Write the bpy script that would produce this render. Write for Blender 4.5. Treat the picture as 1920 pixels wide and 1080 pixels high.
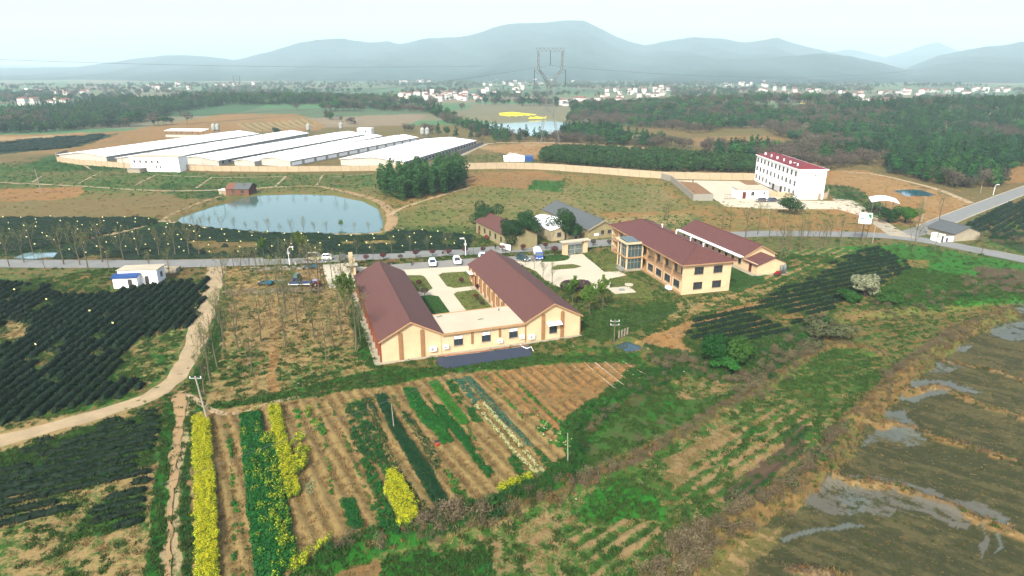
import bpy, bmesh, math, random
import numpy as np
from mathutils import Vector, Matrix
R = math.radians
random.seed(7); rng = np.random.default_rng(11)
for o in list(bpy.data.objects): bpy.data.objects.remove(o)
SC = bpy.context.scene
COL = SC.collection

# ------------------------------------------------------------------ camera, sky, sun, exposure
FPX, CAMH = 1200.0, 45.0
PITCH = math.atan(410/1200)
cd = bpy.data.cameras.new('camera'); cam = bpy.data.objects.new('camera', cd); COL.objects.link(cam)
cam.location = (0, 0, CAMH); cam.rotation_euler = (math.pi/2-PITCH, 0, 0)
cd.sensor_width = 36.0; cd.lens = 36.0*FPX/1920.0; cd.clip_start = 1.0; cd.clip_end = 30000
SC.camera = cam
SUN_EL, SUN_AZ = 42.0, 202.0            # azimuth clockwise from +Y: the sun stands behind the camera, to its left
w = bpy.data.worlds.new('World'); SC.world = w; w.use_nodes = True
nt = w.node_tree; nt.nodes.clear()
out = nt.nodes.new('ShaderNodeOutputWorld'); bg = nt.nodes.new('ShaderNodeBackground'); sk = nt.nodes.new('ShaderNodeTexSky')
sk.sky_type = 'NISHITA'; sk.sun_disc = False; sk.sun_elevation = R(SUN_EL); sk.sun_rotation = R(SUN_AZ)
sk.dust_density = 6.0; sk.air_density = 1.0; sk.ozone_density = 1.0
bg.inputs[1].default_value = 0.15
nt.links.new(sk.outputs[0], bg.inputs[0]); nt.links.new(bg.outputs[0], out.inputs[0])
sd = bpy.data.lights.new('sun', 'SUN'); sun = bpy.data.objects.new('sun', sd); COL.objects.link(sun)
sd.energy = 2.9; sd.angle = R(1.0); sd.color = (1.0, 0.95, 0.86)
az = R(SUN_AZ); sdir = Vector((math.sin(az)*math.cos(R(SUN_EL)), math.cos(az)*math.cos(R(SUN_EL)), math.sin(R(SUN_EL))))
sun.rotation_euler = sdir.to_track_quat('Z', 'Y').to_euler(); sun.location = (0, 0, 300)
SC.view_settings.view_transform = 'Standard'; SC.view_settings.look = 'None'
SC.view_settings.exposure = 1.5; SC.view_settings.gamma = 1.0; SC.view_settings.use_curve_mapping = False
HAZE = 0.00016
K = 3.2                                   # how much brighter than its albedo a sunlit level surface shows

# ------------------------------------------------------------------ helpers
def lin(c): c = c/255.0; return c/12.92 if c <= 0.04045 else ((c+0.055)/1.055)**2.4
def S(r, g, b, k=None):
    k = k or K
    return (lin(r)/k, lin(g)/k, lin(b)/k)
cp, sp = math.cos(PITCH), math.sin(PITCH)
def G(u, v, z=0.0):
    a = (u-960)/FPX; b = (540-v)/FPX
    t = (z-CAMH)/(-sp+b*cp)
    return (a*t, (cp+b*sp)*t)
def PROJ(x, y, z):
    zz = z-CAMH; d = y*cp-zz*sp; up = y*sp+zz*cp
    d = np.where(d < 1.0, 1.0, d)
    return 960+FPX*x/d, 540-FPX*up/d
def zof(x, y, v):
    lo, hi = -60.0, (44.0 if math.hypot(x, y) < 250 else 1500.0)
    for _ in range(50):
        m = (lo+hi)/2
        if float(PROJ(x, y, m)[1]) > v: lo = m
        else: hi = m
    return lo
def hash2(ix, iy, s):
    h = (ix.astype(np.int64)*374761393+iy.astype(np.int64)*668265263+s*1442695041) & 0xffffffff
    h = ((h ^ (h >> 13))*1274126177) & 0xffffffff
    h = (h ^ (h >> 16)) & 0xffffff
    return h/float(0xffffff)
def vnoise(x, y, s=0):
    ix = np.floor(x); iy = np.floor(y); fx = x-ix; fy = y-iy
    fx = fx*fx*(3-2*fx); fy = fy*fy*(3-2*fy)
    a = hash2(ix, iy, s); b = hash2(ix+1, iy, s); c = hash2(ix, iy+1, s); d = hash2(ix+1, iy+1, s)
    return (a+(b-a)*fx)*(1-fy)+(c+(d-c)*fx)*fy
def fbm(x, y, o=4, s=0):
    t = 0; am = 0.5; tot = 0
    for i in range(o):
        t = t+am*vnoise(x*2**i+17.3*i, y*2**i-9.1*i, s+i); tot += am; am *= 0.5
    return t/tot
def sstep(a, b, x):
    t = np.clip((x-a)/(b-a), 0, 1); return t*t*(3-2*t)
def inpoly(x, y, P):
    r = np.zeros(x.shape, bool); n = len(P); j = n-1
    for i in range(n):
        xi, yi = P[i]; xj, yj = P[j]
        if yi != yj:
            r ^= ((yi > y) != (yj > y)) & (x < (xj-xi)*(y-yi)/(yj-yi)+xi)
        j = i
    return r
def dseg(x, y, P, closed=False):
    d = np.full(x.shape, 1e9); n = len(P)
    for i in range(n if closed else n-1):
        ax, ay = P[i]; bx, by = P[(i+1) % n]
        ux, uy = bx-ax, by-ay; L = ux*ux+uy*uy+1e-9
        t = np.clip(((x-ax)*ux+(y-ay)*uy)/L, 0, 1)
        d = np.minimum(d, np.hypot(x-ax-t*ux, y-ay-t*uy))
    return d
def sdpoly(x, y, P):                      # >0 inside
    return np.where(inpoly(x, y, P), 1, -1)*dseg(x, y, P, True)
def GP(L, z=0.0): return [G(u, v, z) for u, v in L]

# ------------------------------------------------------------------ ground relief
ROAD = GP([(-400, 488), (-100, 492), (0, 494), (150, 495), (350, 494), (550, 488), (700, 480), (860, 472), (950, 467.5), (1000, 465), (1100, 458), (1200, 450), (1300, 444), (1380, 440), (1450, 438), (1560, 439), (1640, 441), (1700, 446), (1760, 455), (1850, 473), (1920, 487), (2050, 515), (2300, 575)])
ROAD2 = GP([(1690, 443), (1740, 428), (1800, 403), (1860, 380), (1920, 357), (2050, 312), (2200, 262)])
COMPOUND = GP([(655, 500), (1060, 470), (1150, 455), (1480, 470), (1500, 500), (1470, 530), (1380, 570), (1100, 640), (1060, 650), (700, 690)])
FARM = GP([(90, 282), (110, 312), (250, 330), (420, 330), (800, 326), (930, 285), (820, 248), (600, 232), (420, 240)])
WYARD = GP([(1240, 328), (1300, 385), (1580, 395), (1600, 340), (1400, 315)])
POND = GP([(333, 411), (340, 405), (400, 385), (432, 378), (452, 369), (490, 364), (560, 362), (620, 364), (680, 376), (708, 390), (717, 405), (718, 422), (712, 432), (690, 435), (640, 436), (560, 435), (480, 432), (400, 425), (340, 416)])
SPOOL = GP([(22, 482), (50, 472), (112, 471), (105, 480), (60, 484)])
DITCH = GP([(1152, 645), (1175, 636), (1203, 645), (1200, 655), (1175, 657)])
LAKE = GP([(895, 234), (940, 229), (985, 226), (1030, 224), (1064, 231), (1050, 242), (1035, 250), (1000, 253), (950, 245)])
BPOOL = GP([(1672, 356), (1700, 353.5), (1725, 354), (1758, 365), (1738, 367.5), (1702, 367)])
WATERS = [(POND, -0.9, 2.2), (SPOOL, -0.8, 1.0), (DITCH, -0.9, 0.8), (LAKE, -2.0, 9.0), (BPOOL, -0.8, 1.0)]
LOW1 = GP([(540, 1100), (600, 1050), (700, 1015), (830, 988), (960, 940), (1060, 895), (1085, 850), (1080, 790), (1130, 760), (1250, 712), (1330, 690), (1420, 690), (1470, 650), (1600, 590), (1900, 560), (2300, 560), (2600, 1100), (1500, 1900), (400, 1900)])
LOW2 = GP([(1235, 1100), (1330, 1010), (1410, 950), (1500, 905), (1565, 855), (1600, 790), (1680, 712), (1740, 662), (1800, 615), (1900, 578), (2300, 560), (2700, 1100), (2000, 2000), (1000, 2000)])
BANKS = [  # polyline, half width, height, kind of dry growth
    (GP([(700, 1020), (760, 1003), (880, 978), (1000, 940), (1080, 900), (1180, 858), (1290, 798), (1370, 748), (1430, 722)]), 1.0, 0.6),
    (GP([(1225, 1090), (1330, 1005), (1410, 945), (1500, 903), (1560, 852), (1600, 785), (1680, 710), (1740, 660), (1800, 615), (1900, 578)]), 1.45, 1.15),
    (GP([(1440, 712), (1500, 672), (1555, 640), (1600, 640), (1650, 655)]), .8, 0.6),
    (GP([(1562, 880), (1680, 888), (1790, 925), (1860, 955), (1930, 985)]), 0.7, 0.55),
    (GP([(1620, 778), (1690, 775), (1760, 800), (1850, 825), (1940, 850)]), 0.6, 0.5),
    (GP([(1690, 722), (1760, 705), (1850, 740), (1940, 770)]), 0.6, 0.5),
    (GP([(1760, 660), (1850, 672), (1940, 700)]), 0.6, 0.45),
    (GP([(1480, 1040), (1560, 1048), (1650, 1075), (1750, 1110)]), 0.6, 0.5),
    (GP([(560, 1095), (620, 1045), (700, 1012), (800, 990), (930, 945), (1030, 905), (1085, 862), (1068, 800), (1110, 765), (1240, 706)]), 1.3, 0.45),
]
HILLS = [(-310, 800, 230, 110, 9), (-120, 640, 160, 60, 5), (430, 640, 200, 120, 12), (620, 560, 160, 140, 12), (230, 720, 160, 80, 6), (150, 480, 90, 40, 3)]
def relief(x, y):
    x = np.asarray(x, float); y = np.asarray(y, float)
    r = np.hypot(x, y)
    h = 0.28*(fbm(x/9, y/9, 4, 3)-0.5)+0.10*(fbm(x/1.1, y/1.1, 2, 5)-0.5)
    h += sstep(250, 700, r)*2.0*(fbm(x/120, y/120, 3, 9)-0.5)
    for cx, cy, ax, ay, hh in HILLS:
        h += hh*np.exp(-((x-cx)/ax)**2-((y-cy)/ay)**2)
    near = r < 260
    if near.any():
        xs, ys = x[near], y[near]; hs = h[near]
        wob = 1.0*(fbm(xs/3, ys/3, 3, 21)-0.5)
        hs = hs-1.0*sstep(-0.9, 0.9, sdpoly(xs, ys, LOW1)+wob)-0.9*sstep(-1.2, 1.2, sdpoly(xs, ys, LOW2)+wob)
        for P, wd, hh in BANKS:
            d = dseg(xs, ys, P)+wob*0.8
            hs = hs+hh*np.exp(-(d/wd)**2)*(0.7+0.6*vnoise(xs/1.7, ys/1.7, 4))
        h = h.copy(); h[near] = hs
    for P, dep, sm in WATERS:
        P = np.array(P); m = (x > P[:, 0].min()-20) & (x < P[:, 0].max()+20) & (y > P[:, 1].min()-30) & (y < P[:, 1].max()+30)
        if m.any():
            s = sdpoly(x[m], y[m], P); k = sstep(-sm, sm, s)
            fl = sstep(-sm*3, -sm, s); hh = h[m]*(1-fl)+fl*(0.12)
            h[m] = hh*(1-k)+dep*k
    for P, marg in ((COMPOUND, 3.0), (FARM, 12.0), (WYARD, 6.0)):
        s = sdpoly(x, y, P) if len(x.shape) == 0 else None
        Pn = np.array(P); m = (x > Pn[:, 0].min()-20) & (x < Pn[:, 0].max()+20) & (y > Pn[:, 1].min()-20) & (y < Pn[:, 1].max()+20)
        if m.any():
            k = sstep(-marg, 0.5, sdpoly(x[m], y[m], P)); h[m] = h[m]*(1-k)+k*(h[m]*0.0-0.02)
    for P, wd in ((ROAD, 3.4), (ROAD2, 3.4)):
        m = r < 700
        if m.any():
            k = 1-sstep(wd, wd+3.0, dseg(x[m], y[m], P)); h[m] = h[m]*(1-k)-0.03*k
    return h
def Z1(x, y): return float(relief(np.array([x]), np.array([y]))[0])
def GH(u, v):
    z = 0.0
    for _ in range(6):
        x, y = G(u, v, z); z = Z1(x, y)
    return x, y, z

# ------------------------------------------------------------------ materials
MATS = {}
def N(nt, t, **kw):
    n = nt.nodes.new(t)
    for k, v in kw.items(): setattr(n, k, v)
    return n
def M(name, rgb, rough=0.8, var=0.18, scale=0.6, rnd=0.0, metal=0.0, bump=0.0, spec=0.3, hue=0.0, coord='Object', em=None, alpha=1.0, sss=0.0):
    if name in MATS: return MATS[name]
    m = bpy.data.materials.new(name); m.use_nodes = True; t = m.node_tree; t.nodes.clear()
    o = N(t, 'ShaderNodeOutputMaterial'); b = N(t, 'ShaderNodeBsdfPrincipled'); t.links.new(b.outputs[0], o.inputs[0])
    b.inputs['Roughness'].default_value = rough; b.inputs['Metallic'].default_value = metal
    b.inputs['Specular IOR Level'].default_value = spec
    c = N(t, 'ShaderNodeTexCoord'); n1 = N(t, 'ShaderNodeTexNoise'); n1.inputs['Scale'].default_value = scale; n1.inputs['Detail'].default_value = 6; n1.inputs['Roughness'].default_value = 0.65
    t.links.new(c.outputs[coord], n1.inputs['Vector'])
    mr = N(t, 'ShaderNodeMapRange'); mr.inputs[1].default_value = 0.3; mr.inputs[2].default_value = 0.7
    mr.inputs[3].default_value = 1-var; mr.inputs[4].default_value = 1+var
    t.links.new(n1.outputs[0], mr.inputs[0])
    last = mr.outputs[0]
    hsv = N(t, 'ShaderNodeHueSaturation'); hsv.inputs['Color'].default_value = (*rgb, 1)
    if rnd:
        oi = N(t, 'ShaderNodeObjectInfo'); r2 = N(t, 'ShaderNodeMapRange'); r2.inputs[3].default_value = 1-rnd; r2.inputs[4].default_value = 1+rnd
        t.links.new(oi.outputs['Random'], r2.inputs[0]); mm = N(t, 'ShaderNodeMath', operation='MULTIPLY')
        t.links.new(last, mm.inputs[0]); t.links.new(r2.outputs[0], mm.inputs[1]); last = mm.outputs[0]
        if hue:
            r3 = N(t, 'ShaderNodeMapRange'); r3.inputs[3].default_value = 0.5+hue; r3.inputs[4].default_value = 0.5-hue
            fr = N(t, 'ShaderNodeMath', operation='FRACT'); ml = N(t, 'ShaderNodeMath', operation='MULTIPLY'); ml.inputs[1].default_value = 7.31
            t.links.new(oi.outputs['Random'], ml.inputs[0]); t.links.new(ml.outputs[0], fr.inputs[0]); t.links.new(fr.outputs[0], r3.inputs[0]); t.links.new(r3.outputs[0], hsv.inputs['Hue'])
    t.links.new(last, hsv.inputs['Value']); t.links.new(hsv.outputs[0], b.inputs['Base Color'])
    if bump:
        bn = N(t, 'ShaderNodeBump'); bn.inputs['Strength'].default_value = bump; bn.inputs['Distance'].default_value = 0.1
        n2 = N(t, 'ShaderNodeTexNoise'); n2.inputs['Scale'].default_value = scale*6; n2.inputs['Detail'].default_value = 4
        t.links.new(c.outputs[coord], n2.inputs['Vector']); t.links.new(n2.outputs[0], bn.inputs['Height']); t.links.new(bn.outputs[0], b.inputs['Normal'])
    if em: b.inputs['Emission Color'].default_value = (*em[:3], 1); b.inputs['Emission Strength'].default_value = em[3]
    MATS[name] = m; return m
def leafmat(name, rgb, rnd=0.25, hue=0.02, trans=0.25, var=0.3, scale=0.35):
    if name in MATS: return MATS[name]
    m = M(name, rgb, 0.75, var, scale, rnd, hue=hue, spec=0.15, coord='Object')
    t = m.node_tree; b = [n for n in t.nodes if n.type == 'BSDF_PRINCIPLED'][0]; o = [n for n in t.nodes if n.type == 'OUTPUT_MATERIAL'][0]
    tr = N(t, 'ShaderNodeBsdfTranslucent'); mx = N(t, 'ShaderNodeMixShader'); mx.inputs[0].default_value = trans
    t.links.new(b.inputs['Base Color'].links[0].from_socket, tr.inputs[0])
    t.links.new(b.outputs[0], mx.inputs[1]); t.links.new(tr.outputs[0], mx.inputs[2]); t.links.new(mx.outputs[0], o.inputs[0])
    return m

# ------------------------------------------------------------------ mesh builders
class MB:
    def __init__(s): s.v = []; s.f = []; s.m = []
    def q(s, pts, m=0):
        i = len(s.v); s.v += [tuple(p) for p in pts]; s.f.append(tuple(range(i, i+len(pts)))); s.m.append(m); return s
    def box(s, x0, x1, y0, y1, z0, z1, m=0, T=None):
        i = len(s.v); P = [(x, y, z) for z in (z0, z1) for y in (y0, y1) for x in (x0, x1)]
        if T: P = [tuple(T @ Vector(p)) for p in P]
        s.v += P
        for f in ((0, 2, 3, 1), (4, 5, 7, 6), (0, 1, 5, 4), (2, 6, 7, 3), (0, 4, 6, 2), (1, 3, 7, 5)):
            s.f.append(tuple(i+k for k in f)); s.m.append(m)
        return s
    def tube(s, pts, rad, n=5, m=0, cap=True):
        i0 = len(s.v); k = len(pts)
        if not hasattr(rad, '__len__'): rad = [rad]*k
        for j in range(k):
            p = Vector(pts[j]); d = (Vector(pts[min(j+1, k-1)])-Vector(pts[max(j-1, 0)]))
            if d.length < 1e-6: d = Vector((0, 0, 1))
            d.normalize(); a = d.orthogonal().normalized() if abs(d.z) > .9 else Vector((0, 0, 1)).cross(d).normalized()
            b = d.cross(a)
            for t in range(n):
                an = 2*math.pi*t/n; s.v.append(tuple(p+(a*math.cos(an)+b*math.sin(an))*rad[j]))
        for j in range(k-1):
            for t in range(n):
                s.f.append((i0+j*n+t, i0+j*n+(t+1) % n, i0+(j+1)*n+(t+1) % n, i0+(j+1)*n+t)); s.m.append(m)
        if cap:
            s.f.append(tuple(i0+t for t in range(n))[::-1]); s.m.append(m); s.f.append(tuple(i0+(k-1)*n+t for t in range(n))); s.m.append(m)
        return s
    def lathe(s, prof, n=12, m=0, c=(0, 0)):
        i0 = len(s.v)
        for r, z in prof:
            for t in range(n): a = 2*math.pi*t/n; s.v.append((c[0]+r*math.cos(a), c[1]+r*math.sin(a), z))
        for j in range(len(prof)-1):
            for t in range(n): s.f.append((i0+j*n+t, i0+j*n+(t+1) % n, i0+(j+1)*n+(t+1) % n, i0+(j+1)*n+t)); s.m.append(m)
        s.f.append(tuple(i0+t for t in range(n))[::-1]); s.m.append(m)
        s.f.append(tuple(i0+(len(prof)-1)*n+t for t in range(n))); s.m.append(m); return s
    def loft(s, secs, m=0):               # closed cross-sections of equal length
        i0 = len(s.v); n = len(secs[0])
        for c in secs: s.v += [tuple(p) for p in c]
        for j in range(len(secs)-1):
            for t in range(n): s.f.append((i0+j*n+t, i0+j*n+(t+1) % n, i0+(j+1)*n+(t+1) % n, i0+(j+1)*n+t)); s.m.append(m)
        s.f.append(tuple(i0+t for t in range(n))[::-1]); s.m.append(m); s.f.append(tuple(i0+(len(secs)-1)*n+t for t in range(n))); s.m.append(m); return s
    def prism(s, poly, z0, z1, m=0):
        n = len(poly); i = len(s.v)
        s.v += [(x, y, z0) for x, y in poly]+[(x, y, z1) for x, y in poly]
        s.f.append(tuple(i+k for k in range(n))[::-1]); s.m.append(m); s.f.append(tuple(i+n+k for k in range(n))); s.m.append(m)
        for k in range(n): s.f.append((i+k, i+(k+1) % n, i+n+(k+1) % n, i+n+k)); s.m.append(m)
        return s
    def mesh(s, name, mats, smooth=False):
        me = bpy.data.meshes.new(name); me.from_pydata(s.v, [], s.f)
        for a in (mats if isinstance(mats, (list, tuple)) else [mats]): me.materials.append(a)
        me.polygons.foreach_set('material_index', s.m)
        if smooth: me.polygons.foreach_set('use_smooth', [True]*len(s.f))
        me.update(); return me
    def build(s, name, mats, parent=None, smooth=False, **kw): return link(name, s.mesh(name, mats, smooth), parent, **kw)
def link(name, me, parent=None, loc=None, rz=None, label=None, cat=None, group=None, kind=None):
    o = bpy.data.objects.new(name, me); COL.objects.link(o)
    if parent: o.parent = parent
    if loc: o.location = loc
    if rz is not None: o.rotation_euler = (0, 0, rz)
    return tag(o, label, cat, group, kind)
def tag(o, label=None, cat=None, group=None, kind=None):
    if label: o['label'] = label
    if cat: o['category'] = cat
    if group: o['group'] = group
    if kind: o['kind'] = kind
    return o
def thing(name, label, cat, loc, rz=0.0, group=None):
    return link(name, None, None, loc, rz, label, cat, group)
def copy_tree(o, parent=None):
    c = o.copy(); COL.objects.link(c); c.parent = parent
    for ch in [k for k in o.children]: copy_tree(ch, c)
    return c
def npmesh(name, V, F, mats, mi=None, smooth=False):
    V = np.asarray(V, np.float32); F = np.asarray(F, np.int32); k = F.shape[1]
    me = bpy.data.meshes.new(name); me.vertices.add(len(V)); me.vertices.foreach_set('co', V.ravel())
    me.loops.add(F.size); me.loops.foreach_set('vertex_index', F.ravel())
    me.polygons.add(len(F)); me.polygons.foreach_set('loop_start', np.arange(0, F.size, k, dtype=np.int32))
    for a in (mats if isinstance(mats, (list, tuple)) else [mats]): me.materials.append(a)
    if mi is not None: me.polygons.foreach_set('material_index', np.asarray(mi, np.int32))
    if smooth: me.polygons.foreach_set('use_smooth', np.ones(len(F), bool))
    me.update(calc_edges=True); return me
ONES = 'first second third fourth fifth sixth seventh eighth ninth tenth eleventh twelfth thirteenth fourteenth fifteenth sixteenth seventeenth eighteenth nineteenth'.split()
def ORD(i):
    if i < 19: return ONES[i]
    n = i+1; t = n//10; u = n % 10
    if n >= 100: return 'hundred and '+ORD(n-101) if n > 100 else 'hundredth'
    T = ['', '', 'twenty', 'thirty', 'forty', 'fifty', 'sixty', 'seventy', 'eighty', 'ninety']
    Te = ['', '', 'twentieth', 'thirtieth', 'fortieth', 'fiftieth', 'sixtieth', 'seventieth', 'eightieth', 'ninetieth']
    return Te[t] if u == 0 else T[t]+'-'+ONES[u-1]
# ---- scattering of many small plants as one object
def scatter(name, pts, protos, rot=None, scl=None, idx=None, label=None, cat=None, kind='stuff', tilt=0.12, parent=None):
    n = len(pts); pts = np.asarray(pts, np.float32)
    me = bpy.data.meshes.new(name); me.vertices.add(n); me.vertices.foreach_set('co', pts.ravel())
    if rot is None:
        rot = np.zeros((n, 3), np.float32); rot[:, 2] = rng.uniform(0, 6.283, n); rot[:, :2] = rng.normal(0, tilt, (n, 2))
    if scl is None: scl = rng.uniform(0.7, 1.25, n)
    scl = np.asarray(scl, np.float32)
    if scl.ndim == 1: scl = np.repeat(scl[:, None], 3, 1)
    if idx is None: idx = rng.integers(0, len(protos), n)
    a = me.attributes.new('rt', 'FLOAT_VECTOR', 'POINT'); a.data.foreach_set('vector', np.asarray(rot, np.float32).ravel())
    a = me.attributes.new('sc', 'FLOAT_VECTOR', 'POINT'); a.data.foreach_set('vector', scl.ravel())
    a = me.attributes.new('ix', 'INT', 'POINT'); a.data.foreach_set('value', np.asarray(idx, np.int32))
    o = link(name, me, parent, label=label, cat=cat, kind=kind)
    c = bpy.data.collections.new('src_'+name)
    for i, p in enumerate(protos):
        q = bpy.data.objects.new('p%02d_%s' % (i, name), p); c.objects.link(q)
    g = bpy.data.node_groups.new('gn_'+name, 'GeometryNodeTree')
    g.interface.new_socket('Geometry', in_out='INPUT', socket_type='NodeSocketGeometry'); g.interface.new_socket('Geometry', in_out='OUTPUT', socket_type='NodeSocketGeometry')
    gi = g.nodes.new('NodeGroupInput'); go = g.nodes.new('NodeGroupOutput'); ip = g.nodes.new('GeometryNodeInstanceOnPoints'); ci = g.nodes.new('GeometryNodeCollectionInfo')
    ci.inputs['Collection'].default_value = c; ci.inputs['Separate Children'].default_value = True; ci.inputs['Reset Children'].default_value = True
    def at(nm, ty):
        x = g.nodes.new('GeometryNodeInputNamedAttribute'); x.data_type = ty; x.inputs[0].default_value = nm; return x.outputs[0]
    L = g.links.new
    L(gi.outputs[0], ip.inputs['Points']); L(ci.outputs[0], ip.inputs['Instance']); ip.inputs['Pick Instance'].default_value = True
    L(at('ix', 'INT'), ip.inputs['Instance Index']); L(at('sc', 'FLOAT_VECTOR'), ip.inputs['Scale'])
    e = g.nodes.new('FunctionNodeEulerToRotation'); L(at('rt', 'FLOAT_VECTOR'), e.inputs[0]); L(e.outputs[0], ip.inputs['Rotation'])
    L(ip.outputs[0], go.inputs[0])
    md = o.modifiers.new('scatter', 'NODES'); md.node_group = g
    return o
# ---- leaf clouds
def leaves(blobs, n, size, rs, up=0.4, squash=1.0):
    """blobs: list of (cx,cy,cz,rx,ry,rz); returns V,F of n small bent leaf clumps near the blob surfaces"""
    B = np.array(blobs, float); wgt = (B[:, 3]*B[:, 4]*B[:, 5])**0.67; wgt /= wgt.sum()
    k = rs.choice(len(B), n, p=wgt); d = rs.normal(size=(n, 3)); d /= np.linalg.norm(d, axis=1)[:, None]
    rad = rs.uniform(0.55, 1.0, n)**0.6
    c = B[k, :3]+d*B[k, 3:]*rad[:, None]
    nr = d+rs.normal(0, 0.55, (n, 3)); nr[:, 2] += up; nr /= np.linalg.norm(nr, axis=1)[:, None]
    a = np.cross(nr, rs.normal(size=(n, 3))); a /= np.linalg.norm(a, axis=1)[:, None]; b = np.cross(nr, a)
    s = size*rs.uniform(0.6, 1.3, n)[:, None]
    V = np.stack([c-a*s, c-b*s*0.7, c+a*s, c+b*s*0.7+nr*s*0.3], 1).reshape(-1, 3)
    F = np.arange(4*n).reshape(-1, 4)
    return V, F
def merge(parts):
    V = []; F = []; mi = []; o = 0
    for v, f, m in parts:
        V.append(v); F.append(np.asarray(f)+o); mi.append(np.full(len(f), m)); o += len(v)
    return np.concatenate(V), np.concatenate(F), np.concatenate(mi)
def trunkVF(segs, n=5):
    mb = MB()
    for pts, rad in segs: mb.tube(pts, rad, n, cap=False)
    return np.array(mb.v), np.array([f for f in mb.f if len(f) == 4])

# ------------------------------------------------------------------ ground: one sheet to the horizon, its colour from the fields
C = dict(
 gb=S(48, 122, 34), gm=S(72, 118, 44), gd=S(40, 88, 34), gv=S(56, 140, 40), go=S(122, 132, 66), tan=S(188, 162, 108), orr=S(182, 138, 82), br=S(150, 126, 80),
 olive=S(122, 118, 66), straw=S(176, 150, 104), mud=S(78, 82, 50), mud2=S(106, 102, 66), brush=S(112, 92, 72), rust=S(152, 124, 76), teal=S(60, 100, 62), pale=S(205, 195, 165),
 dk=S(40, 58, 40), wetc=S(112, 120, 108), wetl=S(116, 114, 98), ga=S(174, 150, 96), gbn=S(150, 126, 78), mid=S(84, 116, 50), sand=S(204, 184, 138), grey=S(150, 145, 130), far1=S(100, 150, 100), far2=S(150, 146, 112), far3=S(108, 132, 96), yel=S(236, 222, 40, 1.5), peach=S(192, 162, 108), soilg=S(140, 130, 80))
ZN = []
def Zp(poly, a, b, cov, **kw): ZN.append((poly, C[a], C[b], cov, kw))
# mix = cov of A over B
Zp([(-900, 395), (3000, 395), (3000, 150), (-900, 150)], 'olive', 'br', .5, amp=6)
# far plain is done with patches below; middle distance
Zp([(-600, 250), (110, 300), (260, 330), (700, 325), (1000, 320), (1260, 340), (1400, 395), (3000, 395), (3000, 420), (-600, 470)], 'go', 'br', .55, amp=3)
Zp([(-600, 322), (110, 305), (420, 328), (700, 328), (700, 350), (420, 356), (-600, 360)], 'gm', 'br', .62, amp=2)
Zp([(-400, 372), (60, 352), (160, 350), (150, 368), (60, 384), (-400, 400)], 'orr', 'br', .7, amp=1.5)
Zp([(-400, 390), (200, 372), (400, 362), (420, 385), (330, 405), (-400, 412)], 'soilg', 'br', .55, amp=2, stripe=((0, 400), (300, 372), 5, .25))
Zp([(300, 345), (430, 348), (420, 375), (330, 372)], 'gd', 'go', .6, amp=2)
Zp([(330, 390), (400, 370), (420, 382), (330, 408)], 'br', 'go', .6, amp=1)
Zp([(-400, 262), (150, 250), (240, 245), (420, 213), (560, 214), (610, 235), (600, 245), (420, 248), (250, 275), (110, 288), (-400, 290)], 'orr', 'soilg', .6, amp=3)
Zp([(440, 232), (520, 228), (575, 222), (600, 236), (470, 247)], 'peach', 'soilg', .55, amp=1, stripe=((470, 247), (440, 232), 6, .5))
Zp([(-400, 290), (80, 262), (225, 250), (150, 275), (60, 284), (-400, 330)], 'dk', 'gd', .6, amp=3)
Zp([(-200, 255), (60, 256), (180, 246), (60, 262), (-200, 268)], 'orr', 'sand', .5, amp=2)
Zp([(40, 300), (110, 290), (240, 318), (70, 322)], 'gm', 'gd', .5, amp=3)
Zp([(-100, 298), (100, 290), (60, 305), (-100, 315)], 'gd', 'br', .4, amp=2)
Zp([(640, 306), (900, 290), (1010, 282), (1010, 306), (880, 316), (740, 318)], 'gm', 'br', .45, amp=2)
Zp([(880, 275), (1020, 265), (1150, 272), (1440, 305), (1440, 318), (1010, 300), (930, 285)], 'orr', 'sand', .6, amp=1.5)
# slope of stubble and red earth between the bamboo and the white building
Zp([(720, 375), (880, 318), (1240, 336), (1300, 385), (1600, 392), (1640, 440), (1100, 440), (900, 430), (730, 430)], 'orr', 'go', .5, amp=2)
Zp([(740, 400), (900, 350), (1050, 350), (1100, 380), (1150, 420), (900, 425), (735, 430)], 'go', 'straw', .62, amp=2)
Zp([(880, 325), (1010, 320), (1060, 335), (1000, 355), (860, 345)], 'orr', 'br', .55, amp=2)
Zp([(1000, 338), (1060, 340), (1050, 360), (990, 355)], 'gb', 'gm', .5, amp=2)
Zp([(1060, 350), (1230, 345), (1290, 390), (1180, 405), (1080, 385)], 'straw', 'go', .42, amp=2)
Zp([(1130, 400), (1600, 388), (1680, 440), (1480, 445), (1150, 425)], 'orr', 'go', .62, amp=2)
Zp([(1110, 410), (1300, 400), (1330, 430), (1130, 425)], 'peach', 'gm', .55, amp=2)
Zp([(1540, 320), (1620, 318), (1820, 380), (1740, 425), (1640, 420), (1560, 380)], 'orr', 'peach', .55, amp=2, stripe=((1560, 330), (1800, 385), 4, .2))
Zp([(1530, 345), (1600, 350), (1680, 400), (1640, 410), (1560, 370)], 'gd', 'go', .5, amp=2)
Zp([(1880, 315), (2100, 300), (2100, 330), (1890, 345)], 'orr', 'br', .7, amp=3)
Zp([(1270, 262), (1340, 256), (1440, 254), (1470, 262), (1440, 278), (1330, 280)], 'br', 'orr', .6, amp=3)
Zp([(1760, 440), (1900, 365), (2200, 320), (2200, 560), (1920, 480)], 'br', 'gm', .5, amp=2)
Zp([(1830, 440), (2000, 425), (2100, 480), (1920, 478)], 'brush', 'gd', .5, amp=1)
Zp([(1660, 460), (1750, 462), (1850, 478), (1990, 505), (1900, 520), (1600, 470)], 'gm', 'br', .6, amp=1)
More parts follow.
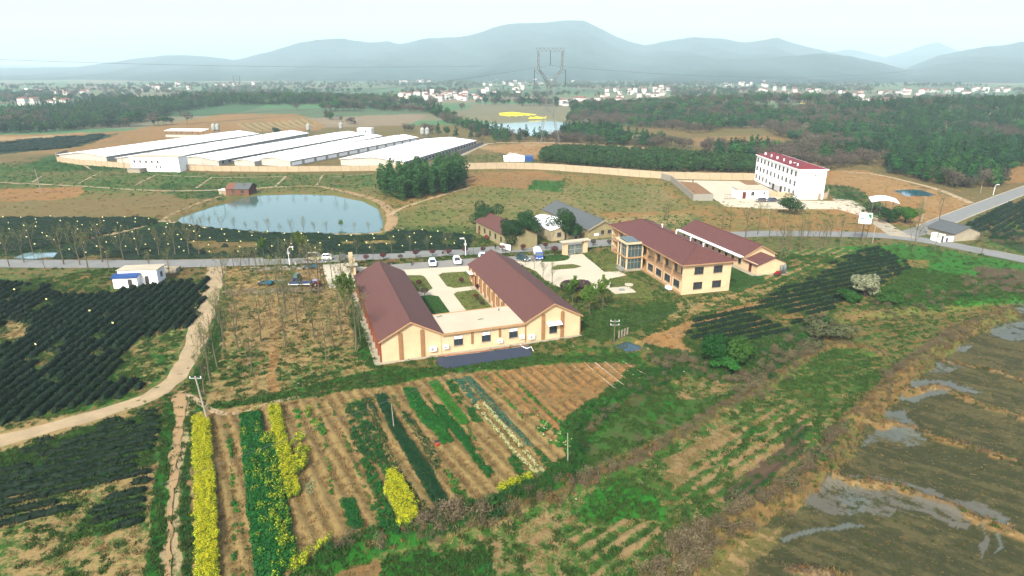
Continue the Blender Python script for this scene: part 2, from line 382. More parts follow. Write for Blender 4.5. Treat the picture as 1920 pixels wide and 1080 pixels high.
# tea land behind the road
Zp([(-500, 406), (285, 408), (330, 418), (520, 436), (720, 440), (735, 428), (900, 440), (900, 470), (550, 486), (-500, 490)], 'dk', 'gd', .55, amp=1)
Zp([(350, 450), (480, 452), (500, 470), (380, 478)], 'br', 'gm', .6, amp=1.5)
Zp([(630, 453), (740, 450), (745, 462), (640, 464)], 'tan', 'gm', .6, amp=1)
Zp([(735, 420), (900, 425), (930, 455), (900, 468), (800, 474), (780, 440)], 'go', 'gd', .5, amp=1.5)
# verges
Zp([(-400, 478), (400, 480), (900, 465), (1000, 460), (1000, 474), (640, 500), (400, 508), (-400, 520)], 'gd', 'br', .55, amp=.8)
Zp([(-400, 500), (420, 503), (420, 518), (300, 530), (-400, 545)], 'gm', 'br', .45, amp=1.2)
Zp([(90, 518), (220, 522), (215, 555), (120, 550)], 'orr', 'gm', .55, amp=1.2)
Zp([(430, 502), (660, 498), (680, 560), (560, 560), (420, 560)], 'peach', 'go', .6, amp=1.2)
# tea field on the left
Zp([(-500, 520), (390, 522), (385, 560), (350, 640), (325, 690), (240, 748), (-20, 808), (-500, 900)], 'gm', 'br', .6, amp=1)
Zp([(250, 635), (345, 612), (350, 640), (300, 720), (200, 760), (120, 780)], 'gb', 'tan', .62, amp=1.2)
Zp([(0, 590), (70, 610), (60, 635), (-40, 645)], 'tan', 'gd', .6, amp=1.2)
# orchard
Zp([(425, 545), (650, 530), (705, 685), (560, 738), (372, 768), (380, 690), (405, 600)], 'tan', 'go', .68, amp=1)
Zp([(395, 650), (520, 660), (700, 650), (710, 690), (560, 738), (372, 772), (375, 700)], 'gm', 'tan', .58, amp=1.5)
Zp([(505, 560), (520, 560), (522, 740), (500, 740)], 'tan', 'orr', .6, amp=.4)
Zp([(385, 560), (425, 590), (410, 680), (372, 740), (362, 735), (385, 660), (400, 610)], 'gd', 'gb', .6, amp=.8)
Zp([(655, 545), (675, 560), (715, 690), (690, 690), (660, 620)], 'gb', 'gd', .6, amp=.6)
Zp([(420, 545), (600, 535), (610, 545), (430, 556)], 'grey', 'br', .5, amp=.6)
Zp([(560, 500), (600, 498), (605, 540), (565, 545)], 'br', 'peach', .5, amp=.6)
# lower left
Zp([(-500, 850), (305, 758), (312, 772), (285, 960), (275, 1300), (-500, 1300)], 'tan', 'gm', .62, amp=1)
Zp([(-100, 870), (300, 770), (300, 860), (200, 900), (-100, 960)], 'gm', 'gd', .5, amp=1)
Zp([(180, 945), (270, 920), (270, 985), (120, 1020)], 'gm', 'gd', .6, amp=.9)
Zp([(310, 755), (332, 760), (325, 860), (312, 960), (305, 1200), (272, 1200), (282, 950)], 'gb', 'gd', .6, amp=.4)
Zp([(330, 735), (358, 738), (352, 800), (345, 860), (335, 960), (330, 1200), (300, 1200), (312, 960), (325, 860)], 'sand', 'gm', .66, amp=.5)
Zp([(352, 790), (364, 785), (362, 1200), (330, 1200), (340, 960)], 'gd', 'brush', .7, amp=.5)
Zp([(358, 740), (372, 742), (385, 700), (378, 690), (362, 700)], 'gd', 'gb', .5, amp=.5)
# vegetable garden
Zp([(360, 790), (500, 758), (730, 722), (800, 705), (1060, 680), (1205, 680), (1240, 700), (1100, 780), (1062, 860), (950, 930), (850, 962), (700, 1003), (640, 1015), (540, 1090), (500, 1300), (355, 1300)], 'ga', 'gbn', .6, amp=.5, stripe=((700, 740), (880, 960), 1.55, .30))
Zp([(880, 702), (1060, 680), (1205, 680), (1240, 700), (1100, 780), (1055, 815)], 'orr', 'br', .45, amp=.4, stripe=((960, 690), (1070, 800), 1.6, .18))
Zp([(370, 772), (500, 752), (560, 738), (560, 748), (500, 762), (368, 790)], 'peach', 'br', .6, amp=.3)
Zp([(360, 764), (560, 728), (715, 688), (820, 690), (1000, 662), (1195, 660), (1205, 682), (1060, 681), (800, 706), (730, 722), (500, 756), (370, 772)], 'gm', 'gb', .5, amp=.5)
Zp([(560, 735), (700, 700), (720, 715), (560, 745)], 'gd', 'go', .6, amp=.5)
Zp([(1000, 645), (1120, 650), (1190, 655), (1100, 668), (1000, 664)], 'br', 'gb', .5, amp=.8)
# green edge round the garden
Zp([(1200, 680), (1250, 700), (1110, 775), (1085, 800), (1090, 850), (1040, 900), (950, 945), (850, 975), (780, 995), (700, 1012), (620, 1045), (560, 1100), (540, 1100), (600, 1030), (700, 1000), (780, 978), (850, 958), (950, 925), (1020, 890), (1062, 850), (1062, 800), (1095, 765)], 'gd', 'gb', .5, amp=.7)
# garden behind the wing and east lawn
Zp([(985, 490), (1060, 545), (1140, 520), (1290, 560), (1370, 575), (1300, 600), (1190, 620), (1150, 640), (1090, 628), (1070, 575), (1020, 530)], 'go', 'gm', .6, amp=.8)
Zp([(1085, 585), (1290, 560), (1310, 578), (1200, 618), (1140, 640), (1090, 635)], 'mid', 'gd', .6, amp=1)
Zp([(1280, 560), (1370, 553), (1480, 505), (1540, 510), (1420, 560), (1330, 610), (1240, 605)], 'peach', 'gm', .55, amp=.8)
Zp([(1370, 495), (1440, 520), (1380, 548), (1372, 540)], 'gd', 'gb', .5, amp=.4)
Zp([(1200, 615), (1420, 560), (1600, 470), (1720, 500), (1600, 560), (1400, 640), (1300, 670), (1230, 650)], 'gd', 'orr', .62, amp=1)
Zp([(1190, 640), (1270, 610), (1360, 580), (1440, 560), (1430, 575), (1280, 620), (1290, 665), (1250, 670)], 'orr', 'peach', .6, amp=.8)
Zp([(1450, 470), (1600, 462), (1640, 462), (1560, 500), (1440, 540), (1420, 540)], 'gm', 'peach', .6, amp=.8, stripe=((1500, 530), (1620, 470), 2.2, .25))
# bright green meadow on the right
Zp([(1570, 462), (1700, 458), (1930, 500), (2300, 560), (2300, 580), (1900, 575), (1740, 600), (1640, 585), (1660, 530), (1700, 500), (1650, 480)], 'gv', 'gm', .6, amp=1.5)
Zp([(1830, 500), (2100, 520), (2100, 560), (1850, 545)], 'brush', 'gm', .55, amp=1.5)
Zp([(1700, 488), (1740, 487), (1745, 502), (1710, 502)], 'orr', 'gm', .6, amp=1)
Zp([(1640, 440), (1680, 445), (1670, 458), (1620, 452)], 'br', 'gm', .5, amp=.8)
# rough land below the tea plot
Zp([(1200, 640), (1290, 660), (1400, 640), (1560, 590), (1640, 585), (1570, 625), (1450, 690), (1420, 715), (1250, 700)], 'brush', 'gd', .45, amp=1.2)
Zp([(1540, 590), (1640, 580), (1900, 570), (1900, 585), (1800, 620), (1700, 660), (1600, 645), (1540, 640)], 'go', 'br', .66, amp=1.2, streak=1)
Zp([(1600, 610), (1700, 600), (1780, 620), (1700, 650), (1600, 640)], 'gm', 'olive', .35, amp=1.2, streak=1)
Zp([(1420, 715), (1550, 648), (1650, 660), (1680, 700), (1600, 770), (1560, 800), (1460, 740)], 'gm', 'go', .5, amp=1, streak=1)
Zp([(1500, 760), (1560, 720), (1640, 690), (1620, 730), (1560, 780)], 'gm', 'olive', .5, amp=.8)
# LOW ground south of the garden
Zp([(400, 1300), (600, 1070), (700, 1030), (900, 985), (1100, 900), (1290, 810), (1430, 730), (1560, 790), (1530, 870), (1400, 940), (1220, 1100), (1200, 1300)], 'gm', 'straw', .62, amp=1.5)
Zp([(1100, 790), (1240, 715), (1380, 715), (1400, 750), (1290, 800), (1120, 880), (1060, 900), (1090, 850)], 'brush', 'gm', .35, amp=1.5)
Zp([(1110, 775), (1160, 765), (1150, 800), (1120, 830), (1095, 830)], 'gv', 'gm', .6, amp=.8)
Zp([(1200, 760), (1270, 740), (1290, 760), (1220, 790)], 'gb', 'gm', .5, amp=1)
Zp([(1260, 710), (1380, 720), (1390, 740), (1280, 755)], 'straw', 'gm', .55, amp=1)
Zp([(1110, 918), (1160, 905), (1220, 920), (1240, 945), (1245, 965), (1190, 990), (1130, 985), (1080, 965)], 'gv', 'gb', .75, amp=.8)
Zp([(940, 1000), (1080, 950), (1110, 985), (1040, 1030), (940, 1050)], 'gb', 'straw', .6, amp=1)
Zp([(1060, 1000), (1240, 975), (1230, 1040), (1120, 1080)], 'straw', 'gm', .45, amp=1, stripe=((1060, 1060), (1180, 980), 1.6, .25))
Zp([(720, 1045), (900, 1020), (930, 1100), (700, 1110)], 'gb', 'gd', .6, amp=1)
Zp([(600, 1075), (700, 1040), (715, 1075), (640, 1120), (560, 1120)], 'br', 'orr', .6, amp=.6)
Zp([(640, 1010), (700, 1010), (690, 1050), (600, 1070), (560, 1090)], 'gd', 'gb', .55, amp=.6)
Zp([(1290, 880), (1420, 770), (1500, 765), (1535, 800), (1500, 870), (1400, 935), (1330, 950), (1270, 920)], 'gm', 'straw', .55, amp=.8, stripe=((1300, 920), (1500, 790), 1.7, .22))
Zp([(1370, 905), (1470, 830), (1490, 795), (1525, 800), (1495, 860), (1420, 925), (1350, 945)], 'gd', 'brush', .42, amp=.6, stripe=((1370, 930), (1510, 810), 1.5, .2))
Zp([(1330, 900), (1420, 790), (1435, 800), (1350, 880)], 'gb', 'gm', .6, amp=.6)
Zp([(1240, 870), (1350, 800), (1380, 790), (1290, 880), (1270, 920)], 'olive', 'straw', .6, amp=.8)
# paddies
Zp([(1235, 1120), (1330, 1010), (1410, 950), (1500, 905), (1565, 855), (1600, 790), (1680, 712), (1740, 662), (1800, 615), (1900, 578), (2300, 560), (2900, 1300), (1200, 1300)], 'mud', 'mud2', .5, amp=1.2, streak=2)
Zp([(1290, 1080), (1400, 990), (1480, 985), (1420, 1050), (1350, 1100)], 'olive', 'straw', .7, amp=1, streak=2)
Zp([(1500, 915), (1560, 895), (1650, 897), (1780, 930), (1880, 965), (1870, 1000), (1800, 985), (1700, 960), (1560, 965), (1490, 950)], 'wetl', 'mud', .52, amp=1.2, wet=.75)
Zp([(1630, 900), (1740, 915), (1850, 960), (1840, 975), (1740, 940), (1630, 925)], 'wetl', 'mud2', .72, amp=.6, wet=.8)
Zp([(1570, 935), (1590, 915), (1620, 930), (1640, 965), (1590, 968)], 'wetc', 'mud', .6, amp=.8, wet=.9)
Zp([(1460, 1010), (1520, 990), (1590, 982), (1625, 984), (1620, 989), (1540, 995), (1470, 1018)], 'wetc', 'mud', .85, amp=.3, wet=.95)
Zp([(1840, 968), (1858, 962), (1862, 975), (1846, 1000), (1856, 1030), (1838, 1048), (1842, 1000)], 'wetl', 'mud2', .85, amp=.35, wet=.9)
Zp([(1872, 968), (1888, 970), (1886, 985), (1872, 1005), (1880, 1035), (1872, 1040), (1866, 1000)], 'wetc', 'mud2', .85, amp=.35, wet=.9)
Zp([(1620, 835), (1640, 800), (1650, 775), (1700, 772), (1715, 800), (1740, 830), (1690, 835), (1650, 825)], 'wetc', 'mud2', .6, amp=1, wet=.7)
Zp([(1660, 800), (1700, 790), (1715, 812), (1680, 825)], 'wetc', 'mud', .8, amp=.8, wet=.9)
Zp([(1675, 745), (1680, 722), (1730, 712), (1780, 718), (1830, 735), (1745, 740), (1720, 752)], 'wetc', 'mud2', .72, amp=.7, wet=.85)
Zp([(1735, 695), (1740, 680), (1780, 676), (1810, 690), (1780, 700)], 'wetc', 'mud', .65, amp=.7, wet=.85)
Zp([(1780, 660), (1790, 650), (1830, 645), (1815, 660)], 'wetc', 'mud', .7, amp=.5, wet=.9)
Zp([(1845, 635), (1870, 612), (1930, 603), (2000, 610), (2000, 640), (1900, 638), (1855, 625)], 'wetc', 'mud', .85, amp=.5, wet=.85)
Zp([(1880, 575), (1940, 565), (1990, 580), (1930, 592)], 'wetc', 'mud', .7, amp=.5, wet=.8)
# yellow fields beyond the lake
for q in ([(936, 212), (960, 210), (985, 212.5), (1010, 215), (960, 217.5), (937, 216)], [(990, 220.3), (1010, 218.8), (1023, 219), (1023, 222), (992, 222.8)], [(-60, 204), (60, 205), (60, 212), (-60, 212)], [(1420, 184), (1440, 184), (1440, 186.5), (1422, 186.5)], [(1500, 193), (1536, 193.5), (1536, 195.5), (1500, 195)]):
    Zp(q, 'yel', 'go', .85, amp=.5)

na, nr_ = 880, 560
ang = np.concatenate([np.linspace(-180, -52, 14)[:-1], np.linspace(-52, 52, na), np.linspace(52, 180, 14)[1:]])
rad = np.concatenate([[2, 10, 20, 30, 38], np.exp(np.linspace(math.log(44), math.log(1500), nr_)), np.exp(np.linspace(math.log(1530), math.log(9500), 44))])
AA, RR = np.meshgrid(np.radians(ang), rad); gx = (RR*np.sin(AA)).ravel(); gy = (RR*np.cos(AA)).ravel()
gz = relief(gx, gy)
def shade_ground(x, y, z):
    """albedo pair, coverage and wetness of the ground at world points, from the fields' outlines"""
    n = len(x); A = np.empty((n, 4), np.float32); B = np.empty((n, 4), np.float32)
    r = np.hypot(x, y)
    n1 = fbm(x/2.3, y/2.3, 4, 31)-.5; n2 = fbm(x/2.3+50, y/2.3-31, 4, 47)-.5; big = fbm(x/14, y/14, 3, 77)
    A[:, :3] = C['gm']; A[:, 3] = .5; B[:, :3] = C['br']; B[:, 3] = 0
    # far patchwork
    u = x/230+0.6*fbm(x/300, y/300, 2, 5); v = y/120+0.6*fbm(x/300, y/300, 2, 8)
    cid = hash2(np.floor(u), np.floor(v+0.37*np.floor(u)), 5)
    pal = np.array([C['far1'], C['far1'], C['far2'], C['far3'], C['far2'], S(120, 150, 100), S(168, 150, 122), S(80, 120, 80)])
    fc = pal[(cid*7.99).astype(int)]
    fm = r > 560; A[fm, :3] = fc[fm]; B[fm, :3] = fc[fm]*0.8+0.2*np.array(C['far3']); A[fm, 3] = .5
    for poly, ca, cb, cov, kw in ZN:
        amp = kw.get('amp', 1.0)*1.6
        if kw.get('wet'):
            ccx = sum(p[0] for p in poly)/len(poly); ccy = sum(p[1] for p in poly)/len(poly); gk = 1.1 if kw['wet'] < .9 else 1.0
            poly = [(ccx+(p[0]-ccx)*gk, ccy+(p[1]-ccy)*gk) for p in poly]
        P = np.array(poly, float)
        wx = x+n1*amp*2; wy = y+n2*amp*2
        px, py = PROJ(wx, wy, z)
        m = (y > 5) & (px > P[:, 0].min()) & (px < P[:, 0].max()) & (py > P[:, 1].min()) & (py < P[:, 1].max())
        if not m.any(): continue
        ii = np.nonzero(m)[0]; ii = ii[inpoly(px[ii], py[ii], poly)]
        if not len(ii): continue
        if poly[0][1] == 395: ii = ii[r[ii] < 560]
        cv = cov+0.45*(big[ii]-.5)+0.5*n1[ii]
        st = kw.get('stripe')
        if st:
            p0 = G(*st[0]); p1 = G(*st[1]); dx, dy = p1[0]-p0[0], p1[1]-p0[1]; L = math.hypot(dx, dy); nx, ny = -dy/L, dx/L
            ph = (x[ii]*nx+y[ii]*ny+0.25*n2[ii])/st[2]*2*math.pi
            cv = cv+st[3]*np.sin(ph); z[ii] += min(.10, st[3]*.5)*np.sin(ph)
        sk_ = kw.get('streak') or (2 if kw.get('wet', 0) else 0)
        if sk_:
            p0 = G(1500, 700); p1 = G(1900, 800) if sk_ == 2 else G(1900, 640); dx, dy = p1[0]-p0[0], p1[1]-p0[1]; L = math.hypot(dx, dy); tx, ty = dx/L, dy/L
            a_ = x[ii]*tx+y[ii]*ty; b_ = -x[ii]*ty+y[ii]*tx
            cv = cv+(1.1 if kw.get('wet') else 1.5)*(fbm(a_/6+2*n1[ii], b_/0.6, 4, 91)-.5)
        A[ii, :3] = ca; A[ii, 3] = np.clip(cv, 0.02, .98); B[ii, :3] = cb; B[ii, 3] = kw.get('wet', 0)
    # dry growth on the banks
    nb = r < 260; xs = x[nb]; ys = y[nb]
    for k, (P, wd, hh) in enumerate(BANKS):
        d = dseg(xs, ys, P)+2.0*n1[nb]
        w_ = d < wd*(1.05 if k not in (8, 0) else 1.0 if k == 8 else .6)
        jj = np.nonzero(nb)[0][w_]
        A[jj, :3] = np.array(C['gb'] if k == 8 else C['rust'] if k in (1, 2, 3, 4, 5, 6) else C['brush']); B[jj, :3] = C['gd'] if k == 8 else C['straw'] if k in (3, 4, 5, 6, 7) else C['go']
        A[jj, 3] = np.clip(.48+1.2*(big[jj]-.5), .05, .95); B[jj, 3] = 0
    return A, B
gA, gB = shade_ground(gx, gy, gz)
cols = len(ang); rows = len(rad)
ij = (np.arange(rows-1)[:, None]*cols+np.arange(cols-1)[None, :]).ravel()
gF = np.stack([ij, ij+cols, ij+cols+1, ij+1], 1)
# ground material
def ground_mat():
    m = bpy.data.materials.new('ground_soil_and_grass'); m.use_nodes = True; t = m.node_tree; t.nodes.clear(); L = t.links.new
    o = N(t, 'ShaderNodeOutputMaterial'); b = N(t, 'ShaderNodeBsdfPrincipled'); L(b.outputs[0], o.inputs[0])
    a = N(t, 'ShaderNodeVertexColor', layer_name='mixa'); c = N(t, 'ShaderNodeVertexColor', layer_name='mixb')
    g = N(t, 'ShaderNodeTexCoord')
    def noise(sc, det, ro=.6, dist=0):
        n = N(t, 'ShaderNodeTexNoise'); n.inputs['Scale'].default_value = sc; n.inputs['Detail'].default_value = det; n.inputs['Roughness'].default_value = ro; n.inputs['Distortion'].default_value = dist
        L(g.outputs['Object'], n.inputs['Vector']); return n.outputs[0]
    def mth(op, x, y, cl=False):
        n = N(t, 'ShaderNodeMath', operation=op); n.use_clamp = cl
        for i, q in enumerate((x, y)):
            if isinstance(q, (int, float)): n.inputs[i].default_value = q
            else: L(q, n.inputs[i])
        return n.outputs[0]
    f1 = noise(0.75, 7, .72, .6); f2 = noise(4.0, 3, .6)
    ff = mth('ADD', mth('MULTIPLY', f1, .75), mth('MULTIPLY', f2, .25))      # ~0.5 +-0.15
    ff = mth('ADD', mth('MULTIPLY', mth('SUBTRACT', ff, .5), 2.6), .5)
    k = mth('ADD', mth('MULTIPLY', mth('SUBTRACT', a.outputs['Alpha'], ff), 3.2), .5, True)
    mx = N(t, 'ShaderNodeMix', data_type='RGBA'); L(k, mx.inputs[0]); L(c.outputs['Color'], mx.inputs[6]); L(a.outputs['Color'], mx.inputs[7])
    n3 = noise(2.2, 5, .7); n4 = noise(0.16, 4, .6)
    v = mth('ADD', mth('ADD', .38, mth('MULTIPLY', n3, .85)), mth('MULTIPLY', n4, .38))
    hs = N(t, 'ShaderNodeHueSaturation'); L(mx.outputs[2], hs.inputs['Color']); L(v, hs.inputs['Value'])
    hh = mth('ADD', .485, mth('MULTIPLY', noise(.33, 3), .03)); L(hh, hs.inputs['Hue'])
    L(hs.outputs[0], b.inputs['Base Color'])
    wet = mth('MULTIPLY', mth('MULTIPLY', k, c.outputs['Alpha']), 1.0, True)
    L(mth('SUBTRACT', .93, mth('MULTIPLY', wet, .5)), b.inputs['Roughness'])
    L(mth('ADD', .1, mth('MULTIPLY', wet, .25)), b.inputs['Specular IOR Level'])
    bp = N(t, 'ShaderNodeBump'); bp.inputs['Distance'].default_value = .25
    L(mth('SUBTRACT', .75, mth('MULTIPLY', wet, .7)), bp.inputs['Strength'])
    L(mth('ADD', mth('MULTIPLY', f1, .6), mth('MULTIPLY', noise(5.5, 4, .7), .5)), bp.inputs['Height']); L(bp.outputs[0], b.inputs['Normal'])
    return m
gme = npmesh('ground', np.stack([gx, gy, gz], 1), gF, ground_mat(), smooth=True)
for nm, arr in (('mixa', gA), ('mixb', gB)):
    at = gme.color_attributes.new(nm, 'FLOAT_COLOR', 'POINT'); at.data.foreach_set('color', arr.astype(np.float32).ravel())
link('ground', gme, kind='structure')

# ------------------------------------------------------------------ water sheets
def watermat(name, rgb, rough=.06, bump=.15, sc=1.2):
    m = M(name, rgb, rough, .05, .05, spec=.5, bump=0)
    t = m.node_tree; b = [n for n in t.nodes if n.type == 'BSDF_PRINCIPLED'][0]; c = [n for n in t.nodes if n.type == 'TEX_COORD'][0]
    n = N(t, 'ShaderNodeTexNoise'); n.inputs['Scale'].default_value = sc; n.inputs['Detail'].default_value = 3; bp = N(t, 'ShaderNodeBump'); bp.inputs['Strength'].default_value = bump; bp.inputs['Distance'].default_value = .05
    t.links.new(c.outputs['Object'], n.inputs['Vector']); t.links.new(n.outputs[0], bp.inputs['Height']); t.links.new(bp.outputs[0], b.inputs['Normal']); return m
def sheet(name, poly, z, mat, **kw):
    bm = bmesh.new(); vs = [bm.verts.new((x, y, z)) for x, y in poly]; f = bm.faces.new(vs)
    if f.normal.z < 0: f.normal_flip()
    bmesh.ops.triangulate(bm, faces=bm.faces[:]); me = bpy.data.meshes.new(name); bm.to_mesh(me); bm.free(); me.materials.append(mat)
    me.update()
    return link(name, me, kind=kw.pop('kind', 'structure'), **kw)
def grow(P, k):
    cx = sum(p[0] for p in P)/len(P); cy = sum(p[1] for p in P)/len(P)
    return [(cx+(x-cx)*k, cy+(y-cy)*k) for x, y in P]
wm = watermat('pond_water', S(98, 134, 124), bump=.45)
sheet('pond_water', grow(POND, 1.06), -.38, wm)
sheet('pool_water', grow(SPOOL, 1.10), -.30, watermat('pool_water', S(150, 185, 190)))
sheet('ditch_water', grow(DITCH, 1.15), -.40, watermat('ditch_water', S(50, 80, 80)))
sheet('lake_water', grow(LAKE, 1.05), -.60, watermat('lake_water', S(165, 200, 200)))
sheet('reservoir_water', grow(BPOOL, 1.10), -.30, watermat('reservoir_water', S(60, 110, 130)))

# ------------------------------------------------------------------ mountains
def ridge(name, prof, dc, d0, seed, rough=1.0, back=1.35):
    dc *= 1.35; d0 *= 1.25
    """prof: skyline pixels (u,v); crest at distance dc, foot at d0"""
    us = np.array([p[0] for p in prof], float); vs = np.array([p[1] for p in prof], float)
    n = 260; m = 46; u = np.linspace(us[0], us[-1], n); v = np.interp(u, us, vs)
    v = v+1.3*(fbm(u/22, u*0+seed, 4, seed)-.5)*2
    V = []; a = (u-960)/FPX
    wob = 1+0.10*(fbm(u/60, u*0, 3, seed+3)-.5)
    for j in range(m):
        t = j/(m-1)
        if t <= .8: s = t/.8; D = d0+(dc-d0)*s
        else: s = 1-(t-.8)/.2; D = dc*(1+(back-1)*(t-.8)/.2)
        # direction of that pixel column on the ground
        y = D*np.ones(n); x = a*(D*cp)*1.0
        Dc = dc; yc = Dc*np.ones(n); b = (540-v)/FPX
        zc = CAMH+yc*(b*cp-sp)/(cp+b*sp); xc = a*(yc*cp-(zc-CAMH)*sp)
        xx = xc*(D/dc)
        sp_ = fbm(xx/(380), y/900+seed, 5, seed+7)
        prof_t = s**1.35 if t <= .8 else s
        rv = np.abs(fbm(xx/520+seed+.35*np.sin(y/700), y/2600, 5, seed+20)-.5)*2.6
        z = zc*prof_t*(1-0.95*rough*rv*(1-s)**.45*(1 if t <= .8 else .3))-8*(1-s)
        z = z+rough*28*(sp_-.5)*math.sin(math.pi*min(s, 1))*(zc/250)
        V.append(np.stack([xx, y, z], 1))
    V = np.concatenate(V); ii = (np.arange(m-1)[:, None]*n+np.arange(n-1)[None, :]).ravel()
    F = np.stack([ii, ii+1, ii+n+1, ii+n], 1)
    mt = M('mountain_forest', S(40, 70, 52), .95, .9, .006, coord='Object', spec=.05)
    return link(name, npmesh(name, V, F, mt, smooth=True), kind='structure')
ridge('mountain', [(-700, 128), (-300, 124), (0, 128), (150, 125), (240, 112), (300, 105), (350, 103), (400, 108), (440, 112), (500, 98), (560, 80), (600, 75), (640, 72), (690, 80), (730, 76), (745, 84), (800, 72), (860, 70), (900, 62), (930, 50), (960, 44), (1010, 42), (1060, 38), (1095, 38), (1120, 50), (1150, 66), (1180, 78), (1210, 86), (1240, 78), (1300, 70), (1350, 72), (1400, 80), (1430, 76), (1456, 70), (1480, 78), (1520, 90), (1560, 99), (1610, 112), (1700, 130), (1800, 140), (2000, 150)], 3700, 1950, 3)
ridge('mountain', [(1150, 150), (1250, 128), (1350, 112), (1450, 108), (1540, 100), (1600, 106), (1660, 120), (1720, 135), (1790, 150), (1850, 158), (1950, 164)], 2700, 1500, 8)
ridge('mountain', [(1500, 128), (1560, 97), (1590, 92), (1620, 98), (1660, 108), (1700, 96), (1740, 82), (1760, 80), (1790, 92), (1840, 110), (1950, 120)], 4700, 3400, 14)
ridge('mountain', [(1600, 160), (1700, 128), (1760, 104), (1830, 90), (1880, 84), (1920, 78), (1980, 72), (2100, 66), (2400, 90), (2800, 120)], 3100, 1700, 19)
ridge('mountain', [(-900, 118), (-400, 110), (0, 122), (200, 126), (420, 128), (560, 122), (700, 130)], 5200, 4000, 25, .5)

# ------------------------------------------------------------------ haze
hb = MB().box(-8000, 8000, -400, 9300, -30, 640)
hm = bpy.data.materials.new('haze_air'); hm.use_nodes = True; ht = hm.node_tree; ht.nodes.clear()
ho = N(ht, 'ShaderNodeOutputMaterial'); hv = N(ht, 'ShaderNodeVolumePrincipled'); ht.links.new(hv.outputs[0], ho.inputs['Volume'])
hv.inputs['Color'].default_value = (0.66, 0.90, 1.0, 1); hv.inputs['Density'].default_value = HAZE; hv.inputs['Anisotropy'].default_value = 0.0
hb.build('haze', hm, kind='stuff')

# ------------------------------------------------------------------ shared surface materials
m_cream = M('cream_render', (.375, .28, .17), .85, .12, .35, bump=.1)
m_creamd = M('cream_trim', S(225, 180, 130), .85, .10, .8)
m_pil = M('brown_pilaster_brick', S(196, 146, 98), .9, .15, 2.0, bump=.3)
m_redpil = M('red_brown_pilaster', S(170, 92, 58), .9, .15, 2.0)
m_conc = M('pale_concrete', S(238, 228, 200), .9, .07, .25, bump=.1)
m_concg = M('grey_concrete', S(170, 172, 168), .9, .12, .4, bump=.1)
m_concw = M('weathered_concrete', S(205, 196, 170), .9, .18, .5, bump=.15)
m_white = M('white_paint', (.72, .72, .70), .6, .05, .5)
m_glass = M('dark_glass', (.018, .024, .03), .12, .2, .8, spec=.6)
m_glassb = M('blue_green_glass', (.03, .05, .055), .12, .2, .8, spec=.6)
m_dark = M('dark_metal', (.03, .03, .03), .5, .2, 2)
m_grey = M('grey_metal', (.28, .30, .31), .4, .1, 2, metal=.4)
m_wood = M('pale_wood_pole', S(205, 195, 175), .9, .1, 2)
def tilemat(name, rgb):
    m = M(name, rgb, .75, .30, 5.0, bump=0)
    t = m.node_tree; b = [n for n in t.nodes if n.type == 'BSDF_PRINCIPLED'][0]; c = [n for n in t.nodes if n.type == 'TEX_COORD'][0]
    wv = N(t, 'ShaderNodeTexWave', bands_direction='Y'); wv.inputs['Scale'].default_value = 1.05; wv.inputs['Distortion'].default_value = .3
    bp = N(t, 'ShaderNodeBump'); bp.inputs['Strength'].default_value = .55; bp.inputs['Distance'].default_value = .06
    t.links.new(c.outputs['Object'], wv.inputs['Vector']); t.links.new(wv.outputs[0], bp.inputs['Height']); t.links.new(bp.outputs[0], b.inputs['Normal']); return m
m_tile = tilemat('red_brown_roof_tile', S(122, 78, 70))
m_tileg = tilemat('grey_roof_tile', S(112, 120, 122))
m_tilec = tilemat('plum_roof_tile', S(126, 78, 72))
m_sheetw = M('white_sheet_metal', (.74, .75, .75), .45, .04, .3)
m_blue = M('blue_sheet_metal', S(30, 90, 170), .5, .1, .5)
m_brick = M('red_brick', S(150, 98, 76), .9, .2, 2, bump=.3)
m_doorr = M('red_brown_door', S(120, 50, 40), .6, .1, 2)
m_steel = M('galvanised_steel', S(150, 158, 155), .55, .1, 3, metal=.2)
ANG = 19.2

def gable_roof(name, W, L, ez, rz_, over, mat, parent, thick=.12, course=.42, fo=.35):
    """tiled gable roof laid in overlapping courses, ridge along y"""
    mb = MB(); hw = W/2; sl = (rz_-ez)/hw; run = hw+over; n = max(3, int(run*math.hypot(1, sl)/course))
    for s in (-1, 1):
        for i in range(n):
            t0 = i/n*run; t1 = (i+1)/n*run+.03
            xa = hw+s*t0; xb = hw+s*t1; za = rz_-sl*t0; zb = rz_-sl*t1
            lift = .035
            mb.loft([[(xa, y, za+.0), (xb, y, zb+lift), (xb, y, zb-thick*.5), (xa, y, za-thick*.6)][::s] for y in (-fo, L+fo)])
    o = mb.build(name, mat, parent)
    rb = MB(); rb.tube([(hw, -fo-.02, rz_+.04), (hw, L+fo+.02, rz_+.04)], .11, 6); rb.build('ridge_cap', mat, parent)
    return o
def barge(W, ez, rz_, over, y, mat, parent, name='verge_board', t=.14, h=.28):
    hw = W/2; sl = (rz_-ez)/hw; run = hw+over; mb = MB()
    for s in (-1, 1):
        a = (hw, rz_-.02); b = (hw+s*run, rz_-sl*run-.02)
        mb.loft([[(a[0], yy, a[1]-.02), (b[0], yy, b[1]-.02), (b[0], yy, b[1]-h), (a[0], yy, a[1]-h)][::s] for yy in (y, y+t)])
    return mb.build(name, mat, parent)
def gable_walls(W, L, ez, rz_, mat, parent, z0=-.4, name='wall'):
    mb = MB(); hw = W/2
    mb.loft([[(0, y, z0), (W, y, z0), (W, y, ez-.05), (hw, y, rz_-.22), (0, y, ez-.05)] for y in (0, L)])
    return mb.build(name, mat, parent)
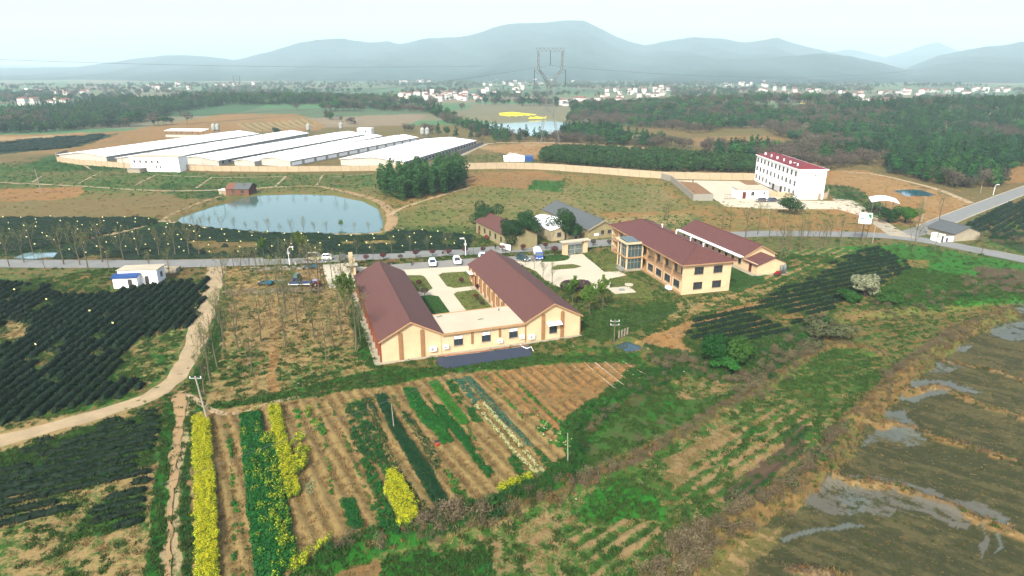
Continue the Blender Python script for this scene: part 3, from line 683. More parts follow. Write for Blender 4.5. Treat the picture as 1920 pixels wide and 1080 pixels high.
def window(parent, p, n, w_, h, z, frame=None, pane=None, cols=2, rows=1, depth=.12, name='window', sill=True, blind=None):
    """window centred at wall point p=(x,y), outward normal n (unit), bottom at z; built in parent space"""
    frame = frame or m_white; pane = pane or m_glass
    tx, ty = -n[1], n[0]; T = Matrix(((tx, n[0], 0, p[0]), (ty, n[1], 0, p[1]), (0, 0, 1, z), (0, 0, 0, 1)))
    fr = MB(); b = .06
    fr.box(-w_/2, w_/2, -.02, .07, 0, b, 0, T).box(-w_/2, w_/2, -.02, .07, h-b, h, 0, T).box(-w_/2, -w_/2+b, -.02, .07, b, h-b, 0, T).box(w_/2-b, w_/2, -.02, .07, b, h-b, 0, T)
    for i in range(1, cols): x = -w_/2+w_*i/cols; fr.box(x-.025, x+.025, -.01, .06, b, h-b, 0, T)
    for i in range(1, rows): zz = h*i/rows; fr.box(-w_/2+b, w_/2-b, -.01, .055, zz-.025, zz+.025, 0, T)
    o = fr.build(name, frame, parent)
    MB().box(-w_/2+b, w_/2-b, -.015, .025, b, h-b, 0, T).build('pane', pane, o)
    if blind: MB().box(-w_/2+b, w_/2-b, .026, .035, h*(1-blind), h-b, 0, T).build('blind', m_white, o)
    if sill: MB().box(-w_/2-.08, w_/2+.08, -.02, .14, -.09, -.01, 0, T).build('sill', m_concw, o)
    return o
def slab(name, parent, x0, x1, y0, y1, z0, z1, mat, **kw): return MB().box(x0, x1, y0, y1, z0, z1).build(name, mat, parent, **kw)
def at(o, u, v, z=0):                     # local -> world for a root at rotation rz
    a = o.rotation_euler.z; return (o.location.x+u*math.cos(a)-v*math.sin(a), o.location.y+u*math.sin(a)+v*math.cos(a), o.location.z+z)

# ------------------------------------------------------------------ the two long wings and the flat link between them
def wing(name, label, org, W, L, ez, rz_, west_windows, mats):
    t = thing(name, label, 'building', (*org, 0), R(ANG))
    gable_walls(W, L, ez, rz_, m_cream, t)
    gable_roof('roof', W, L, ez, rz_, .45, m_tile, t)
    barge(W, ez, rz_, .45, -.45, m_creamd, t); barge(W, ez, rz_, .45, L+.31, m_creamd, t)
    slab('apron', t, -1.3, W+.2, -.7, L+.4, -.3, .07, m_concw)
    for s in (3.1, 6.7):
        mb = MB(); h = ez+1.4-abs(s-W/2)*.3
        mb.box(s-.32, s+.32, -.16, -.001, .05, h-.25).prism([(s-.32, -.16), (s+.32, -.16), (s+.32, -.001), (s-.32, -.001)], h-.245, h-.12)
        mb.box(s-.2, s+.2, -.16, -.001, h-.118, h+.02)
        mb.build('pilaster', m_pil, t)
    n = 12; dy = L/n
    for i in range(n+1):
        y = min(max(i*dy, .25), L-.25)
        MB().box(-.28, -.001, y-.24, y+.24, .05, ez-.12).build('pilaster', mats, t)
        MB().box(W+.001, W+.22, y-.2, y+.2, .05, ez-.12).build('pilaster', mats, t)
    for i in range(n):
        y = (i+.5)*dy
        if west_windows and i == n-2:
            MB().box(-.1, -.001, y-.55, y+.55, .1, 2.6).build('door', m_doorr, t)
            continue
        window(t, (-.001, y), (-1, 0), .8, 1.9, .95, m_dark if not west_windows else m_creamd, cols=2)
        if i > 3: window(t, (W+.001, y), (1, 0), .9, 1.7, 1.1, m_creamd)
    return t
A0 = G(717, 680); ca, sa = math.cos(R(ANG)), math.sin(R(ANG))
WA = wing('long_wing', 'long cream wing with red-brown gable roof, left of the white flat roof', A0, 9.8, 36.0, 4.05, 6.65, False, m_redpil)
B0 = (A0[0]+24.9*ca, A0[1]+24.9*sa)
WB = wing('long_wing', 'long cream wing with red-brown gable roof and awning window, right of the white flat roof', B0, 10.1, 36.2, 4.1, 6.75, True, m_pil)
# far end door canopy of the right wing, front window with awning
cn = MB().box(-1.15, -.3, 32.3, 34.6, 2.75, 2.88).build('door_canopy', m_white, WB)
window(WB, (5.0, -.001), (0, -1), 1.45, 1.5, 1.1, m_dark, cols=2)
aw = MB(); aw.loft([[(x, -.02, 3.25), (x, -.02, 3.18), (x, -1.0, 2.86), (x, -1.0, 2.93)] for x in (3.75, 6.4)]); aw.build('awning', m_white, WB)
LK = thing('link_building', 'low cream building with bright flat roof between the two long wings', 'building', (A0[0]+9.85*ca, A0[1]+9.85*sa, 0), R(ANG))
LW = 15.0
slab('wall', LK, .02, LW-.02, .02, 8.4, -.3, 3.55, m_cream)
slab('roof', LK, .02, LW-.02, -.35, 8.7, 3.552, 3.72, m_conc)
slab('parapet', LK, .02, LW-.02, -.42, -.352, 3.45, 3.85, m_creamd)
slab('parapet', LK, .02, LW-.02, 8.702, 8.78, 3.45, 3.85, m_creamd)
slab('apron', LK, .22, LW-.02, -1.5, .018, -.3, .06, m_concw)
for x in (2.9, 7.75, 12.65): window(LK, (x, .019), (0, -1), 1.55, 1.75, 1.25, m_dark, cols=2, blind=.34)
for x in (5.3, 10.2): slab('pilaster', LK, x-.2, x+.2, -.10, .018, 1.15 if x < 8 else 1.7, 3.3, m_pil)
for x, y, a_ in ((1.5, 7.6, .3), (12.4, 7.4, 1.2), (8.0, 4.0, .1)):
    MB().box(-.5, .5, -.12, .12, 0, .12, 0, Matrix.Translation((x, y, 3.72)) @ Matrix.Rotation(a_, 4, 'Z')).build('roof_debris', m_concg, LK)
# air conditioners
def acunit():
    t = thing('air_conditioner', '', 'air conditioner', (0, 0, 0))
    MB().box(-.45, .45, -.42, -.08, 0, .66).build('casing', m_white, t)
    g = MB(); g.tube([(-.1, -.44, .33), (-.1, -.425, .33)], .25, 14); g.build('fan_grille', m_grey, t)
    MB().box(-.4, -.34, -.4, 0, -.06, 0).box(.34, .4, -.4, 0, -.06, 0).build('bracket', m_dark, t); return t
ac0 = None
for root, u, v, z, lb, sc in ((WA, 8.35, 0, .95, 'white outdoor air conditioner low on the left wing gable, the larger one', 1.15), (LK, .75, .02, 1.0, 'white outdoor air conditioner at the left end of the low link wall', .95), (LK, 10.2, .02, .7, 'white outdoor air conditioner below the brown pilaster of the link wall', .9), (LK, 14.2, .02, .95, 'small white air conditioner at the right end of the link wall', .9), (WB, .9, 0, .65, 'large white air conditioner on the right wing gable beside the link', 1.1)):
    a = ac0 if ac0 is None else copy_tree(ac0)
    if a is None: a = ac0 = acunit()
    a['label'] = lb; a['group'] = 'air conditioners on the front walls'; a.location = at(root, u, v, z); a.rotation_euler = (0, 0, R(ANG)); a.scale = (sc,)*3
# dark ground cloth in front of the link
gp = [(820, 684), (818, 675), (822, 671), (900, 662), (994, 649), (998, 668), (900, 682), (838, 692)]
MB().prism(GP(gp)[::-1], .02, .10).build('ground_cloth', M('blue_black_cloth', S(58, 74, 100), .6, .12, .8, bump=.3), label='dark blue-grey plastic cloth spread on the ground before the link building', cat='ground cloth')
hz = [(*G(u, v), .18) for u, v in ((975, 647), (980, 652), (988, 655), (996, 652), (1000, 660))]
MB().tube(hz, .05, 6).build('garden_hose', m_white, smooth=True, label='white hose lying at the right end of the dark ground cloth', cat='hose')
hz = [(*G(u, v), .16) for u, v in ((822, 669.5), (900, 660.5), (992, 647.5))]
MB().tube(hz, .10, 6).build('drain_pipe', M('orange_pipe', S(200, 120, 80), .6), smooth=True, label='thin orange pipe along the upper edge of the ground cloth', cat='pipe')

# ------------------------------------------------------------------ courtyard paving, lawns
def flat(name, px, z, mat, h=.1, **kw):
    P = GP(px); ar = sum(P[i][0]*P[(i+1) % len(P)][1]-P[(i+1) % len(P)][0]*P[i][1] for i in range(len(P)))
    if ar < 0: P = P[::-1]
    return MB().prism(P, z-h, z).build(name, mat, kind='structure', **kw)
m_park = M('grey_paving', S(168, 168, 160), .9, .10, .4, bump=.2)
m_pave = M('cream_concrete_paving', S(244, 234, 206), .9, .05, .2, bump=.08)
flat('courtyard_paving', [(640, 497), (738, 506), (883, 498), (900, 505), (1000, 572), (780, 630), (700, 520)], .050, m_pave)
flat('parking_strip', [(700, 499), (880, 485), (1068, 476), (1068, 486), (1000, 491), (885, 498.6), (740, 507), (700, 508)], .058, m_park)
flat('driveway', [(960, 490), (1000, 491), (1040, 489.5), (1066, 487), (1070, 478), (1092, 476), (1133, 510), (1160, 509.5), (1175, 516), (1146, 522), (1143, 540), (1110, 547), (1057, 541), (1035, 534), (1020, 524), (1005, 508), (985, 500)], .066, m_pave)
flat('forecourt_paving', [(603, 497), (655, 493), (660, 500), (672, 534), (690, 560), (652, 536), (618, 541)], .050, m_pave)
lawnm = M('lawn_grass', S(120, 132, 70), .95, .30, .5, bump=.6, spec=.05)
lawnd = M('lawn_grass_dark', S(62, 104, 50), .95, .30, .5, bump=.6, spec=.05)
LAWNS = [([(758, 517), (787, 517), (795, 518.5), (811, 541), (802, 546), (775, 548)], lawnm), ([(784, 557), (807, 554), (822.5, 556.5), (842.5, 585), (840, 592), (800, 600)], lawnd),
 ([(822.5, 516.5), (830, 512.5), (900, 508.5), (900, 530), (886, 536.5), (852, 540.5), (838, 537)], lawnm), ([(851, 552.5), (857, 548.5), (892, 544), (930, 585), (880, 590)], lawnm),
 ([(1092, 475), (1145, 471), (1180, 500), (1165, 508), (1135, 509.5)], lawnm), ([(1015, 491.5), (1018, 480), (1050, 477.5), (1064, 480), (1069, 483.5), (1060, 488.5), (1040, 491)], lawnd),
 ([(1035, 503), (1045, 497.5), (1075, 496), (1090, 500), (1078, 503.5), (1050, 505.5), (1038, 507)], lawnm), ([(1148, 523), (1180, 518), (1215, 535), (1225, 560), (1150, 560)], lawnm), ([(1372, 496), (1418, 518), (1440, 527), (1385, 548), (1366, 545)], lawnd)]
LAWNP = []
for px, mt in LAWNS: flat('lawn', px, .14, mt, .16); LAWNP.append((GP(px), mt))
flat('paved_path', [(470, 501), (600, 497), (603, 503), (470, 508)], .03, m_concw)

# ------------------------------------------------------------------ two-storey building with balconies
CA = 15.2; C0 = G(1277, 553); ccw, csn = math.cos(R(CA)), math.sin(R(CA)); CW, CL, CE, CR = 11.4, 36.5, 6.7, 9.1
TC = thing('two_storey_building', 'two storey cream building with balconies, glazed entrance and plum hip roof', 'building', (*C0, 0), R(CA))
# the long front is an open frame: rear block + floor slabs + cross walls
slab('wall', TC, 1.6, CW, 0, CL, -.3, CE-.1, m_cream)
slab('wall', TC, 0, 1.6, 0, .3, -.3, CE-.1, m_cream)
slab('plinth', TC, -.12, 1.6, .301, CL-.3, -.3, .45, m_creamd)
slab('floor_slab', TC, -.1, 1.6, .301, CL-.3, 3.05, 3.35, m_creamd)
slab('wall', TC, 0, 1.6, CL-.3, CL, -.3, CE-.1, m_cream)
bays = [.3+i*(CL-.6)/9 for i in range(10)]
ent = (18.6, 23.4)
for i, y in enumerate(bays):
    if 0 < i < 9 and not ent[0]-.4 < y < ent[1]+.4: slab('column', TC, -.16, .30, y-.2, y+.2, -.2, CE-.12, m_creamd)
for i in range(9):
    a_, b_ = bays[i]+.2, bays[i+1]-.2
    if ent[0]-1.5 < (a_+b_)/2 < ent[1]+1.5: continue
    for fl in (0, 1):
        z0 = .45 if fl == 0 else 3.35
        if fl == 1 or i > 5:
            r = MB(); r.box(-.04, .02, a_, b_, z0+1.0, z0+1.07)
            k = int((b_-a_)/.28)
            for j in range(k+1): y = a_+(b_-a_)*j/k; r.box(-.02, .0, y-.015, y+.015, z0, z0+1.0)
            r.build('balcony_railing', m_dark, TC)
            window(TC, (1.595, (a_+b_)/2), (-1, 0), (b_-a_)*.62, 2.0, z0+.25, m_dark, m_glassb, cols=3, sill=False)
        else:
            slab('bay_wall', TC, .0, 1.59, a_+.001, b_-.001, .451, 3.049, m_cream)
            window(TC, (-.001, (a_+b_)/2), (-1, 0), (b_-a_)*.66, 1.55, 1.1, m_dark, cols=2)
for x in (3.1, 7.6):
    for z in (1.0, 4.3): window(TC, (x+.6, -.001), (0, -1), 2.1, 1.55, z, M('bronze_frame', S(90, 75, 55), .5), cols=3, rows=2)
# hip roof in courses
def hip_roof(W, L, ez, rz_, over, hip, mat, parent):
    mb = MB(); n = 15; x0, x1, y0, y1 = -over, W+over, -over, L+over
    hw = (x1-x0)/2; hy = hip
    for i in range(n):
        t0, t1 = i/n, min(1, (i+1)/n+.006)
        za = ez+(rz_-ez)*t0; zb = ez+(rz_-ez)*t1; l = .05
        a = [(x0+hw*t0, y0+hy*t0), (x1-hw*t0, y0+hy*t0), (x1-hw*t0, y1-hy*t0), (x0+hw*t0, y1-hy*t0)]
        b = [(x0+hw*t1, y0+hy*t1), (x1-hw*t1, y0+hy*t1), (x1-hw*t1, y1-hy*t1), (x0+hw*t1, y1-hy*t1)]
        for k in range(4):
            p, q_, r_, s_ = a[k], a[(k+1) % 4], b[(k+1) % 4], b[k]
            mb.q([(*p, za+l), (*q_, za+l), (*r_, zb), (*s_, zb)]); mb.q([(*p, za-.02), (*q_, za-.02), (*q_, za+l), (*p, za+l)])
    mb.q([(x0, y0, ez-.03), (x0, y1, ez-.03), (x1, y1, ez-.03), (x1, y0, ez-.03)])
    mb.build('roof', mat, parent)
    hp = MB()
    for (p, q_) in (((x0, y0), (x0+hw, y0+hy)), ((x1, y0), (x0+hw, y0+hy)), ((x0, y1), (x0+hw, y1-hy)), ((x1, y1), (x0+hw, y1-hy))):
        hp.tube([(*p, ez+.08), (*q_, rz_+.08)], .1, 5)
    hp.tube([(x0+hw, y0+hy, rz_+.08), (x0+hw, y1-hy, rz_+.08)], .12, 5); hp.build('ridge_cap', mat, parent)
    e = MB(); e.box(x0-.08, x0, y0-.08, y1+.08, ez-.22, ez+.0).box(x1, x1+.08, y0-.08, y1+.08, ez-.22, ez).box(x0, x1, y0-.08, y0, ez-.22, ez).box(x0, x1, y1, y1+.08, ez-.22, ez)
    e.build('eaves_gutter', m_creamd, parent)
hip_roof(CW, CL, CE, CR, .65, 5.6, m_tilec, TC)
for y in (7, 12.5, 19, 26):
    v = MB(); v.tube([(8.6, y, 7.6), (8.6, y, 8.7)], .11, 8); v.lathe([(.2, 8.7), (.2, 8.8), (.02, 8.95)], 8, 0, (8.6, y)); v.build('roof_vent', m_white, TC)
# entrance porch
EX = -4.2
for (x, y) in ((EX, ent[0]), (EX, ent[1]), (-.3, ent[0]), (-.3, ent[1]), (EX, (ent[0]+ent[1])/2+.9)):
    slab('porch_column', TC, x, x+.32, y-.16, y+.16, .0, 6.5, m_cream)
slab('porch_slab', TC, EX-.15, -.02, ent[0]-.3, ent[1]+.3, 3.05, 3.35, m_creamd)
slab('porch_base', TC, EX-.15, -.13, ent[0]-.3, ent[1]+.3, -.2, .44, m_concw)
slab('porch_roof', TC, EX-.45, -.02, ent[0]-.55, ent[1]+.55, 6.5, 6.72, m_conc)
rf = MB(); rf.box(EX-.45, EX-.25, ent[0]-.55, ent[1]+.55, 6.721, 7.0).box(EX-.25, -.68, ent[0]-.55, ent[0]-.35, 6.721, 7.0).box(EX-.25, -.68, ent[1]+.35, ent[1]+.55, 6.721, 7.0); rf.build('porch_parapet', m_cream, TC)
sk_ = MB(); sk_.q([(EX+.3, ent[0]+.2, 6.95), (-.9, ent[0]+.2, 6.95), (-.9, ent[1]-.2, 7.2), (EX+.3, ent[1]-.2, 7.2)]).q([(EX+.3, ent[0]+.2, 6.8), (-.9, ent[0]+.2, 6.8), (-.9, ent[0]+.2, 6.95), (EX+.3, ent[0]+.2, 6.95)]).q([(EX+.3, ent[0]+.2, 6.8), (EX+.3, ent[0]+.2, 6.95), (EX+.3, ent[1]-.2, 7.2), (EX+.3, ent[1]-.2, 6.8)])
sk_.build('skylight', M('skylight_glass', S(110, 128, 124), .3, .1), TC)
for z0, z1 in ((.46, 3.04), (3.36, 6.48)):
    for args in ((EX+.14, EX+.18, ent[0]+.17, ent[1]-.17), (EX+.33, -.31, ent[0]-.02, ent[0]+.02), (EX+.33, -.31, ent[1]-.02, ent[1]+.02)):
        g = MB().box(*args, z0, z1).build('porch_glazing', m_glassb, TC)
        fr = MB(); x0, x1, y0, y1 = args
        lx, ly = x1-x0, y1-y0
        for k in range(5):
            if lx > ly: xx = x0+lx*k/4; fr.box(xx-.03, xx+.03, y0-.03, y1+.03, z0, z1)
            else: yy = y0+ly*k/4; fr.box(x0-.03, x1+.03, yy-.03, yy+.03, z0, z1)
        zz = z0+(z1-z0)*.62; fr.box(x0-.031, x1+.031, y0-.031, y1+.031, zz-.03, zz+.03); fr.build('mullion', m_concw, g)
st = MB()
for k in range(4): st.box(EX-.16-(4-k)*.35, EX-.16, ent[0]+.6, ent[0]+3.4, -.1+.0, .1+k*.1)
stm = MB()
for k in range(4): stm.box(EX-.17-(k+1)*.34, EX-.17-k*.34, ent[0]+.3, ent[0]+3.2, -.1, .42-k*.1)
stm.build('steps', m_concg, TC)
slab('garden_box', TC, -1.1, -.2, 3.6, 5.0, -.1, .6, m_white)

# ------------------------------------------------------------------ long building with white eaves, behind
DA = 17.0; D0 = G(1418, 517)
TD = thing('long_annex', 'single storey long building with white eaves and plum gable roof behind the two storey one', 'building', (*D0, 0), R(DA))
DL = 33.0; y0 = 5.0
gb = thing('x', '', 'x', (0, 0, 0)); bpy.data.objects.remove(gb)
def shift(o, dy): 
    for c in o: c.location.y += dy
k0 = len(TD.children)
pw = gable_walls(8.6, DL-y0, 3.5, 5.7, m_cream, TD); r1 = gable_roof('roof', 8.6, DL-y0, 3.5, 5.7, .3, m_tilec, TD)
for c in TD.children: c.location.y = y0
bb = barge(8.6, 3.5, 5.7, .3, -.45, m_creamd, TD); bb.location.y = y0
slab('white_eave', TD, -1.35, -.305, y0-.1, DL+.3, 3.14, 3.30, m_sheetw)
slab('white_eave', TD, -.304, -.02, y0-.1, DL+.3, 3.05, 3.20, m_sheetw)
slab('terrace', TD, -1.4, 8.4, -.3, DL, -.2, .25, m_concw)
for i in range(10):
    y = y0+1.5+i*2.75
    if i % 3 == 1: MB().box(-.08, -.001, y-.45, y+.45, .26, 2.4).build('door', m_doorr, TD)
    else: window(TD, (-.001, y), (-1, 0), .9, 1.2, 1.1, m_dark, cols=2)
s2 = MB(); s2.loft([[(0, y, -.2), (7.8, y, -.2), (7.8, y, 2.6), (4.4, y, 3.9), (0, y, 2.6)] for y in (0, y0-.01)]); s2.build('low_wing_wall', m_cream, TD)
s3 = MB()
for s, xa, za in ((-1, -.35, 2.45), (1, 8.1, 2.48)):
    for i in range(8):
        t0, t1 = i/8, (i+1)/8+.01; xA = 4.4+(xa-4.4)*t0; xB = 4.4+(xa-4.4)*t1; zA = 4.05+(za-4.05)*t0; zB = 4.05+(za-4.05)*t1
        s3.loft([[(xA, y, zA), (xB, y, zB+.04), (xB, y, zB-.06), (xA, y, zA-.08)][::s] for y in (-.35, y0-.02)])
s3.build('low_wing_roof', m_tilec, TD)
MB().box(-.06, -.001, 2.0, 2.9, .26, 2.2).build('door', m_doorr, TD)
tk = None
for i, (x, lb) in enumerate(((6.0, 'upright steel water tank by the annex gable, the left one'), (6.9, 'upright steel water tank by the annex gable, the right one'))):
    if tk is None:
        tk = thing('water_tank', lb, 'tank', (0, 0, 0), group='steel tanks by the annex'); l = MB(); l.lathe([(.38, .2), (.38, 2.1), (.2, 2.3), (.05, 2.35)], 14); l.build('body', m_steel, tk, smooth=True); l = MB(); l.lathe([(.42, 0), (.42, .2)], 12); l.build('base', m_concw, tk); o = tk
    else: o = copy_tree(tk); o['label'] = lb
    o.location = at(TD, x, -.9, .02)
lm = MB(); p = at(TD, 4.6, -1.4, .1)
red = M('red_plastic', S(190, 40, 45), .5); blk = M('black_plastic', (.02, .02, .02), .5)
tb = thing('red_tiller', 'red garden tiller with black tyres parked by the annex tanks', 'tiller', p, R(30))
MB().box(-.6, .6, -.35, .35, .35, .75).box(-.3, .4, -.25, .25, .75, 1.0).build('body', red, tb)
for x in (-.45, .5):
    for y in (-.42, .42): l = MB(); l.tube([(x, y-.06, .28), (x, y+.06, .28)], .28, 12); l.build('wheel', blk, tb)
MB().tube([(.5, .2, .7), (1.3, .25, 1.0)], .03, 5).tube([(.5, -.2, .7), (1.3, -.25, 1.0)], .03, 5).build('handlebar', m_dark, tb)

# ------------------------------------------------------------------ entrance gate, gatehouse wall
g0 = G(1059, 478); g1 = G(1096, 473.5); ga = math.atan2(g1[1]-g0[1], g1[0]-g0[0]); gl = math.hypot(g1[0]-g0[0], g1[1]-g0[1])
TG = thing('entrance_gate', 'cream gateway with thick flat lintel and grey steel gates on the road', 'gate', (*g0, 0), ga)
for x in (-.5, gl-.5): slab('pillar', TG, x, x+1.1, -.5, .6, -.2, 3.3, m_cream)
slab('lintel', TG, -1.1, gl+1.2, -.9, 1.0, 3.302, 3.6, m_conc)
for x0, x1 in ((.65, gl/2-.02), (gl/2+.02, gl-.55)):
    gt = MB().box(x0, x0+.08, 0, .08, .1, 2.5).box(x1-.08, x1, 0, .08, .1, 2.5).box(x0+.08, x1-.08, 0, .08, .1, .2).box(x0+.08, x1-.08, 0, .08, 2.4, 2.5).box(x0+.08, x1-.08, 0, .08, 1.2, 1.28)
    gt = gt.build('gate_leaf', m_grey, TG); MB().box(x0+.081, x1-.081, .02, .05, .2, 2.4).build('sheet_panel', M('grey_green_sheet', S(140, 152, 145), .6), gt)
q0 = G(655, 500); TQ = thing('side_gateway', 'cream gate wall with flat slab left of the left wing', 'gate', (*q0, 0), R(ANG))
slab('pillar', TQ, 0, .9, -.9, 0, -.2, 3.6, m_cream); slab('pillar', TQ, 0, .9, -6.0, -5.1, -.2, 3.6, m_cream)
slab('wall', TQ, .1, .5, -5.1, -.9, -.2, 2.6, m_concw); slab('canopy_slab', TQ, -1.6, 1.3, -8.0, -6.002, 2.4, 2.6, m_conc); slab('pillar', TQ, .2, .8, -7.5, -6.7, -.2, 2.398, m_cream)

# ------------------------------------------------------------------ generic small gabled house from pixels of its base
def px_house(name, label, cat, pl, pr, ez, rz_, L, wall, roof, over=.3, ridge_across=False, group=None, wins=None, door=True, ang=None, z=0):
    a = G(*pl); b = G(*pr); an = math.atan2(b[1]-a[1], b[0]-a[0]) if ang is None else ang; W = math.hypot(b[0]-a[0], b[1]-a[1])
    t = thing(name, label, cat, (*a, z), an, group)
    gable_walls(W, L, ez, rz_, wall, t); gable_roof('roof', W, L, ez, rz_, over, roof, t)
    for i in range(int(L//3)):
        window(t, (-.001, 1.5+i*3), (-1, 0), .9, 1.1, 1.2, m_dark, cols=2); window(t, (W+.001, 1.5+i*3), (1, 0), .9, 1.1, 1.2, m_dark, cols=2)
    return t, W
m_oldwall = M('old_plaster', S(190, 178, 130), .9, .18, .6, bump=.3)
T1, w1 = px_house('old_house', 'old plastered house with red-brown roof between the round trees beyond the road', 'house', (956, 466), (1012, 455), 3.4, 5.0, 16, m_oldwall, m_tile, ang=R(22)) if False else (None, 0)
# old house: near corner of its long side stands left of the paired trees
oh = thing('old_house', 'old plastered house with red-brown roof between the round trees beyond the road', 'house', (*G(957, 470), 0), R(27))
gable_walls(8.0, 22, 3.6, 5.6, m_oldwall, oh); gable_roof('roof', 8.0, 22, 3.6, 5.6, .35, m_tile, oh)
for i in range(6): window(oh, (-.001, 2+i*3.5), (-1, 0), .9, 1.5, 1.1, m_dark, cols=2)
MB().box(-.07, -.001, 19.3, 20.4, 0, 2.2).build('door', m_doorr, oh)
ws = thing('white_roofed_shed', 'low shed with bright white sheet roof behind the round trees', 'shed', (*G(1033, 452), 0), R(24))
m_cr2 = M('cream_shed_wall', S(225, 210, 170), .9, .1, .6)
gable_walls(9.0, 15, 3.0, 4.0, m_cr2, ws); mb = MB(); mb.loft([[(-.3, y, 2.95), (4.5, y, 4.05), (9.3, y, 2.95), (9.3, y, 3.05), (4.5, y, 4.16), (-.3, y, 3.05)] for y in (-.3, 15.3)]); mb.build('roof', m_sheetw, ws)
for x in (2.5, 6): window(ws, (x, -.001), (0, -1), 1.2, 1.2, 1.0, m_dark)
gs = thing('grey_tiled_shed', 'long shed with weathered grey roof left of the two storey building', 'shed', (*G(1102, 449), 0), R(22))
gable_walls(9.5, 30, 3.0, 5.2, m_oldwall, gs); gable_roof('roof', 9.5, 30, 3.0, 5.2, .4, m_tileg, gs); barge(9.5, 3.0, 5.2, .4, -.62, m_concw, gs, 'white_verge')
MB().box(2.0, 3.4, -.06, -.001, .9, 1.5).build('notice_board', m_white, gs)
for x in (4.6, 6.8): window(gs, (x, -.001), (0, -1), 1.0, 1.1, 1.1, m_dark)
# board leaning by the road
bo = thing('notice_board', 'white display board standing by the road near the old house', 'board', (*G(948, 470), 0), R(-35)); MB().box(-1.6, 1.6, -.04, .04, .3, 1.8).build('panel', m_white, bo)
for x in (-1.4, 1.4): MB().box(x-.05, x+.05, -.05, -.041, 0, 2.0).build('leg', m_grey, bo)
# brick pond house
ph = thing('brick_pond_house', 'small red brick house with grey roof above the pond', 'house', (*G(424, 366), 0), R(-2))
mb = MB(); mb.loft([[(x, 0, -.3), (x, 8, -.3), (x, 8, 3.0), (x, 4, 4.9), (x, 0, 3.0)] for x in (0, 10)]); mb.build('wall', m_brick, ph)
mb = MB(); mb.loft([[(x, -.4, 2.85), (x, 4, 5.0), (x, 8.4, 2.85), (x, 8.4, 3.0), (x, 4, 5.15), (x, -.4, 3.0)] for x in (3.5, 10.4)]); mb.build('roof', m_tileg, ph)
mb = MB(); mb.loft([[(x, -.4, 2.85), (x, 4, 5.0), (x, 8.4, 2.85), (x, 8.4, 3.0), (x, 4, 5.15), (x, -.4, 3.0)] for x in (-.2, 3.49)]); mb.build('roof', m_brick, ph, )
for x in (3.2, 7.2): window(ph, (x, -.001), (0, -1), 1.3, 1.3, 1.0, m_dark)
ph.scale = (.88, .88, .80)
lt = MB().box(-3.5, -.25, 1, 5, -.3, 2.1).build('lean_to', m_cr2, ph); MB().box(-3.7, -.24, .8, 5.2, 2.11, 2.25).build('lean_to_roof', m_sheetw, ph)
# white hut with blue roof
hA = G(214, 541); hut = thing('white_hut', 'small white hut with blue lean-to roof beside the tea field', 'hut', (*hA, 0), R(8))
slab('wall', hut, .0, 4.9, 0, 1.9, -.2, 2.3, m_white); slab('rear_wall', hut, .4, 8.4, 1.901, 6.4, -.2, 3.2, m_white)
mb = MB(); mb.loft([[(x, -.35, 2.3), (x, 1.95, 2.75), (x, 1.95, 2.85), (x, -.35, 2.4)] for x in (-.25, 5.15)]); mb.build('blue_roof', m_blue, hut)
mb = MB(); mb.loft([[(x, 1.96, 3.35), (x, 6.8, 3.1), (x, 6.8, 3.24), (x, 1.96, 3.5)] for x in (.1, 8.8)]); mb.build('roof', m_conc, hut)
slab('door', hut, 3.0, 3.9, -.05, -.001, 0, 1.9, m_dark); slab('side_door', hut, 5.8, 6.6, 1.86, 1.899, 0, 2.0, m_dark); window(hut, (8.401, 4.2), (1, 0), 1.2, 1.1, 1.2, m_grey)
ru = thing('ruined_tank', 'low roofless grey concrete tank beside the white hut', 'tank', (*G(284, 514), 0), R(4))
mb = MB().box(0, 5.6, 0, .2, -.2, 1.1).box(0, 5.6, 2.6, 2.8, -.2, 1.1).box(0, .2, .2, 2.6, -.2, 1.1).box(5.4, 5.6, .2, 2.6, -.2, 1.1).box(2.7, 2.9, .2, 2.6, -.2, .9); mb.build('wall', m_concw, ru)
mb = MB().box(.2, 2.7, .2, 2.6, .3, .45); mb.build('rubble_fill', m_brick, ru)
# grey hut by the junction
jh = thing('roadside_hut', 'low grey tiled hut with white end wall at the road junction', 'hut', (*G(1788, 453), 0), R(14))
gable_walls(8.6, 9, 2.3, 3.9, m_concw, jh); gable_roof('roof', 8.6, 9, 2.3, 3.9, .4, m_tileg, jh)
slab('end_wall', jh, -3.0, -.01, .2, .45, -.2, 1.5, m_white); slab('end_wall', jh, -4.6, -3.001, .2, 3.2, -.2, 2.1, m_white); slab('door', jh, -4.2, -3.5, .13, .199, 0, 1.8, m_dark); slab('door', jh, -2.6, -1.9, .13, .199, 0, 1.2, m_dark)
# open canopy with white roof
cpy = thing('white_canopy', 'open steel canopy with curved white roof beside the side lane', 'canopy', (*G(1633, 405), 0), R(-22))
mb = MB(); sec = []
for y in (0, 9):
    top = [(x, y, 4.6+.8*math.sin(math.pi*(x+.5)/8)) for x in np.linspace(-.5, 7.5, 9)]; sec.append(top+[(p[0], p[1], p[2]-.1) for p in top[::-1]])
mb.loft(sec); mb.build('roof', m_sheetw, cpy)
for x in (0, 2.4, 4.8, 7.0):
    for y in (.4, 8.6): MB().tube([(x, y, -.1), (x, y, 4.7)], .08, 6).build('post', m_steel, cpy)

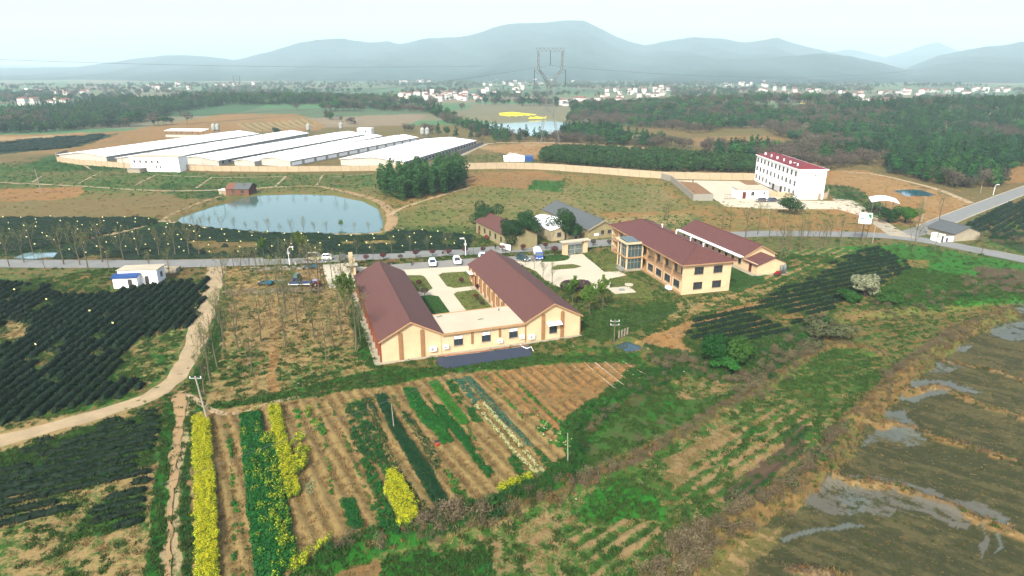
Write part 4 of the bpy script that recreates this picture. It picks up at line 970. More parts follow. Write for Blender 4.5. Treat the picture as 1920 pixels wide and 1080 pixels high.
# ------------------------------------------------------------------ white dormitory on the rise, its yard and office
kw0 = G(1490, 373.5); kf = G(1414, 338); an = math.atan2(kf[1]-kw0[1], kf[0]-kw0[0]); WL = math.hypot(kf[0]-kw0[0], kf[1]-kw0[1])
TW = thing('white_block', 'three storey white block with red roof and eleven bays of windows', 'building', (*kw0, 0), an-math.pi/2)
WW = 10.2; WH = 10.6
slab('wall', TW, 0, WW, 0, WL, -.3, WH, M('white_render', (.74, .74, .72), .7, .04, .4))
mb = MB(); mb.box(-.5, WW+.5, -.5, WL+.5, WH+.002, WH+.3); mb.build('eaves_slab', m_white, TW)
m_redroof = M('red_roof_sheet', S(150, 50, 58), .7, .12, .5)
mb = MB(); hw = WW/2; mb.q([(-.3, -.3, WH+.32), (WW+.3, -.3, WH+.32), (hw, 4.0, WH+1.9)]).q([(WW+.3, -.3, WH+.32), (WW+.3, WL+.3, WH+.32), (hw, WL-4, WH+1.9), (hw, 4, WH+1.9)]).q([(WW+.3, WL+.3, WH+.32), (-.3, WL+.3, WH+.32), (hw, WL-4, WH+1.9)]).q([(-.3, WL+.3, WH+.32), (-.3, -.3, WH+.32), (hw, 4, WH+1.9), (hw, WL-4, WH+1.9)]); mb.build('roof', m_redroof, TW)
for i in range(11):
    y = WL*(i+.5)/11
    for fl in range(3):
        if fl == 0 and i in (3, 4, 5): continue
        window(TW, (-.001, y), (-1, 0), 1.7, 1.85, 1.1+fl*3.45, m_grey, m_glass, cols=2, sill=False)
for i in (3, 5): slab('door', TW, -.08, -.001, WL*(i+.5)/11-.9, WL*(i+.5)/11+.9, 0, 2.5, m_doorr)
slab('door_canopy', TW, -1.6, -.001, WL*3/11, WL*6/11, 2.9, 3.05, m_white)
for i in range(6):
    y = 5+i*(WL-9)/5.2; v = MB(); v.box(1.3, 1.7, y-.12, y+.12, WH+.6, WH+1.75); v.box(1.3, 1.7, y+.35, y+.59, WH+.6, WH+1.75) if i % 2 else None; v.build('chimney', m_white, TW)
mb = MB(); mb.lathe([(.05, 0), (.6, .15), (.62, .2)], 12, 0, (2.0, 9)); o = mb.build('satellite_dish', m_white, TW); o.location.z = WH+1.2
# emblems on the end wall: dark six-pointed snowflake-like mark, orange and yellow mark
T = Matrix(((1, 0, 0, 1.9), (0, 0, -1, -.01), (0, 1, 0, 8.9), (0, 0, 0, 1)))
mb = MB()
for k in range(6): mb.box(-.09, .09, .18, .95, 0, .03, 0, T @ Matrix.Rotation(k*math.pi/3, 4, 'Z'))
for k in range(6): mb.box(-.35, .35, .52, .62, 0, .032, 0, T @ Matrix.Rotation(k*math.pi/3, 4, 'Z'))
mb.box(-.5, .5, -1.35, -1.15, 0, .03, 0, T); mb.build('black_emblem', M('sign_black', (.03, .03, .03), .6), TW)
T = Matrix(((1, 0, 0, 6.6), (0, 0, -1, -.01), (0, 1, 0, 8.6), (0, 0, 0, 1)))
MB().box(-.55, -.15, -.4, .5, 0, .03, 0, T).box(-.15, .35, -.35, .05, 0, .03, 0, T).box(-.1, .15, .15, .45, 0, .03, 0, T).build('orange_emblem', M('sign_orange', S(225, 150, 30), .6), TW)
MB().box(.5, .9, -.2, .2, 0, .03, 0, T).box(1.05, 1.45, -.2, .2, 0, .03, 0, T).box(1.6, 2.0, -.2, .2, 0, .03, 0, T).build('pale_lettering', M('sign_pink', S(240, 205, 195), .7), TW)
yard = flat('yard_paving', [(1262, 338), (1414, 340), (1490, 376), (1600, 378), (1640, 412), (1570, 392), (1450, 392), (1360, 387), (1337, 372)], .06, m_pave)
flat('service_lane', [(1560, 372), (1600, 376), (1700, 440), (1722, 447), (1668, 442), (1620, 408), (1580, 392)], .052, m_concw)
flat('soil_bed', [(1270, 340), (1306, 343), (1336, 364), (1300, 365)], .12, M('red_earth', S(166, 124, 82), .95, .2, .6, bump=.3))
flat('soil_bed', [(1386, 340), (1412, 340), (1425, 347), (1400, 347)], .12, M('red_earth', S(166, 124, 82), .95, .2, .6, bump=.3))
of = thing('gate_office', 'low white office with dark doorway below the white block', 'building', (*G(1382, 373), 0), R(2))
slab('wall', of, 0, 11.5, 0, 6, -.2, 3.4, m_white); slab('roof', of, -.3, 11.8, -.4, 6.3, 3.402, 3.6, m_conc)
slab('door', of, 1.8, 3.2, -.05, -.001, 0, 2.6, m_doorr); window(of, (5.6, -.001), (0, -1), 1.3, 1.5, 1.2, m_grey); window(of, (10, -.001), (0, -1), .7, 1.0, 1.6, m_grey)
gg = thing('yard_gate', 'grey sliding gate between low wall and white office', 'gate', (*G(1358, 374), 0), R(3)); 
for i in range(9): MB().box(i*.55, i*.55+.06, 0, .06, 0, 1.9).build('bar', m_steel, gg)
MB().box(0, 4.46, -.06, -.001, 1.8, 1.9).box(0, 4.46, -.06, -.001, .2, .3).build('rail', m_steel, gg)

# ------------------------------------------------------------------ panelled boundary walls
def panel_wall(name, label, px, h, step, mat, mat2, thick=.22):
    P = GP(px); t = thing(name, label, 'wall', (*P[0], 0)); me_cache = {}
    ox, oy = P[0]
    for a, b in zip(P[:-1], P[1:]):
        L = math.hypot(b[0]-a[0], b[1]-a[1]); n = max(1, round(L/step)); s = L/n; an = math.atan2(b[1]-a[1], b[0]-a[0])
        key = round(s, 2)
        if key not in me_cache: me_cache[key] = (MB().box(.12, s-.12, -thick/2, thick/2, -.4, h).mesh('wall_panel', mat), MB().box(-.15, .15, -thick/2-.07, thick/2+.07, -.4, h+.12).mesh('wall_post', mat2))
        for i in range(n):
            x = a[0]+(b[0]-a[0])*i/n-ox; y = a[1]+(b[1]-a[1])*i/n-oy
            link('wall_panel', me_cache[key][0], t, (x, y, random.uniform(-.03, .03)), an); link('wall_post', me_cache[key][1], t, (x, y, 0), an)
    return t
m_bw = M('rendered_panel', S(228, 208, 172), .9, .12, .3, rnd=.05, bump=.1); m_bw2 = M('rendered_post', S(206, 186, 150), .9, .12, .3)
panel_wall('boundary_wall', 'cream panelled wall from the shed corner to the farm office', [(127, 289), (106, 296), (108, 303), (140, 308), (246, 316)], 2.5, 4.0, m_bw, m_bw2)
panel_wall('boundary_wall', 'cream panelled wall running from the farm office past the bamboo', [(320, 318), (400, 321), (520, 322), (640, 321), (780, 319), (872, 317.5)], 2.5, 4.6, m_bw, m_bw2)
panel_wall('boundary_wall', 'long cream wall from the bamboo across to the white block', [(872, 317.5), (950, 316.5), (1000, 317.5), (1060, 321), (1140, 327), (1240, 335), (1330, 337), (1414, 338)], 3.0, 4.6, m_bw, m_bw2)
panel_wall('yard_wall', 'grey-topped wall around the soil bed left of the white office', [(1240, 335), (1258, 340), (1300, 376.5), (1337, 376)], 2.4, 3.6, M('grey_render', S(190, 190, 178), .9, .1, .3), m_bw2)
panel_wall('garden_wall', 'low cream wall between the white office and the white block', [(1440, 368), (1489, 372)], 2.0, 3.6, m_bw, m_bw2)
panel_wall('garden_wall', 'short cream wall right of the white block', [(1534, 374), (1550, 372), (1553, 364)], 2.2, 3.6, m_bw, m_bw2)
panel_wall('shed_bank_wall', 'grey retaining wall along the right side of the rightmost shed', [(766, 318), (812, 312), (905, 271)], 2.0, 5.0, m_concg, m_concw)

# ------------------------------------------------------------------ livestock sheds
m_shedroof = M('white_shed_roof', (.62, .63, .63), .5, .10, .08); m_shedwall = M('cream_shed_panel', S(246, 240, 224), .8, .06, .3); m_shedside = M('pale_shed_side', S(228, 232, 228), .7, .08, .3)
def shed(label, nl, nr, fr, ez, rz_, blinds, over=.5):
    a, b, c = G(*nl), G(*nr), G(*fr); W = math.hypot(b[0]-a[0], b[1]-a[1]); L = math.hypot(c[0]-b[0], c[1]-b[1])
    an = math.atan2(c[1]-b[1], c[0]-b[0])-math.pi/2
    gx_ = math.atan2(b[1]-a[1], b[0]-a[0]); W = W*math.cos(gx_-an)
    o0 = (b[0]-W*math.cos(an), b[1]-W*math.sin(an))
    t = thing('livestock_shed', label, 'shed', (*o0, 0), an, 'parallel livestock sheds'); hw = W/2
    mb = MB(); mb.loft([[(0, y, -.3), (W, y, -.3), (W, y, ez), (hw, y, rz_-.15), (0, y, ez)] for y in (0, L)]); mb.build('wall', m_shedwall, t)
    mb = MB(); mb.loft([[(-over, y, ez-.05), (hw, y, rz_), (W+over, y, ez-.05), (W+over, y, ez+.12), (hw, y, rz_+.18), (-over, y, ez+.12)] for y in (-.6, L+.6)]); mb.build('roof', m_shedroof, t)
    n = max(5, int(L/14)); sl = (rz_-ez)/(hw+over)
    vm = None
    for i in range(n):
        y = (i+.5)*L/n
        if vm is None: vm = MB().box(-.7, .7, -.5, .5, 0, .5).mesh('roof_vent', m_grey)
        link('roof_vent', vm, t, (hw+.9, y, rz_+.02))
    k = max(3, int(L/9)); dm = MB().box(0, .06, -3.6, 3.6, .5, ez-.7).mesh('curtain', m_sheetw if blinds == 1 else m_shedside)
    pm = MB().box(0, .25, -.25, .25, 0, ez-.06).mesh('side_post', m_grey)
    for i in range(k):
        y = (i+.5)*L/k; link('curtain', dm, t, (W+.001, y, 0)); link('side_post', pm, t, (W+.001, y+L/k/2-.3, 0))
    if blinds == 2:
        fm = MB(); fm.tube([(.0, 0, 0), (.35, 0, 0)], .65, 12); fme = fm.mesh('fan', m_dark)
        for i in range(k*2): link('fan', fme, t, (W+.07, (i+.5)*L/k/2+.3, 1.5))
    gm = MB().box(-.5, .5, -.06, -.001, 0, 2.0).mesh('door', m_shedside); link('door', gm, t, (W*.6, 0, 0))
    return t
shed('white roofed livestock shed farthest to the left, first of the row', (127.5, 297), (201, 303), (485, 258), 2.6, 4.3, 0)
shed('white roofed livestock shed second from the left, behind the farm office', (232, 304), (300, 309), (578, 257), 2.6, 4.3, 0)
shed('white roofed livestock shed third from the left, with a row of wall fans', (344, 305), (411, 311), (684, 259), 2.6, 4.3, 2)
shed('narrow white roofed livestock shed fourth from the left', (446, 309), (478, 312), (716, 262), 2.4, 3.4, 0, .2)
shed('white roofed livestock shed fifth from the left, curtains along its side', (482, 309), (545, 313), (783, 266), 2.8, 4.3, 1)
shed('broad white roofed livestock shed at the right end of the row', (645, 308), (758, 315), (892, 273), 3.0, 4.6, 2)
fo = thing('farm_office', 'white two-level farm office with small square windows before the sheds', 'building', (*G(247, 321), 0), R(-6))
slab('wall', fo, 0, 24.0, 0, 7, -.3, 6.6, m_white); slab('roof', fo, -.2, 24.2, -.2, 7.2, 6.602, 6.8, m_conc)
for i in range(5): window(fo, (2.2+i*2.9, -.001), (0, -1), .95, 1.3, 3.9, m_dark, sill=False)
for x in (12.8, 14.6): window(fo, (x, -.001), (0, -1), .7, 1.1, 1.6, m_dark, sill=False)
slab('outhouse', fo, 1.2, 7.5, -4.5, -.01, -.3, 1.7, m_concw); slab('outhouse_roof', fo, 1.0, 7.7, -4.7, -.01, 1.702, 1.85, m_concg)
fw = thing('farm_pump_house', 'small white flat-roofed house at the far end of the sheds', 'building', (*G(670, 252), 0), R(-8)); slab('wall', fw, 0, 10.5, 0, 6, -.3, 4.2, m_white); slab('roof', fw, -.2, 10.7, -.2, 6.2, 4.202, 4.4, m_white)
for x in (2.2, 6.4): window(fw, (x, -.001), (0, -1), 1.2, 1.7, 1.4, m_dark, sill=False)
os_ = thing('open_shed', 'open-sided shed with thin white roof behind the leftmost shed', 'shed', (*G(311, 257), 0), R(-4)); slab('back_wall', os_, 0, 24, 0, .3, -.3, 1.6, m_shedwall)
mb = MB(); mb.loft([[(x, -1, 4.3), (x, 8, 5.0), (x, 8, 5.15), (x, -1, 4.45)] for x in (0, 28)]); mb.build('roof', m_sheetw, os_)
for i in range(8): MB().box(i*3.9+.1, i*3.9+.3, .4, .6, 0, 4.3).build('post', m_dark, os_)
def silo():
    t = thing('feed_silo', '', 'silo', (0, 0, 0)); l = MB(); l.lathe([(.5, 1.6), (1.5, 3.0), (1.5, 6.2), (.3, 7.3), (.3, 7.5)], 14); l.build('hopper', M('silo_steel', S(205, 212, 205), .5, .1, 1), t, smooth=False)
    for k in range(4): a_ = math.pi/4+k*math.pi/2; MB().tube([(1.3*math.cos(a_), 1.3*math.sin(a_), -.1), (1.3*math.cos(a_), 1.3*math.sin(a_), 3.2)], .09, 5).build('leg', m_steel, t)
    return t
s0 = silo()
for i, (u, v, lb) in enumerate(((402, 250.5, 'pale feed silo behind the leftmost shed, the left one of the pair'), (409.5, 250.5, 'pale feed silo behind the leftmost shed, the right one of the pair'), (792.5, 259, 'tall pale feed silo behind the rightmost shed, the left one of the pair'), (801.5, 259, 'tall pale feed silo behind the rightmost shed, the right one of the pair'), (579, 250.5, 'lone feed silo at the far end of the second shed'), (640, 247.5, 'lone feed silo at the far end of the third shed'))):
    o = s0 if i == 0 else copy_tree(s0); o['label'] = lb; o['group'] = 'feed silos'; o.location = (*G(u, v), 0); o.scale = (1, 1, 1.0)
tn = thing('white_tent_shed', 'low white roofed shed with bright blue end by the boundary wall', 'shed', (*G(945, 303), 0), R(2))
gable_walls(10.5, 8, 2.0, 2.6, m_sheetw, tn); mb = MB(); mb.loft([[(-.2, y, 1.98), (5.2, y, 2.7), (10.7, y, 1.98), (10.7, y, 2.1), (5.2, y, 2.82), (-.2, y, 2.1)] for y in (-.2, 8.2)]); mb.build('roof', m_sheetw, tn)
slab('blue_end', tn, 10.75, 15.0, .2, 7, -.2, 2.4, m_blue)
for u, v, lb in ((957, 289.5, 'pale tarpaulin heap behind the white tent shed, left'), (966, 290.5, 'pale tarpaulin heap behind the white tent shed, right')):
    l = MB(); l.lathe([(1.9, 0), (1.7, .6), (1.0, 1.1), (.2, 1.3)], 9); l.build('tarpaulin_heap', m_concw, label=lb, cat='heap').location = (*G(u, v), 0)

# ------------------------------------------------------------------ roads
m_asph = M('worn_asphalt', S(160, 164, 160), .9, .10, .35, bump=.15)
m_track = M('sandy_track', S(206, 184, 144), .95, .22, .35, bump=.5)
m_kerb = M('kerb_concrete', S(225, 218, 195), .9, .1, .5)
def smooth_line(P, step=2.0):
    P = [Vector((*p, 0)) for p in P]; out = []
    for i in range(len(P)-1):
        p0 = P[max(i-1, 0)]; p1 = P[i]; p2 = P[i+1]; p3 = P[min(i+2, len(P)-1)]
        n = max(2, int((p2-p1).length/step))
        for k in range(n):
            t = k/n; out.append(.5*((2*p1)+(p2-p0)*t+(2*p0-5*p1+4*p2-p3)*t*t+(3*p1-p0-3*p2+p3)*t**3))
    out.append(P[-1]); return out
def ribbon(name, P, w, mat, z=.04, drape=False, wob=0, off=0, step=2.0, h=0, **kw):
    L = smooth_line(P, step); V = []; ns = 7 if drape else 2
    for i, p in enumerate(L):
        d = (L[min(i+1, len(L)-1)]-L[max(i-1, 0)]).normalized(); n = Vector((-d.y, d.x, 0)); ww = w if not hasattr(w, '__len__') else np.interp(i/(len(L)-1), np.linspace(0, 1, len(w)), w)
        for k in range(ns):
            s = (k/(ns-1)-.5)*ww
            if wob: s += wob*(vnoise(np.array([p.x*.5+k*9]), np.array([p.y*.5]), 3)[0]-.5)*(1 if k in (0, ns-1) else 0)
            q = p+n*(s+off); V.append([q.x, q.y, z])
    V = np.array(V)
    if drape: V[:, 2] = relief(V[:, 0], V[:, 1])+z
    F = [(i*ns+k, i*ns+k+1, (i+1)*ns+k+1, (i+1)*ns+k)[::-1] for i in range(len(L)-1) for k in range(ns-1)]
    if h:
        mb = MB(); 
        for i in range(len(L)-1):
            a, b, c, d_ = V[i*2], V[i*2+1], V[i*2+3], V[i*2+2]
            mb.q([(*a[:2], z+h), (*d_[:2], z+h), (*c[:2], z+h), (*b[:2], z+h)]).q([(*a[:2], 0), (*d_[:2], 0), (*d_[:2], z+h), (*a[:2], z+h)]).q([(*b[:2], 0), (*b[:2], z+h), (*c[:2], z+h), (*c[:2], 0)])
        return mb.build(name, mat, kind='structure')
    return link(name, npmesh(name, V, F, mat), kind='structure', **kw)
ribbon('road', ROAD, 6.6, m_asph, .045)
ribbon('road', ROAD2, 6.0, m_asph, .049)
ribbon('road_kerb', ROAD2[1:], .3, m_kerb, .05, off=3.15, h=.12); ribbon('road_kerb', ROAD2[1:], .3, m_kerb, .05, off=-3.15, h=.12)
ribbon('road_edge_strip', ROAD[19:], .25, m_kerb, .056, off=3.35); ribbon('road_edge_strip', ROAD[4:9], .2, m_kerb, .056, off=-3.4)
DT = GP([(405, 500), (402, 520), (392, 560), (372, 620), (350, 680), (318, 722), (250, 757), (120, 795), (0, 826), (-150, 862), (-400, 930)])
ribbon('dirt_track', DT, [3.6, 3.4, 3.5, 3.2, 3.0, 3.2, 3.0], m_track, .03, True, 1.3)
flat('track_apron', [(388, 502), (420, 503), (412, 512), (392, 513)], .055, m_track)
ribbon('field_path', GP([(338, 735), (338, 790), (328, 860), (322, 930), (318, 1000), (316, 1080), (314, 1180)]), [2.0, 1.0, .7, .4, .4], M('tan_earth_path', S(194, 162, 114), .95, .15, .3), .10, True, .9, step=.6)
ribbon('field_path', GP([(345, 738), (420, 775), (500, 757), (560, 742), (640, 728), (720, 712)])[0:4], .9, m_track, .02, True, .8, step=1)
ribbon('pond_path', GP([(300, 415), (330, 398), (380, 378), (440, 362), (490, 352), (560, 349), (600, 350), (650, 360), (700, 374), (728, 392), (735, 412), (728, 432)]), [1.5, 1.5, 1.5, 2.6, 3.4, 3.4], M('tan_earth_path', S(194, 162, 114), .95, .15, .3), .03, True, .8)
ribbon('pond_path', GP([(180, 445), (240, 432), (300, 415), (325, 418), (400, 430), (480, 437), (560, 440), (690, 439), (728, 432)]), [2.4, 1.8, 1.2, 1, 1, 1], M('sand_path', S(214, 190, 150), .95, .15, .3), .04, True, .6)
ribbon('terrace_path', GP([(0, 342), (60, 345), (150, 349), (260, 356), (340, 358), (440, 355), (540, 350)]), 1.6, M('sand_path', None) if 'sand_path' in MATS else None, .05, True, .6)
for q in ([(190, 322), (148, 344)], [(292, 328), (252, 348)], [(396, 333), (368, 353)], [(536, 331), (516, 350)], [(605, 329), (594, 348)], [(625, 332), (700, 326)], [(292, 328), (330, 330), (420, 333), (536, 331)], [(80, 330), (60, 342)], [(140, 297), (170, 318)]):
    ribbon('terrace_ditch_edge', GP(q), .9, MATS['sand_path'], .10, True, .3)
ribbon('hill_track', GP([(1580, 322), (1640, 327), (1700, 340), (1760, 356), (1820, 381)]), 2.6, MATS['sand_path'], .05, True, .6)
ribbon('shed_lane', GP([(780, 322), (815, 314), (905, 273), (925, 270)]), 3.2, m_concw, .06, True)
ribbon('hill_track', GP([(930, 268), (1020, 268), (1150, 273), (1300, 285), (1440, 300)]), 3.0, MATS['sand_path'], .1, True, 1)
ribbon('hedge_path', GP([(730, 405), (760, 388), (830, 366), (880, 352)]), 1.3, MATS['sand_path'], .08, True, .5)

# ------------------------------------------------------------------ plant prototypes
def proto(V, F, mats, mi=None, name='p', smooth=False): return npmesh(name, V, F, mats, mi, smooth)
m_bark = M('grey_bark', S(132, 122, 98), .95, .2, 2); m_barkd = M('dark_bark', S(78, 64, 52), .95, .2, 2)
m_pine = leafmat('pine_foliage', S(46, 96, 54), .30, .03, .15)
m_pine2 = leafmat('bright_pine_foliage', S(68, 128, 58), .25, .02, .2)
m_camph = leafmat('camphor_foliage', S(52, 98, 48), .2, .015, .2, var=.4)
m_bare = leafmat('bare_wood_twigs', S(118, 108, 92), .25, .02, .1)
m_bamb = leafmat('bamboo_foliage', S(72, 124, 62), .25, .015, .25, var=.45)
m_blos = leafmat('pale_blossom', S(176, 184, 146), .1, .01, .2)
m_redl = leafmat('dark_red_foliage', S(112, 46, 50), .2, .01, .15)
m_tea = leafmat('tea_foliage', S(20, 52, 26), .12, .01, .12, var=.75, scale=2.2)
m_tea2 = leafmat('tea_new_growth', S(56, 104, 46), .15, .01, .15, var=.4, scale=1.2)
m_lgreen = leafmat('spring_green_foliage', S(118, 156, 56), .2, .02, .25)
m_bush = leafmat('shrub_foliage', S(52, 116, 40), .3, .03, .2)
m_dry = leafmat('dry_twigs', S(140, 128, 96), .3, .02, .1)
m_straw = leafmat('straw_grass', S(182, 152, 98), .3, .02, .2)
m_rust = leafmat('rusty_grass', S(170, 138, 84), .3, .02, .2)
m_grass = leafmat('green_grass', S(94, 132, 58), .3, .03, .4)
m_grassv = leafmat('vivid_grass', S(52, 150, 40), .25, .02, .4)
m_rape = leafmat('rape_flower', S(232, 230, 36, 2.6), .12, .01, .2, var=.12)
m_rapeg = leafmat('rape_leaf', S(128, 172, 46), .2, .02, .2)
m_veg = leafmat('leafy_vegetable', S(74, 164, 52), .2, .02, .25)
m_vegd = leafmat('dark_vegetable', S(40, 128, 44), .2, .02, .25)
m_cab = leafmat('blue_green_cabbage', S(74, 134, 106), .2, .02, .15)
m_whe = leafmat('garlic_blade', S(48, 112, 66), .2, .015, .2)
m_wfl = leafmat('white_yellow_flower', S(238, 234, 170), .15, .02, .1)
rsd = np.random.default_rng(5)
def tree_mesh(name, h, blobs, n, size, lm, bark=None, limbs=5, tr=.16, seed=0, up=.4):
    r = np.random.default_rng(seed); V, F = leaves(blobs, n, size, r, up); segs = [([(0, 0, -.3), (0.1*h*.1, 0, h*.35), (0, 0.02*h, h*.7)], [tr, tr*.75, tr*.35])]
    for k in range(limbs):
        b = blobs[k % len(blobs)]; z0 = h*(.25+.3*k/max(1, limbs)); segs.append(([(0, 0, z0), ((b[0])*.6+r.normal()*.1*h*.2, b[1]*.6, (z0+b[2])/2+.3), (b[0], b[1], b[2])], [tr*.5, tr*.35, tr*.12]))
    tv, tf = trunkVF(segs, 4); V2, F2, mi = merge([(V, F, 0), (tv, tf, 1)])
    return proto(V2, F2, [lm, bark or m_barkd], mi, name)
def rblobs(r, n, h0, h1, rx, rz_, spread):
    return [(r.normal()*spread, r.normal()*spread, r.uniform(h0, h1), rx*r.uniform(.7, 1.2), rx*r.uniform(.7, 1.2), rz_*r.uniform(.7, 1.2)) for _ in range(n)]
r_ = np.random.default_rng(3)
PINES = []
for i in range(4):
    bl = [(r_.normal()*.3, r_.normal()*.3, 2.2+k*1.15, (2.3-.36*k)*r_.uniform(.8, 1.15), (2.3-.36*k)*r_.uniform(.8, 1.15), .75) for k in range(6)]
    PINES.append(tree_mesh('pine_tree', 8.5, bl, 260, .42, m_pine if i < 3 else m_pine2, limbs=3, seed=i))
for i in range(3):
    PINES.append(tree_mesh('round_evergreen', 7.5, rblobs(r_, 6, 3.5, 6.2, 1.7, 1.3, 1.1), 260, .45, m_pine if i else m_pine2, limbs=3, seed=20+i))
def bare_blob(i, h, n=260, lm=None):
    return tree_mesh('bare_woodland_tree', h, rblobs(r_, 7, h*.45, h*.85, 1.6, 1.5, 1.2), n, .30, lm or m_bare, m_bark, limbs=6, seed=40+i, up=.0)
BARES = [bare_blob(i, 6.5) for i in range(3)]
BLOS = [bare_blob(9, 6.0, 300, m_blos)]
def winter_tree(h, seed, w=.22, green=.22, mat=None, bs=.06):
    """leafless ascending tree with sparse opening buds; returns trunk mesh and crown mesh"""
    r = random.Random(seed); tr = MB(); cr = MB()
    pts = [(0, 0, -.2)]; x = y = 0
    for k in range(1, 7): x += r.uniform(-.12, .12)*h*.1; y += r.uniform(-.12, .12)*h*.1; pts.append((x, y, h*.9*k/6))
    tr.tube(pts, [.15*h/9*(1-.8*k/6) for k in range(7)], 5)
    buds = []
    def branch(p, d, L, rad, lev):
        q = p.copy(); P = [q.copy()]
        n = 4
        for k in range(n):
            d = (d+Vector((r.gauss(0, .14), r.gauss(0, .14), .13))).normalized(); q = q+d*(L/n); P.append(q.copy())
            if lev < 2 and k > 0:
                for _ in range(2 if lev == 0 else 1):
                    s = (d+Vector((r.gauss(0, .7), r.gauss(0, .7), r.uniform(0, .5)))).normalized(); branch(q, s, L*.42, rad*.5, lev+1)
            buds.append(q.copy())
        cr.tube([tuple(a) for a in P], [rad*(1-.7*j/n) for j in range(n+1)], 3, cap=False)
    nb = 9
    for i in range(nb):
        t = .28+.62*i/nb; k = t*6/.9*.9; j = min(5, int(k)); f_ = k-j
        p = Vector(pts[j]).lerp(Vector(pts[j+1]), min(1, f_)); a = r.uniform(0, 6.28)
        branch(p, Vector((math.cos(a)*w*3, math.sin(a)*w*3, 1)).normalized(), h*(.42-.22*i/nb), .042*h/9*(1.1-.6*i/nb), 0)
    tm = tr.mesh('trunk', m_bark); B = np.array([tuple(b) for b in buds]); rs2 = np.random.default_rng(seed)
    k = int(len(B)*green*2.2); c = B[rs2.integers(0, len(B), k)]+rs2.normal(0, .12, (k, 3)); a = rs2.normal(size=(k, 3))*bs; b = rs2.normal(size=(k, 3))*bs
    V = np.stack([c-a, c-b, c+a, c+b], 1).reshape(-1, 3); F = np.arange(4*k).reshape(-1, 4)
    cv = np.array(cr.v); cf = np.array([f for f in cr.f])
    V2, F2, mi = merge([(cv, cf, 0), (V, F, 1)])
    return tm, proto(V2, F2, [m_bark, mat or leafmat('opening_buds', S(150, 158, 90), .2, .02, .2)], mi, 'crown')
WT = [winter_tree(9+1.2*(i % 3), 100+i, w=.16+.05*(i % 3)) for i in range(6)]
WTG = [winter_tree(8, 130+i, w=.3, green=1.6, mat=m_lgreen, bs=.09) for i in range(2)]
def put_tree(name, tm, u=None, v=None, s=1.0, label='', cat='tree', group=None, xy=None):
    if xy is None: x, y, z = GH(u, v)
    else: x, y = xy; z = Z1(x, y)
    t = thing(name, label, cat, (x, y, z), random.uniform(0, 6.28), group); t.scale = (s, s, s*random.uniform(.92, 1.1))
    link('trunk', tm[0], t); link('crown', tm[1], t); return t

# ------------------------------------------------------------------ tea hedges
def clump_strip(name, runs, w, h, mats, seed, res=.30, parent=None):
    """hedge along runs of (x,y) points: rounded, lumpy, leafy"""
    V = []; F = []; o = 0; prof = np.array([(-.5, 0), (-.52, .45), (-.36, .82), (-.12, 1), (.12, 1), (.36, .82), (.52, .45), (.5, 0)]); m = len(prof)
    for P in runs:
        P = np.array(P)
        if len(P) < 3: continue
        n = len(P); d = np.gradient(P, axis=0); d /= np.linalg.norm(d, axis=1)[:, None]+1e-9; nrm = np.stack([-d[:, 1], d[:, 0]], 1)
        zb = relief(P[:, 0], P[:, 1]); t = np.arange(n)
        lump = .84+.32*vnoise(t*res/1.1+seed*7.7, np.zeros(n)+seed, 2); ends = np.minimum(1, np.minimum(t+.4, n-t-.6)/2.0); lump = lump*np.clip(ends, .15, 1)
        rnd = rng.normal(0, .16, (n, m)); 
        off = prof[None, :, 0]*w*(lump[:, None]*.5+.5)*(1+rnd); hh = prof[None, :, 1]*h*lump[:, None]*(1+rng.normal(0, .15, (n, m)))
        X = P[:, 0][:, None]+nrm[:, 0][:, None]*off+rng.normal(0, .09, (n, m)); Y = P[:, 1][:, None]+nrm[:, 1][:, None]*off+rng.normal(0, .09, (n, m)); Z = zb[:, None]+hh-.05
        V.append(np.stack([X, Y, Z], 2).reshape(-1, 3)); i = (np.arange(n-1)[:, None]*m+np.arange(m-1)[None, :]).ravel()+o
        F.append(np.stack([i, i+1, i+m+1, i+m], 1)); o += n*m
        if res < .4:
            c = V[-1][(prof[None, :, 1]*np.ones((n, 1))).ravel() > .3]; k = len(c); c = c+rng.normal(0, .05, (k, 3))
            nr = rng.normal(0, .6, (k, 3)); nr[:, 2] += .7; nr /= np.linalg.norm(nr, axis=1)[:, None]; a = np.cross(nr, rng.normal(size=(k, 3))); a /= np.linalg.norm(a, axis=1)[:, None]; b = np.cross(nr, a); s_ = rng.uniform(.07, .16, (k, 1))
            V.append(np.stack([c-a*s_, c-b*s_, c+a*s_, c+b*s_+nr*s_*.5], 1).reshape(-1, 3)+np.array([0, 0, .05])); F.append(np.arange(4*k).reshape(-1, 4)+o); o += 4*k
    if not V: return None
    return npmesh(name, np.concatenate(V), np.concatenate(F), mats)
TEA_TOT = [0]
